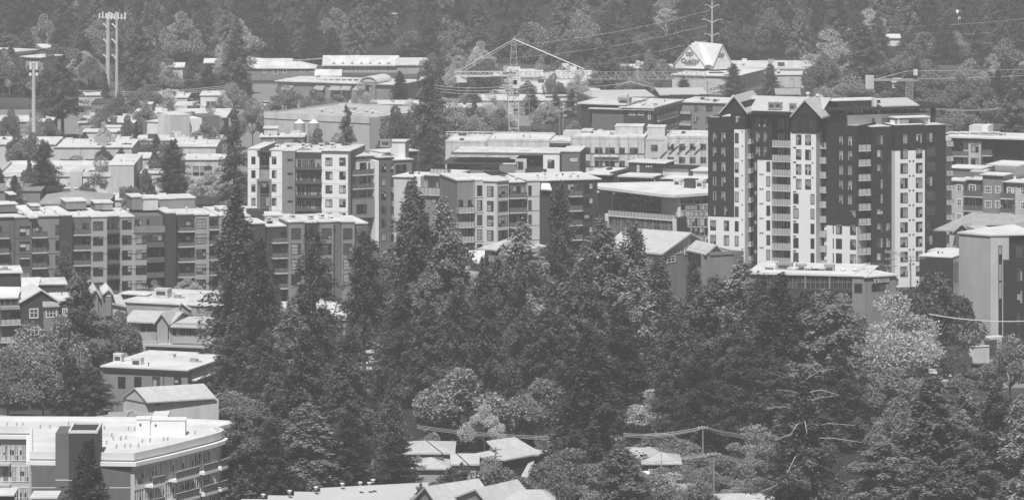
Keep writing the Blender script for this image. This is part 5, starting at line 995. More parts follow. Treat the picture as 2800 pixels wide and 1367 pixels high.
for lab, l, r, a, ye, yr in (("pale gabled roof at the bottom edge with a small grey dormer", 1130, 1205, 1168, 1375, 1328), ("pale gabled roof with grey end wall at the bottom edge", 1225, 1340, 1305, 1372, 1334)):
    B = Bld("gabled_house", lab, "house", (l, 702), (r, 698)); F = B.F; B.gable(l, r, a, F.z(a, ye, 0), F.z(a, ye, 0), F.z(a, yr, 0), 0, 10, 'shingle_pale', .25, 'cladding_mid', -.3)
house("broad pale roof under the foreground conifer at the bottom edge", 1345, 1510, 1375, 1338, 700, 'cladding_mid', 'shingle_pale', 11, 2)
house("pale roof strip with dark vents at the bottom edge right of the utility pole", 1950, 2150, 1384, 1361, 700, 'stucco_grey', 'shingle_pale', 10, 3)
# retaining wall and canopy at the right
rw = Bld("retaining_wall", "pale concrete retaining wall with rail below the tall pale building", "wall", (2558, 880), (2720, 884)); rw.box(2558, 2705, 950, 'concrete', 0, .5); rw.ub('coping', rw.F.u(2556, .1), rw.F.u(2706, .1), .15, -.6, rw.F.z(2630, 950, 0), rw.F.z(2630, 948, 0), 'trim_white')
bs = Bld("bus_shelter", "thin framed shelter beside the pale building at the right edge", "shelter", (2700, 893), (2745, 895))
for px in (2700, 2741): bs.ub('post', bs.F.u(px, 0), bs.F.u(px + 1.5, 0), 0, -.15, 0, 3.2, 'metal_dark')
bs.ub('canopy', bs.F.u(2698, 0), bs.F.u(2744, 0), .4, -1.4, 3.2, 3.35, 'metal_pale'); bs.ub('glass_panel', bs.F.u(2703, 0), bs.F.u(2738, 0), -1.2, -1.25, .2, 2.6, 'rail_glass')
# ---------------------------------------------------------------- cranes, poles, cables
def lattice(b, p, q, wid, n, r, up=(0, 0, 1), wid2=None, tri=False):
    """Four-chord lattice from p to q with zigzag bracing."""
    p, q = Vector(p), Vector(q); d = (q - p).normalized(); a = d.cross(Vector(up)); a = a.normalized() if a.length > .01 else Vector((1, 0, 0)); c = a.cross(d).normalized(); w2 = wid if wid2 is None else wid2
    def ring(t):
        m = p.lerp(q, t); w = (wid + (w2 - wid) * t) / 2
        return [m + a * w - c * w, m - a * w - c * w, m + c * w] if tri else [m + a * w + c * w, m - a * w + c * w, m - a * w - c * w, m + a * w - c * w]
    R0 = ring(0); k = len(R0)
    for i in range(n):
        R1 = ring((i + 1) / n)
        for j in range(k):
            b.tube(R0[j], R1[j], r, r, 4); jj = (j + 1) % k
            b.tube(R0[j] if i % 2 else R0[jj], R1[jj] if i % 2 else R1[j], r * .6, r * .6, 3); b.tube(R1[j], R1[jj], r * .55, r * .55, 3)
        R0 = R1
CD = 1185.0; cb = G(1405, 380); 
cx0 = W(1405, 380, CD).x
CR = thing("tower_crane", "tall lattice tower crane with long horizontal jib over the construction site", "crane", (cx0, CD, 0)); Oc = CR.location.copy()
def cz(y): return W(0, y, CD).z
def cp(px, py, dd=0.0): return W(px, py, CD + dd) - Oc
b = MB(); lattice(b, (0, 0, 0), (0, 0, cz(262)), 2.3, 12, .11); obj('mast', b.mesh('mast', 'steel_pale'), CR)
b = MB(); lattice(b, (0, 0, cz(212)), (0, 0, cz(106)), 2.2, 6, .10, wid2=.7); obj('tower_head', b.mesh('tower_head', 'steel_grey'), CR)
b = MB(); lattice(b, (0, 0, cz(262)), (0, 0, cz(212)), 1.9, 3, .10); obj('slewing_mast', b.mesh('slewing_mast', 'steel_pale'), CR)
b = MB(); b.box(-1.3, 1.3, -1.3, 1.3, cz(262), cz(258)); obj('slewing_ring', b.mesh('slewing_ring', 'steel_grey'), CR)
b = MB(); lattice(b, cp(1412, 207), cp(1930, 207, -6), 1.7, 40, .07, tri=True); obj('jib', b.mesh('jib', 'steel_grey'), CR)
b = MB(); lattice(b, cp(1398, 203), cp(1245, 203, 4), 1.2, 9, .08); b.box(cp(1245, 0).x, cp(1398, 0).x, -.5, .6, cz(209), cz(206)); obj('counter_jib', b.mesh('counter_jib', 'steel_pale'), CR)
b = MB(); x = cp(1248, 0).x; b.box(x, x + 2.4, 3.0, 4.4, cz(229), cz(214)); obj('counterweight', b.mesh('counterweight', 'concrete_pale'), CR)
b = MB(); x = cp(1349, 0).x; b.box(x, x + 2.2, .6, 1.8, cz(207), cz(200)); obj('winch_house', b.mesh('winch_house', 'metal_pale'), CR)
b = MB(); b.box(-.2, 1.35, -2.2, -.95, cz(240), cz(217)); cabm = b.mesh('cab', 'trim_white'); cab = obj('cab', cabm, CR)
f, p = win_mesh(.9, 1.0, 'one'); w = obj('window', f, cab, (.3, -2.22, cz(229))); obj('pane', p, w)
for (x0, y0, d0), r in (((1598, 190, -2), .12), ((1245, 200, 4), .09)):
    b = MB(); b.tube((0, 0, cz(108)), cp(x0, y0, d0), r, r, 5); 
    if r < .1: b.tube((0, -.5, cz(112)), cp(1262, 200, 4), r * .8, r * .8, 4)
    obj('pendant_line', b.mesh('pendant_line', 'cable_bright' if r > .1 else 'steel_pale'), CR)
RD = 1390.0; rx = W(2486, 0, RD).x
CR2 = thing("tower_crane", "second tower crane above the black tower with solid counterweight hanging left", "crane", (rx, RD, 0)); O2 = CR2.location.copy()
def c2(px, py, dd=0.0): return W(px, py, RD + dd) - O2
def c2z(y): return W(0, y, RD).z
b = MB(); lattice(b, (0, 0, 0), (0, 0, c2z(224)), 1.9, 14, .09); obj('mast', b.mesh('mast', 'steel_grey'), CR2)
b = MB(); b.box(c2(2370, 0).x, c2(2510, 0).x, -.6, .6, c2z(222), c2z(216)); obj('counter_jib', b.mesh('counter_jib', 'steel_grey'), CR2)
b = MB(); b.box(c2(2366, 0).x, c2(2389, 0).x, -1, 1, c2z(243), c2z(207)); obj('counterweight', b.mesh('counterweight', 'concrete'), CR2)
b = MB(); b.box(c2(2497, 0).x, c2(2508, 0).x, -1.4, .2, c2z(206), c2z(190)); obj('cab', b.mesh('cab', 'concrete_pale'), CR2)
b = MB(); b.tube(c2(2400, 216), c2(2480, 195), .09, .09, 4); b.tube(c2(2480, 195), c2(2830, 190), .06, .06, 4); b.tube(c2(2510, 217), c2(2660, 213), .06, .06, 4); b.tube(c2(2660, 213), c2(2830, 206), .06, .06, 4); obj('jib_chord', b.mesh('jib_chord', 'steel_pale'), CR2)
# lattice jib web
b = MB()
for i in range(16): b.tube(c2(2515 + i * 20, 193), c2(2525 + i * 20, 214), .02, .02, 3); b.tube(c2(2525 + i * 20, 214), c2(2535 + i * 20, 193), .02, .02, 3)
obj('jib_web', b.mesh('jib_web', 'steel_grey'), CR2)

def monopole(label, px, yt, yg, r0, r1, m='pole_grey', name="mobile_mast", cat="mast"):
    D = GD(yg); o = thing(name, label, cat, G(px, yg)); z = W(px, yt, D).z; b = MB(); b.tube((0, 0, -.3), (0, 0, z), r0, r1, 14); obj('pole', b.mesh('pole', m), o); return o, z, D
o, z, D = monopole("thick pale antenna mast with drum dishes at the left edge", 92, 172, 450, .62, .40)
for sx in (-1, 1):
    b = MB(); b.box(sx * .75 - .28, sx * .75 + .28, -.3, .3, z - 1.7, z + .15); obj('antenna_panel', b.mesh('antenna_panel', 'trim_white'), o); b = MB(); b.tube((sx * .85, -.1, z - 2.9), (sx * .85, -.6, z - 2.9), .42, .36, 12); obj('dish', b.mesh('dish', 'trim_white'), o)
b = MB(); b.tube((0, 0, z), (0, 0, z + .2), .5, .4, 12); obj('cap', b.mesh('cap', 'trim_white'), o)
for px, yg, yt, r0, r1, lab in ((295, 288, 36, .75, .5, "tall pale floodlight mast with three lamp arms, left of the pair"), (319, 322, 38, .5, .36, "slimmer pale floodlight mast with three lamp arms, right of the pair")):
    o, z, D = monopole(lab, px, yt, yg, r0, r1, name="floodlight_mast"); o["group"] = "floodlight masts at the upper left"
    b = MB(); b.box(-2.6, 2.6, -.15, .15, z - 1.3, z - 1.1); obj('head_frame', b.mesh('head_frame', 'steel_pale'), o)
    for k in range(6): b = MB(); b.box(-2.6 + k * .95, -2.2 + k * .95, -.45, -.1, z - 1.6, z + (.3 if k % 2 else -.1)); obj('antenna_panel', b.mesh('antenna_panel', 'trim_white'), o)
    for y in (66, 108, 150):
        zz = W(0, y, D).z; b = MB(); b.path([(-.3, -.2, zz - 1.2), (-.8, -.3, zz - .3), (-1.4, -.35, zz)], .22, .25, 6); obj('lamp_arm', b.mesh('lamp_arm', 'trim_white'), o)
o, z, D = monopole("tall pale power pole with three pairs of curved arms by the food store", 1947, 3, 190, .52, .22, name="power_pole", cat="power pole")
for y, L_ in ((14, 2.3), (54, 3.3), (92, 2.4)):
    zz = W(0, y, D).z
    for sx in (-1, 1): b = MB(); b.path([(sx * .2, 0, zz - 1.0), (sx * L_ * .5, 0, zz - .15), (sx * L_, 0, zz)], .2, .1, 6); obj('arm', b.mesh('arm', 'pole_grey'), o); b = MB(); b.tube((sx * L_ * .95, 0, zz), (sx * L_ * .95, 0, zz - 1.3), .06, .06, 5); obj('insulator', b.mesh('insulator', 'metal_grey'), o)
def upole(label, px, yt, yg, arms=((0, 2.2),), m='wood_pole', r=.17, trans=0):
    D = GD(yg); o = thing("utility_pole", label, "utility pole", G(px, yg)); z = W(px, yt, D).z; b = MB(); b.tube((0, 0, -.3), (0, 0, z), r, r * .7, 8); obj('pole', b.mesh('pole', m), o)
    for dz, L_ in arms:
        b = MB(); b.box(-L_ / 2, L_ / 2, -.22, -.1, z - dz - .4, z - dz - .24); obj('crossarm', b.mesh('crossarm', m), o)
        for k in range(4):
            x = -L_ / 2 + .15 + k * (L_ - .3) / 3; b = MB(); b.tube((x, -.16, z - dz - .24), (x, -.16, z - dz), .07, .05, 6); obj('insulator', b.mesh('insulator', 'trim_white'), o)
    for k in range(trans): b = MB(); b.tube((-.45 + k * .9, -.25, z - 2.6), (-.45 + k * .9, -.25, z - 1.5), .28, .28, 10); obj('transformer', b.mesh('transformer', 'metal_pale'), o)
    return D
upole("wooden pole carrying three wires above the dark tree gap", 1922, 1164, 1310, ((0, 1.6),)); upole("wooden pole with side struts before the lower right bungalow", 1952, 1236, 1400, ((0, 2.0),)); upole("wooden pole with two crossarms in front of the hip-roofed house", 1355, 1222, 1350, ((0, 1.7), (1.0, 1.9)), trans=0)
upole("short wooden pole behind the condominium roof", 364, 1120, 1180, ((.1, 1.4),)); upole("pole with transformer drum in front of the tower's white column", 2490, 702, 870, ((.4, 2.2),), trans=1); upole("pole with stacked crossarms at the tower's right wing", 2436, 681, 865, ((.3, 2.2), (1.6, 2.2), (2.9, 2.2)))
for px, yt, yg, lab in ((767, 312, 400, "thin pole before the grey warehouse, left of the silos"), (965, 315, 405, "thin pole before the grey warehouse wall, right of the silos"), (777, 240, 310, "slim pole beside the strip mall trees"), (1035, 245, 300, "slim pole in front of the strip mall's right end"), (1132, 335, 420, "grey street pole beside the big central conifer"), (1195, 355, 440, "pole with white transformer right of the big central conifer"), (1315, 320, 420, "tall slim pole in the trees left of the crane mast"), (1447, 255, 330, "slim pole right of the crane mast"), (1388, 215, 320, "slim dark pole left of the crane mast"), (1512, 276, 372, "slim dark pole left of the dark three-storey block"), (1530, 300, 380, "lamp pole left of the dark three-storey block"), (420, 305, 385, "slim dark pole before the tall grey block"), (1724, 222, 262, "pole carrying wires under the crane jib"), (1935, 222, 262, "pole with pale transformers under the food store"), (2188, 237, 262, "pole with crossbar above the tower roof"), (287, 838, 930, "dark pole at the left end of the shop roof"), (392, 780, 900, "wooden pole in the flat shop roofs")):
    upole(lab, px, yt, yg, ((.2, 1.8),), 'wood_pole' if px not in (1132,) else 'pole_grey', .15, 2 if px in (1195, 1935) else 0)
def lamp(label, px, yt, yg, sx=-1):
    D = GD(yg); o = thing("street_lamp", label, "street lamp", G(px, yg)); z = W(px, yt, D).z; b = MB(); b.tube((0, 0, 0), (0, 0, z - .6), .09, .06, 8); obj('post', b.mesh('post', 'pole_grey'), o); b = MB(); b.path([(0, 0, z - .6), (sx * .5, 0, z - .1), (sx * 1.6, 0, z)], .05, .04, 5); obj('arm', b.mesh('arm', 'pole_grey'), o); b = MB(); b.box(sx * 2.2 if sx < 0 else 1.5, -1.5 if sx < 0 else sx * 2.2, -.14, .14, z - .07, z + .05); obj('lamp_head', b.mesh('lamp_head', 'trim_white'), o)
lamp("street lamp with a flat head before the lower bungalow windows", 1808, 1222, 1350); lamp("street lamp arm beside the big central conifer", 1140, 343, 420, 1); lamp("street lamp arm before the conifer shaped tree at left", 262, 475, 560, 1); lamp("street lamp left of the dark three-storey block", 1540, 300, 375, 1); lamp("street lamp by the trees left of the crane mast", 1378, 262, 340, 1)

def cable(label, P, Q_, sag, r=.045, n=14, group="overhead wires"):
    b = MB(); pts = []
    for i in range(n + 1):
        t = i / n; v = P.lerp(Q_, t); v.z -= sag * 4 * t * (1 - t); pts.append(tuple(v - P))
    b.path(pts, r, r, 4); o = obj("power_cable", b.mesh("power_cable", 'cable_bright')); o.location = P; tag(o, label, "cable", group)
dA, dB = GD(1310), GD(1400)
for k, (dy, dx) in enumerate(((0, 0), (4, 3), (8, -4))):
    lb = ("topmost", "middle", "lowest")[k]
    cable(lb + " wire from the pole above the dark tree gap to the left", W(1922 + dx, 1165 + dy, dA), W(1705, 1184 + dy, dA - 12), .5); cable(lb + " wire from the pole above the dark tree gap to the right", W(1922 + dx, 1165 + dy, dA), W(2160, 1195 + dy, dA + 20), .5)
    cable(lb + " wire slung across the bottom centre trees", W(1140, 1162 + dy, 760), W(1500, 1192 + dy, 700), .3); cable(lb + " short wire run beside the dead-limbed tree", W(2265, 1208 + dy, dA + 24), W(2430, 1214 + dy, dA + 40), .2)
    cable(lb + " wire from the strutted pole to the right", W(1956 + dx, 1236 + dy, dB), W(2070, 1262 + dy, dB + 10), .2); cable(lb + " wire from the strutted pole to the left bungalow", W(1950 + dx, 1237 + dy * .8, dB), W(1700, 1259 + dy * .8, dB - 10), .3, .03)
    cable(lb + " wire across the black flat-roofed block", W(2420, 683 + dy * .7, 865), W(2530, 702 + dy * .7, 880), .3); cable(lb + " wire along the industrial roofs, upper left", W(150, 243 + dy * 1.2, 1440), W(640, 232 + dy * 1.2, 1440), 1.4, .06); cable(lb + " far wire from the tall power pole over the forest", W(1935, 30 + k * 40, 1575), W(1400, 125 + k * 34, 1575), 1.5, .035)
    cable(lb + " wire over the tower's right roof", W(2480, 285 + dy * .5, 1200), W(2760, 293 + dy * .4, 1230), 1.0, .05); cable(lb + " wire across the far right trees", W(2160, 72 + k * 22, 1620), W(2820, 50 + k * 30, 1620), 1.5, .03); cable(lb + " wire past the crane mast to the left", W(1180, 232 + k * 8, 1380), W(1460, 222 + k * 8, 1380), 1.4, .05)
cable("bright single wire sagging before the tall pale building", W(2540, 858, 860), W(2810, 877, 850), .5, .09); cable("bright wire pair rising to the pole behind the condominium", W(-20, 1131, 738), W(364, 1122, 760), 1.1, .13); cable("second bright wire rising to the pole behind the condominium", W(-20, 1136, 738), W(364, 1126, 760), 1.1, .09); cable("wire from the pole behind the condominium to the right", W(364, 1122, 760), W(690, 1150, 740), .5, .04); cable("lower wire from the pole behind the condominium to the right", W(364, 1127, 760), W(690, 1155, 740), .5, .04)
cable("wire before the lower bungalow windows", W(1700, 1291, 735), W(1850, 1290, 735), .1, .03); cable("wire pair under the crane jib rising to its pole", W(1590, 237, 1390), W(1724, 224, 1390), .4, .06); cable("wire falling from the pole under the crane jib", W(1724, 224, 1390), W(1820, 245, 1380), .2, .08); cable("wire hooked from the white apartments to the grey block roof", W(757, 567, 1050), W(800, 592, 1000), .5, .08)
b = MB(); P0, P1 = W(660, 152, 1590), W(890, 158, 1590)
for i in range(46):
    t = i / 45; v = P0.lerp(P1, t); v.z -= 2.0 * 4 * t * (1 - t) * .5; b.box(v.x - P0.x - .16, v.x - P0.x + .16, v.y - P0.y - .1, v.y - P0.y + .1, v.z - P0.z - .3, v.z - P0.z)
pts = [tuple(P0.lerp(P1, i / 20) - Vector((0, 0, 1.0 * 4 * i / 20 * (1 - i / 20))) - P0) for i in range(21)]
bl = thing("bunting", "string of small pale pennants across the forest edge at upper left", "bunting", P0); c = MB(); c.path(pts, .04, .04, 4); obj('cord', c.mesh('cord', 'steel_pale'), bl); o = obj('pennant', b.mesh('pennant', 'trim_white'), bl); o["kind"] = "stuff"

# ---------------------------------------------------------------- parked cars
CARM = {}
def car_parts(paint):
    if paint in CARM: return CARM[paint]
    b = MB(); prof = [(-2.2, .35), (-2.25, .75), (-1.9, .88), (1.2, .9), (2.1, .78), (2.2, .4)]
    def ext(pr, w, bb, mi=0):
        n = len(pr); i = len(bb.v); bb.v += [(x, -w, z) for x, z in pr] + [(x, w, z) for x, z in pr]; bb.f.append(tuple(range(i, i + n))); bb.f.append(tuple(range(i + 2 * n - 1, i + n - 1, -1))); bb.m += [mi] * 2
        for k in range(n): j = (k + 1) % n; bb.f.append((i + j, i + k, i + n + k, i + n + j)); bb.m.append(mi)
    ext(prof[::-1], .88, b); body = b.mesh('body', paint)
    g_ = MB(); ext([(-1.8, .88), (1.15, .9), (.45, 1.38), (-1.3, 1.38)], .80, g_); glass = g_.mesh('window', 'glass_dark')
    r_ = MB(); r_.box(-1.32, .47, -.76, .76, 1.375, 1.44); roof = r_.mesh('roof', paint)
    w_ = MB(); w_.tube((0, -.1, 0), (0, .1, 0), .33, .33, 12); wheel = w_.mesh('wheel', 'rubber')
    CARM[paint] = (body, glass, roof, wheel); return CARM[paint]
def car(label, px, py, rz, paint, group=None):
    bd, gl, rf, wh = car_parts(paint); o = thing("parked_car", label, "car", G(px, py), rz, group); obj('body', bd, o); obj('window', gl, o); obj('roof', rf, o)
    for x in (-1.4, 1.4):
        for y in (-.8, .8): obj('wheel', wh, o, (x, y, .33))
car("white van-like car parked before the two-storey shop house", 520, 984, .1, 'paint_white'); car("silver car parked left of the white car at the shop house", 465, 981, .1, 'paint_silver'); car("dark car parked right of the white car at the shop house", 560, 990, .15, 'paint_dark')
gp = "cars glimpsed between the tree trunks"
for px, py, rz, pc in ((985, 1000, .3, 'paint_white'), (1010, 985, .2, 'paint_silver'), (960, 965, .2, 'paint_dark'), (1150, 1010, .4, 'paint_white'), (830, 965, .2, 'paint_silver'), (750, 1040, .3, 'paint_white'), (1075, 958, .1, 'paint_red'), (790, 950, .1, 'paint_white'), (900, 940, .1, 'paint_silver')): car("car glimpsed in the lot between the central tree trunks", px, py, rz, pc, gp)
gp2 = "cars in the lot at the right"
for k, (px, py) in enumerate(((2530, 1012), (2575, 1020), (2610, 1008), (2640, 1024), (2680, 1015), (2480, 1030), (2560, 1040), (2600, 1048), (2720, 1030))): car("small parked car in the bright lot between the right-hand trees", px, py, .5 + k * .1, ('paint_white', 'paint_silver', 'paint_dark')[k % 3], gp2)
gp3 = "cars on the far industrial lots"
for k in range(24): car("tiny parked car on the far lots between the flat roofs", (420 + k * 34) if k < 10 else 1160 + (k - 10) * 26, 282 + (k * 7 % 18) if k < 10 else 248 + (k * 5 % 14), .2 * k, ('paint_white', 'paint_silver', 'paint_dark')[k % 3], gp3)
# ---------------------------------------------------------------- trees
def kites(name, C, D, S, L, Wd, m):
    """Leaf-sized kites: C start points, D directions, S sideways, L lengths, Wd widths."""
    n = len(C); L = L[:, None]; Wd = Wd[:, None]
    V = np.stack([C, C + D * L * .45 + S * Wd * .5, C + D * L, C + D * L * .45 - S * Wd * .5], 1).reshape(-1, 3).astype(np.float32)
    me = bpy.data.meshes.new(name); me.vertices.add(4 * n); me.vertices.foreach_set("co", V.ravel())
    me.loops.add(4 * n); me.loops.foreach_set("vertex_index", np.arange(4 * n, dtype=np.int32))
    me.polygons.add(n); me.polygons.foreach_set("loop_start", np.arange(0, 4 * n, 4, dtype=np.int32)); me.polygons.foreach_set("loop_total", np.full(n, 4, dtype=np.int32))
    me.materials.append(MATS[m]); me.update(calc_edges=True); return me
def norm(a): return a / np.maximum(np.linalg.norm(a, axis=-1, keepdims=True), 1e-6)
def conifer(seed, H=28.0, R=4.4, base=.06, nb=260, droop=.35, pw=.62, irr=.42, per=120, lw=.25, ll=.8, gaps=.0, m="needles", hang=.32):
    r = np.random.default_rng(seed); Cs, Ds, Ss, Ls, Ws = [], [], [], [], []
    tb = MB(); tb.path([(0, 0, -.4), (.1 * R * .2, 0, H * .35), (0, .1, H * .7), (0, 0, H * .985)], H * .0125, .05, 7)
    lb = MB()
    up = np.array([0, 0, 1.0])
    sect = r.uniform(.45, 1.3, 70); wob = r.uniform(-.6, .6, 3) * R * .12                              # lopsided outline
    for i in range(nb):
        t = (i + r.uniform(0, 1)) / nb; t = t ** .85              # 0 at the tip, 1 at the lowest branch
        z = H * (1 - t * (1 - base)); az = r.uniform(0, 2 * math.pi)
        if gaps and math.sin(t * 23 + math.cos(az + seed) * 2) > 1 - gaps * 1.6: continue
        prof = (t ** pw) * (1.0 if t < .8 else 1.0 - .3 * (t - .8) / .2)
        k = sect[int(az / (2 * math.pi) * 7) % 7 + 7 * int(t * 9.99)]
        Lb = max(.5, R * prof * (1 - irr + irr * 2 * r.random()) * (.6 + .4 * k))
        el = .45 - .75 * t + r.normal(0, .2)
        dirh = np.array([math.cos(az), math.sin(az), 0]); n = max(5, int(per * (.35 + .65 * Lb / R)))
        s = np.sort(r.uniform(.12, 1, n)); x = s * Lb
        zz = z + math.sin(el) * x - droop * x * x / max(Lb, 1) * .45 + .12 * droop * (s ** 4) * Lb
        P = dirh * (math.cos(el) * x)[:, None] + up * zz[:, None]
        side = np.array([-dirh[1], dirh[0], 0]); sg = r.choice([-1.0, 1.0], n)
        ang = r.uniform(.2, 1.15, n); d = dirh * np.cos(ang)[:, None] + side * (sg * np.sin(ang))[:, None] + up * (r.normal(-hang, .38, n))[:, None]
        d = norm(d); sd = norm(np.cross(d, norm(up + r.normal(0, .8, (n, 3)))))
        l = ll * r.uniform(.55, 1.3, n) * (1.15 - .55 * s) * (.55 + .45 * min(1, Lb / 2.5))
        P = P + up * r.normal(-.18, .42, n)[:, None] + side * r.normal(0, .12, n)[:, None]
        Cs.append(P); Ds.append(d); Ss.append(sd); Ls.append(l); Ws.append(lw * r.uniform(.6, 1.3, n))
        if i % 3 == 0 and Lb > 1.2: tb.path([(0, 0, z), tuple(dirh * (math.cos(el) * Lb * .5) + up * (z + math.sin(el) * Lb * .5 - droop * Lb * .06)), tuple(P[-1])], .06 + .012 * Lb, .02, 3)
    crown = kites("crown", np.concatenate(Cs), np.concatenate(Ds), np.concatenate(Ss), np.concatenate(Ls), np.concatenate(Ws), m)
    return crown, tb.mesh("trunk", "bark"), H, R
def broad(seed, H=14.0, R=6.0, lobes=14, n=14000, base=.08, leaf=.41, m="leaves", flat=.8, bark="bark", wisp=0.0, squash=1.0):
    r = np.random.default_rng(seed); zc = H * (base + (1 - base) * .5); hz = H * (1 - base) * .5
    tb = MB(); tb.path([(0, 0, -.4), (.1, 0, H * base * .7), (0, .1, H * .55)], H * .022, H * .011, 7)
    Cs, Ds, Ss, Ls = [], [], [], []
    per = n // lobes
    for i in range(lobes):
        u = r.normal(0, 1, 3); u = u / np.linalg.norm(u); u[2] = abs(u[2]) * 1.25 - .6
        c = np.array([u[0] * R * .8, u[1] * R * .8, zc + u[2] * hz * .72]); rad = R * r.uniform(.2, .48); rz = rad * flat * r.uniform(.75, 1.1)
        if i == 0: c = np.array([0, 0, H - rz * .95])
        v = norm(r.normal(0, 1, (per, 3))); sh = r.uniform(.55, 1.0, per) ** .5; bump = 1 + .16 * np.sin(v[:, 0] * 7 + i) * np.cos(v[:, 1] * 6 + v[:, 2] * 5)
        P = c + v * np.array([rad, rad, rz]) * (sh * bump)[:, None]
        d = norm(v * .7 + r.normal(0, .7, (per, 3)) + np.array([0, 0, wisp])); nrm = norm(v * .8 + r.normal(0, .5, (per, 3)) + np.array([0, 0, .5])); sd = norm(np.cross(d, nrm))
        Cs.append(P); Ds.append(d); Ss.append(sd); Ls.append(leaf * r.uniform(.6, 1.35, per))
        tb.path([(0, .05, H * .3), tuple((np.array([0, 0, H * .45]) + c) / 2), tuple(c)], H * .009, .05, 4)
    L = np.concatenate(Ls)
    crown = kites("crown", np.concatenate(Cs), np.concatenate(Ds), np.concatenate(Ss), L, L * (.75 if not wisp else .55), m)
    return crown, tb.mesh("trunk", bark), H, R
TREES = {
    'fir': [conifer(11), conifer(12, irr=.45, gaps=.25), conifer(13, nb=250, irr=.4, pw=.65), conifer(14, gaps=.2, pw=.75, irr=.45)],
    'firdark': [conifer(21, m="needles_dark", nb=270, per=95), conifer(22, m="needles_dark", irr=.45, gaps=.2), conifer(23, m="needles_dark", pw=.65, nb=270)],
    'sparse': [conifer(31, gaps=.35, nb=230, irr=.5, base=.28, m="needles_dark"), conifer(32, gaps=.3, nb=230, irr=.55, base=.2, R=4.2)],
    'tallbare': [conifer(35, gaps=.2, nb=200, irr=.5, base=.48, R=4.2, m="needles_dark", pw=.55)],
    'shaggy': [conifer(37, hang=.95, droop=.8, pw=.5, irr=.55, gaps=.12, lw=.26), conifer(38, hang=.9, droop=.9, pw=.55, irr=.6, gaps=.2, lw=.26, m='needles_dark'), conifer(39, hang=.8, droop=.6, pw=.45, irr=.6, base=.15, lw=.28)],
    'snag': [conifer(36, gaps=.12, hang=.7, nb=300, irr=.6, base=.04, R=5.0, pw=.8)],
    'soft': [conifer(41, m="needles_pale", droop=.7, nb=260, per=100, lw=.24, ll=1.0, pw=.6, irr=.4), conifer(42, m="needles_pale", droop=.6, nb=250, per=100, lw=.24, ll=1.0, pw=.55, irr=.5, gaps=.15)],
    'spruce': [conifer(51, H=22, R=4.0, nb=230, droop=.15, pw=.9, irr=.2, base=.04), conifer(52, H=22, R=4.2, nb=220, droop=.2, pw=.9, irr=.3, base=.04, gaps=.15)],
    'sprucedark': [conifer(53, H=22, R=4.0, nb=240, droop=.15, pw=.85, irr=.25, base=.03, m="needles_dark")],
    'round': [broad(61), broad(62, lobes=18, m="leaves"), broad(63, lobes=11, flat=.9)],
    'rounddark': [broad(64, m="leaves_dark", lobes=16), broad(65, m="leaves_dark", lobes=12, flat=.95, base=.12)],
    'pale': [broad(66, m="leaves_pale", lobes=22, leaf=.34, n=17000, bark="bark_pale", wisp=.5, base=.1), broad(67, m="leaves_pale", lobes=15, leaf=.36, n=12000, wisp=.3, base=.15)],
    'bush': [broad(68, H=5, R=3, lobes=9, n=3500, base=.05, leaf=.36), broad(69, H=5, R=3, lobes=8, n=3500, base=.05, leaf=.36, m="leaves_dark")],
    'poplar': [broad(71, H=20, R=4.5, lobes=22, n=15000, base=.08, leaf=.38, m="leaves_dark", flat=1.6), broad(72, H=20, R=4.5, lobes=20, n=15000, base=.08, leaf=.38, m="leaves", flat=1.5, wisp=.3)],
}
tcount = 0
def tree(kind, P, Hm, Rm, label, cat="tree", group=None, lean=0.0, var=None):
    global tcount; tcount += 1; r = random.Random(tcount * 31)
    vs = TREES[kind]; crown, trunk, H, R = vs[var % len(vs)] if var is not None else r.choice(vs)
    nm = {'fir': 'conifer_tree', 'firdark': 'conifer_tree', 'sparse': 'conifer_tree', 'tallbare': 'conifer_tree', 'snag': 'conifer_tree', 'soft': 'conifer_tree', 'shaggy': 'conifer_tree', 'spruce': 'spruce_tree', 'sprucedark': 'spruce_tree', 'bush': 'bush', 'pale': 'broadleaf_tree'}.get(kind, 'broadleaf_tree')
    o = thing(nm, label, 'bush' if kind == 'bush' else cat, P, r.uniform(0, 6.28), group); o.scale = (Rm / R, Rm / R, Hm / H)
    if lean: o.rotation_euler = (lean, 0, o.rotation_euler.z)
    c = obj("crown", crown, o); c["kind"] = "stuff"; obj("trunk", trunk, o); return o
Y = 1.087
def t76(kind, x, yt, yb, hw, label, group=None, var=None):      # rows and columns read on a 2576-wide copy
    if yb > 850 and kind in ('fir', 'firdark', 'sparse', 'soft', 'shaggy'): hw *= 1.18
    x, yt, yb, hw = x * Y, yt * Y, yb * Y, hw * Y; s = (yb - HOR) / CAM_H
    return tree(kind, G(x, yb), (yb - yt) / s, hw / s, label, group=group, var=var)
CEN = "conifers of the central stand"
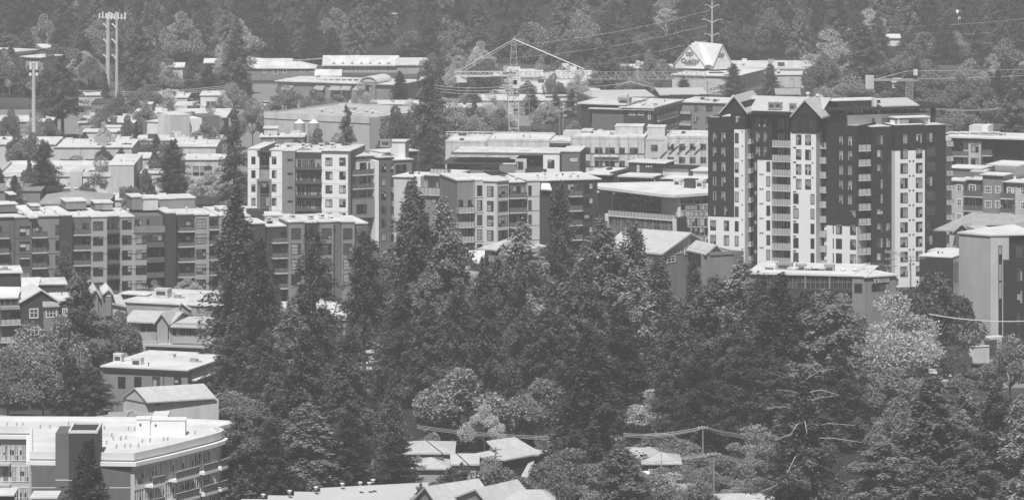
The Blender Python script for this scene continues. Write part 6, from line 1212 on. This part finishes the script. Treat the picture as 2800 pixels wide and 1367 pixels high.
for a in [
    ('firdark', 596, 478, 1012, 92, "tallest dark conifer left of centre, in front of the grey apartments", CEN, 0), ('firdark', 655, 600, 1030, 75, "dark conifer tight against the right side of the tallest left one", CEN, 1), ('sparse', 790, 572, 1020, 72, "ragged open-crowned conifer before the lower grey block", CEN, 0),
    ('tallbare', 917, 585, 1005, 72, "conifer with a long bare trunk, left of the central spire", CEN), ('fir', 1035, 455, 925, 88, "slender pointed conifer spire before the white-panelled terrace", CEN, 0), ('shaggy', 1063, 545, 960, 92, "broad conifer with its trunk showing, right under the central spire", CEN, 1), ('soft', 1115, 505, 930, 80, "feathery pale topped conifer right of the central spire", CEN, 0),
    ('shaggy', 1135, 590, 985, 85, "dark drooping conifer between the feathery tree and the corner house", CEN, 2), ('firdark', 1010, 720, 1010, 70, "low dark conifer at the foot of the bare-trunked one", CEN), ('fir', 1915, 690, 1075, 85, "conifer between the two in front of the glass office", CEN, 3), ('shaggy', 2020, 735, 1085, 80, "drooping conifer before the glass office's middle columns", CEN, 1), ('firdark', 1408, 458, 905, 62, "narrow dark conifer in front of the middle apartments' dormer", CEN, 1), ('soft', 1312, 560, 985, 90, "light needled conifer right of the corner house", CEN, 1),
    ('shaggy', 1255, 650, 1000, 80, "conifer filling the gap below the grey corner house", CEN), ('soft', 1515, 555, 985, 105, "pale wispy conifer under the slanted glass front", CEN, 0), ('fir', 1590, 560, 985, 85, "conifer whose tip crosses the gabled house roof", CEN, 0), ('fir', 1655, 650, 1005, 90, "conifer left of the half-timbered gable wall", CEN, 2), ('firdark', 1745, 655, 1010, 58, "small pointed conifer under the half-timbered gable", CEN),
    ('shaggy', 1795, 700, 1060, 100, "dark conifer left of the low glass office", CEN, 2), ('soft', 1865, 655, 1060, 98, "rounded soft conifer in front of the glass office's left end", CEN, 1), ('firdark', 1965, 692, 1090, 112, "broad dark conifer covering the glass office's windows", CEN, 0), ('shaggy', 2080, 735, 1095, 105, "dark conifer below the glass office's grey corner", CEN, 2), ('shaggy', 1440, 690, 1060, 90, "mid-sized conifer in the thick of the stand, right of the narrow dark one", CEN, 3),
    ('shaggy', 1385, 760, 1075, 90, "shadowy conifer low in the stand under the light needled one", CEN), ('firdark', 1560, 760, 1085, 95, "shadowy conifer low in the stand under the pale wispy one", CEN), ('shaggy', 1690, 800, 1100, 100, "shadowy conifer low in the stand above the bright bush", CEN), ('fir', 1190, 740, 1010, 70, "conifer at the stand's edge above the rounded broadleaf", CEN), ('firdark', 880, 830, 1085, 75, "dark conifer at the foot of the bare-trunked one, left side", CEN), ('soft', 735, 760, 1060, 70, "light drooping conifer under the ragged open one", CEN),
    ('firdark', 1480, 830, 1225, 112, "big dark foreground conifer left of the wide bungalow", None, 0), ('firdark', 590, 800, 1060, 70, "dark understorey conifer beneath the tallest left one", CEN), ('firdark', 670, 830, 1070, 70, "dark understorey conifer right of the tallest left one's base", CEN),
    ('fir', 770, 830, 1165, 95, "dense conifer above the light bottom conifer, left of centre", None, 2), ('shaggy', 870, 890, 1190, 85, "dense conifer between the light bottom one and the young spruce", None, 1), ('spruce', 988, 935, 1195, 62, "young pointed spruce left of the rounded broadleaf", None, 0), ('soft', 770, 1020, 1262, 105, "light feathery conifer right of the condominium", None, 0), ('fir', 600, 1035, 1290, 78, "conifer hiding the condominium's rounded end", None, 1), ('fir', 690, 940, 1150, 70, "conifer behind the pale broadleaf crown, right of the long house", None, 3), ('firdark', 880, 1040, 1262, 80, "dark low conifer right of the light feathery one", None, 2), ('firdark', 1000, 1090, 1270, 70, "dark low conifer above the stepped metal roof", None, 1),
    ('sprucedark', 222, 1108, 1400, 100, "dark spruce standing before the condominium's stair tower", None, 0),
    ('sparse', 205, 690, 1010, 78, "tall ragged tree in front of the dark townhouse gable", None, 1), ('round', 75, 815, 1030, 85, "light bushy tree below the left townhouse balcony", None, 0), ('round', 155, 795, 1030, 75, "light bushy tree below the townhouse gable", None, 1), ('rounddark', 300, 785, 975, 60, "dark round tree left of the two-storey shop house", None, 0), ('firdark', 240, 930, 1075, 70, "dark conifer at the left end of the brick shop", None, 1), ('rounddark', 20, 880, 1060, 60, "dark leafy tree at the left edge below the townhouse", None, 1), ('round', 110, 920, 1075, 80, "leafy tree in the lower left clump above the condominium", None, 2), ('firdark', 180, 900, 1075, 55, "dark conifer within the lower left clump", None, 2),
    ('fir', 162, 605, 790, 38, "slim conifer before the left end of the grey apartments", None, 0), ('soft', 188, 680, 830, 32, "slim feathery conifer beside the townhouse roofs", None, 1), ('pale', 472, 695, 760, 34, "small bright bush tree at the foot of the grey apartments", None, 1), ('pale', 388, 705, 762, 22, "small bright sapling before the grey apartments' bay", None, 0),
    ('round', 580, 985, 1085, 82, "wide pale broadleaf crown right of the long gabled house", None, 0), ('spruce', 470, 985, 1085, 26, "small spruce before the long gabled house", None, 0), ('spruce', 438, 990, 1080, 20, "smaller spruce beside the one at the long gabled house", None, 1),
    ('round', 1160, 928, 1130, 125, "wide domed broadleaf tree at bottom centre", None, 1), ('pale', 1220, 1018, 1150, 58, "light feathery tree in front of the domed broadleaf", None, 1), ('round', 1365, 955, 1125, 85, "domed broadleaf right of the light feathery tree", None, 2), ('pale', 1640, 980, 1110, 72, "bright leaved tree between dark conifers, lower right of centre", None, 1), ('round', 1660, 1090, 1180, 95, "leafy bush mass above the wide bungalow", None, 0), ('round', 1745, 1120, 1215, 60, "bushy tree right of the small bungalow wing", None, 1), ('round', 1440, 1130, 1262, 100, "leafy tree under the big dark foreground conifer", None, 2), ('round', 1235, 1150, 1230, 55, "bush behind the crossarm pole", None, 0), ('round', 1100, 1150, 1240, 60, "leafy bush left of the crossarm pole house", None, 1),
    ('pale', 1690, 1190, 1262, 80, "pale leafy tree at the foot of the small bungalow wing", None, 0), ('round', 1820, 1150, 1262, 75, "leafy tree right of the strutted pole", None, 2), ('round', 1900, 1070, 1200, 80, "leafy tree left of the dead-limbed conifer", None, 0), ('round', 1585, 1150, 1262, 60, "leafy tree left of the bungalow's pale shed roof", None, 1),
    ('pale', 2245, 738, 985, 128, "pale sunlit tree in front of the black flat-roofed block", None, 0), ('rounddark', 2350, 690, 935, 112, "dark maple before the tall pale building", None, 1), ('round', 2120, 740, 900, 65, "leafy tree below the office sign", None, 1), ('rounddark', 2205, 662, 800, 62, "round bushy tree at the foot of the tower's right wing", None, 1), ('round', 2540, 845, 1030, 75, "leafy tree at the right edge below the tall pale building", None, 0), ('round', 2445, 930, 1010, 60, "broadleaf left of the right edge tree, above the bright lot", None, 2), ('round', 2250, 925, 1060, 85, "leafy tree beneath the pale sunlit one", None, 2), ('rounddark', 2400, 870, 985, 45, "dark bush below the retaining wall", None, 1), ('spruce', 2430, 915, 1010, 26, "pointed little cypress in the bright lot", None, 0),
    ('round', 2260, 1000, 1175, 75, "light rounded tree right of the dead-limbed conifer", None, 1), ('fir', 2345, 950, 1290, 120, "broad conifer at lower right below the bright lot", None, 2), ('shaggy', 2425, 985, 1275, 85, "dark conifer at lower right beside the broad one", None, 0), ('fir', 2505, 960, 1290, 95, "conifer at lower right close to the photo's right edge", None, 3), ('soft', 2570, 1000, 1300, 75, "soft conifer cut by the lower right edge", None, 0), ('soft', 2220, 1110, 1330, 110, "light drooping conifer along the bottom right", None, 1), ('shaggy', 2440, 1120, 1340, 115, "conifer in the bottom right corner's dark clump", None, 0), ('fir', 2320, 1150, 1345, 110, "conifer on the bottom edge under the broad one", None, 2), ('round', 2190, 940, 1060, 60, "leafy tree by the dark gap right of the dead-limbed conifer", None, 0),
    ('soft', 1560, 1120, 1345, 95, "light drooping conifer on the bottom edge below the big dark foreground one", None, 0), ('round', 1655, 1195, 1340, 80, "leafy tree on the bottom edge under the wide bungalow", None, 1), ('rounddark', 1400, 1185, 1330, 70, "dark leafy tree right of the crossarm pole's foot", None, 0), ('round', 1500, 1215, 1345, 60, "leafy tree on the bottom edge left of the light drooping conifer", None, 2), ('round', 1760, 1205, 1350, 60, "leafy tree on the bottom edge left of the strutted pole", None, 0), ('firdark', 680, 1060, 1290, 75, "dark conifer above the left end of the stepped metal roof", None, 2),
    ('firdark', 1880, 850, 1130, 90, "dark conifer above the strutted pole's dark gap", None, 1), ('firdark', 2110, 880, 1130, 85, "dark conifer right of the dead limbs' top", None, 2), ('firdark', 1760, 880, 1140, 80, "dark conifer behind the three-wire pole", None, 1), ('firdark', 1955, 900, 1140, 80, "dark conifer behind the dead-limbed one's left side", None, 0),
    ('sparse', 1165, 1165, 1330, 45, "thin ragged conifer before the small grey dormer at the bottom", None, 1), ('sparse', 1058, 1215, 1330, 24, "small thin conifer right end of the stepped metal roof", None, 0), ('sparse', 1258, 1235, 1330, 20, "small thin conifer before the broad bottom roof", None, 0)]: t76(*a)
MID = "trees among the middle-distance roofs"
for a in [
    ('firdark', 112, 352, 530, 58, "conifer with layered boughs in front of the long white warehouse", None, 1), ('firdark', 436, 352, 500, 58, "dense conifer right of the long white warehouse", None, 0), ('fir', 588, 278, 560, 60, "tall open conifer left of the white apartments", None, 3), ('round', 635, 250, 378, 45, "leafy tree behind the tall open conifer at the white apartments", None, 0), ('pale', 528, 430, 520, 52, "pale leafy tree left of the white apartments", None, 1), ('round', 255, 395, 498, 40, "leafy tree before the long white warehouse's right end", None, 0), ('fir', 342, 345, 405, 26, "small conifer on the left of the pair before the tall grey block", None, 0), ('fir', 393, 338, 410, 26, "small conifer on the right of the pair before the tall grey block", None, 2), ('round', 320, 455, 500, 26, "small leafy tree right of the long white warehouse", None, 1),
    ('round', 40, 355, 405, 34, "leafy bushes left of the antenna mast's foot", None, 2), ('spruce', 165, 350, 405, 22, "small spruce right of the antenna mast", None, 1), ('round', 205, 360, 408, 38, "leafy tree right of the small spruce by the antenna mast", None, 1), ('firdark', 0, 425, 520, 30, "dark conifer cut by the left edge beside the white warehouse", None, 2), ('firdark', 10, 345, 420, 26, "dark tree cut by the left edge above the white warehouse", None, 1), ('round', 590, 480, 560, 50, "leafy tree at the foot of the white apartments' left corner", None, 2),
    ('sparse', 158, 140, 350, 62, "large ragged conifer behind the antenna mast", None, 0), ('fir', 115, 160, 300, 48, "conifer left of the large ragged one behind the antenna mast", None, 1), ('fir', 350, 58, 242, 58, "conifer right of the floodlight masts", None, 1), ('fir', 595, 48, 238, 50, "tall conifer left of the dark motel", None, 0), ('round', 415, 172, 232, 62, "wide domed bush below the pale house roof", None, 1), ('spruce', 487, 135, 200, 30, "small dark spruce beside the pale house roof", None, 1), ('round', 540, 170, 232, 40, "leafy bush left of the dark motel", None, 0), ('round', 500, 185, 232, 30, "leafy bush between the domed bush and the motel", None, 2), ('pale', 440, 62, 150, 52, "pale broadleaf crown under the forest, right of the floodlight masts", None, 0),
    ('round', 715, 215, 290, 45, "leafy tree at the left end of the strip mall", None, 0), ('round', 790, 225, 292, 42, "leafy tree before the strip mall's awnings", None, 1), ('round', 850, 240, 292, 40, "leafy bush before the strip mall's middle", None, 2), ('spruce', 728, 248, 284, 10, "pointed cypress, left of three behind the grey warehouse", None, 0), ('spruce', 742, 246, 284, 10, "pointed cypress, middle of three behind the grey warehouse", None, 0), ('spruce', 762, 244, 284, 12, "pointed cypress, right of three behind the grey warehouse", None, 0), ('fir', 872, 265, 449, 34, "thin wispy conifer before the grey warehouse wall", None, 1), ('round', 800, 325, 450, 40, "leafy bush in front of the silos", None, 1), ('round', 850, 335, 452, 36, "low leafy bush right of the silos", None, 0),
    ('sparse', 1078, 160, 435, 62, "big open conifer rising between the warehouse and the construction site", None, 1), ('firdark', 1085, 330, 445, 48, "dark conifer foot before the construction site's left end", None, 1), ('firdark', 1005, 180, 272, 34, "dark conifer at the right end of the strip mall", None, 0), ('rounddark', 995, 268, 452, 44, "dark leafy tree at the right end of the grey warehouse", None, 0), ('rounddark', 1225, 150, 252, 46, "dark conifer-like tree left of the crane mast", None, 1), ('round', 1145, 262, 355, 48, "leafy tree right of the big open conifer", None, 0), ('round', 1210, 270, 360, 45, "leafy tree left of the construction roof's rail", None, 1), ('round', 1260, 275, 360, 40, "leafy tree behind the crane mast's foot", None, 2), ('round', 1375, 262, 345, 42, "leafy tree right of the crane mast's foot", None, 0), ('round', 1352, 300, 352, 30, "leafy bush right of the crane mast", None, 1), ('round', 1445, 305, 350, 22, "bush at the left end of the dark three-storey block", None, 0), ('pale', 1930, 322, 383, 24, "bush at the right end of the dark three-storey block", None, 1), ('round', 1745, 325, 388, 18, "bush before the dark three-storey block's courtyard", None, 0),
    ('fir', 1520, 108, 248, 60, "conifer behind the crane jib, left of the food store", None, 2), ('round', 1600, 190, 250, 45, "leafy tree under the crane jib", None, 0), ('rounddark', 1655, 205, 250, 36, "leafy bush under the jib's far end", None, 0), ('fir', 1720, 190, 255, 26, "small conifer below the food store's lettered gable", None, 0), ('round', 1665, 150, 215, 34, "leafy tree at the left corner of the food store", None, 1), ('fir', 1845, 160, 245, 45, "bushy conifer at the right corner of the food store", None, 3), ('fir', 1808, 150, 215, 18, "thin conifer before the food store's right gable", None, 1), ('fir', 1937, 160, 250, 32, "neat conifer before the wide store roof", None, 0), ('rounddark', 2072, 140, 262, 48, "dark dense round tree at the right end of the store roof", None, 1), ('fir', 2175, 65, 240, 72, "large spreading conifer right of the dark round tree", None, 2), ('round', 2293, 110, 225, 50, "rounded tree right of the large spreading conifer", None, 1), ('pale', 2085, 75, 195, 70, "pale broad crown above the store roof", None, 0), ('pale', 2060, 40, 140, 40, "pale crown high above the store roof", None, 1), ('round', 2140, 190, 285, 60, "leafy tree behind the tower's roof, left of the right crane", None, 0), ('round', 2230, 230, 300, 45, "leafy tree under the right crane's counterweight", None, 2),
    ('round', 2350, 225, 320, 55, "leafy tree right of the right crane mast", None, 0), ('rounddark', 2420, 190, 320, 50, "dark leafy tree in the right trees above the wavy roof", None, 0), ('round', 2480, 220, 330, 60, "leafy tree above the right-edge apartments", None, 1), ('round', 2400, 275, 345, 60, "leafy tree before the wavy white roof", None, 2), ('firdark', 2385, 205, 300, 26, "dark little conifer right of the right crane", None, 0), ('firdark', 2510, 175, 310, 30, "dark little conifer near the right edge", None, 0), ('fir', 2548, 225, 450, 72, "large conifer at the right edge beside the wavy roof", None, 1), ('round', 2440, 150, 260, 50, "leafy crown on the right slope", None, 1), ('round', 2530, 100, 230, 55, "leafy crown at the right edge of the slope", None, 2), ('round', 2345, 170, 262, 50, "leafy crown right of the rounded tree", None, 0), ('round', 2430, 320, 345, 30, "pale bush right of the tower's roof edge", None, 1), ('rounddark', 2400, 600, 700, 30, "dark leafy tree squeezed between the tower and the tall pale building", None, 0), ('bush', 2320, 1065, 1090, 40, "low bush in the bottom right clump", None, 0)]: t76(*a)
# dead-limbed conifer
o = t76('snag', 2020, 935, 1345, 150, "dead-limbed conifer with bare pale branches at lower right", None, 1); r = random.Random(5)
for px, py, dx, dy in ((2040, 955, -55, -12), (2040, 955, 60, -28), (2030, 990, -75, -10), (2050, 985, 60, 8), (2020, 1030, -90, -6), (2050, 1010, 50, -14), (2060, 1060, -70, 30), (2070, 1075, 80, -6), (2080, 1100, 90, 12), (2010, 1080, -60, 28), (1985, 1200, -80, 40), (2060, 1180, 60, 30), (2030, 1130, -50, 60), (1990, 1050, 40, 40)):
    D = o.location.y - r.uniform(3.5, 5.5); A = Vector((o.location.x, o.location.y, W(px * Y, (py + 14) * Y, D).z)); B = W((px + dx) * Y, (py + dy) * Y, D - r.uniform(-1, 2)); m_ = A.lerp(B, .5); m_.z += r.uniform(.2, .8)
    b = MB(); O = Vector(o.location); b.path([tuple(A - O), tuple(m_ - O), tuple(B - O)], .09, .03, 4)
    for k in range(3): q = A.lerp(B, .4 + .2 * k); b.tube(tuple(q - O), tuple(q - O + Vector((dx * .012 + r.uniform(-.5, .5), r.uniform(-.5, .5), r.uniform(-.2, .9)))), .03, .012, 3)
    l = obj("dead_limb", b.mesh("dead_limb", "bark_pale")); l.parent = o; l.matrix_parent_inverse = o.matrix_basis.inverted(); l.location = O
# forest wall along the top
FOR = "conifers of the hazy forest wall"; FOB = "pale broadleaf crowns in the forest wall"
r = random.Random(99)
for row in range(5):
    y0 = 1602 + row * 22; n = 64 if row == 0 else 44
    for i in range(n):
        x = (-1 + 2 * (i + .5 + (row % 2) * .5 + r.uniform(-.4, .4)) / n) * 1400 * y0 / F_PX * 1.1; y = y0 + r.uniform(-8, 8); big = r.random()
        P = (x, y, hill(x, y) - .6); px = CX + x / y * F_PX
        if (1035 < px < 1105 and y < 1652) or (2408 < px < 2475 and y < 1628): continue
        if big < .10 and row < 5: tree(r.choice(['pale', 'round', 'rounddark', 'round', 'rounddark']), P, r.uniform(9, 15), r.uniform(5, 8), "pale broadleaf crown among the dark conifers of the forest wall", group=FOB)
        elif row == 0: tree(r.choice(['fir', 'firdark', 'shaggy', 'round']), P, r.uniform(9, 19), r.uniform(4.5, 7), "low tree along the front edge of the forest wall", group="low trees at the forest edge")
        else: tree(r.choice(['fir', 'shaggy', 'firdark', 'firdark', 'sprucedark', 'spruce', 'soft', 'sparse']), P, r.uniform(15, 30) - 2 * (row < 2), r.uniform(3.8, 6.0), "tall conifer in the hazy forest wall along the photo's top", group=FOR)
# fillers inside the central stand
for k in range(34):
    px = r.uniform(1100, 2330) if k > 1 else r.uniform(580, 1100); py = r.uniform(1000, 1215)
    if py > 1150 and px < 1600: py -= 60
    s_ = (py - HOR) / CAM_H; top = r.uniform(700, 860) if px < 1750 else r.uniform(800, 930)
    if px < 1100: top += 60
    tree(r.choice(['fir', 'firdark', 'shaggy', 'soft']), G(px, py), max(9, (py - top) / s_), r.uniform(4.0, 6.0), "conifer deep in the central stand, mostly hidden by its neighbours", group="conifers deep in the central stand")
r = random.Random(3)
for px0, px1, yg in SHEDS:                                     # trees standing before the sheds
    D = GD(yg)
    if px0 > 1900 and yg < 245: continue
    for k in range(max(1, int((px1 - px0) / 34))):
        px = r.uniform(px0, px1)
        if r.random() < .75: tree(r.choice(['round', 'round', 'rounddark', 'spruce', 'fir', 'pale']), ((px - CX) * (D - 4) / F_PX, D - r.uniform(3, 6), -.2), r.uniform(4, 11), r.uniform(2, 4.2), "small tree beside the walls of the low flat-roofed industrial buildings", group="small trees along the industrial lots")
for k in range(84):                                            # trees at the foot of the wooded slope
    px = r.choice([r.uniform(125, 660), r.uniform(0, 240), r.uniform(1150, 1330), r.uniform(2230, 2800), r.uniform(2230, 2800)]); py = r.uniform(250, 285) if px < 130 else r.uniform(212, 270) if px < 1500 else r.uniform(215, 335)
    if px > 2600: py = min(py, 300)
    tree(r.choice(['round', 'rounddark', 'fir', 'firdark', 'fir', 'shaggy', 'pale']), G(px, py), r.uniform(6, 13), r.uniform(3, 5.5), "tree on the flat ground at the foot of the wooded slope", group="trees at the foot of the wooded slope")
for k in range(46):
    px = r.uniform(1080, 2250); py = r.choice([r.uniform(1320, 1400), r.uniform(1190, 1260), r.uniform(1330, 1390)])
    tree(r.choice(['bush', 'bush', 'round', 'rounddark']), G(px, py), r.uniform(3, 5.5), r.uniform(2, 3.8), "garden bush or small tree among the low houses at the bottom", "bush", group="garden shrubs among the bottom houses")
# low bushes on the ground between things
BG = "low bushes on verges"
for k in range(110):
    px = r.uniform(0, 2800); py = r.choice([r.uniform(960, 1330), r.uniform(300, 360), r.uniform(880, 960), r.uniform(1000, 1200)])
    if px < 640 and py > 1100: continue
    tree('bush', G(px, py), r.uniform(2, 4.5), r.uniform(1.5, 3.5), "low leafy bush on a verge between buildings and trees", group=BG)
# ---------------------------------------------------------------- air
b = MB(); b.box(-1480, 1480, -280, 2590, -1.5, 126); hz = b.mesh("haze", []); m = bpy.data.materials.new("haze"); m.use_nodes = True; t = m.node_tree; t.nodes.clear()
out = t.nodes.new("ShaderNodeOutputMaterial"); v = t.nodes.new("ShaderNodeVolumePrincipled"); v.inputs["Color"].default_value = (.95, .95, .95, 1); v.inputs["Density"].default_value = HAZE; v.inputs["Anisotropy"].default_value = 0.0
t.links.new(v.outputs[0], out.inputs["Volume"]); hz.materials.append(m); o = struct("haze", hz, kind="stuff")
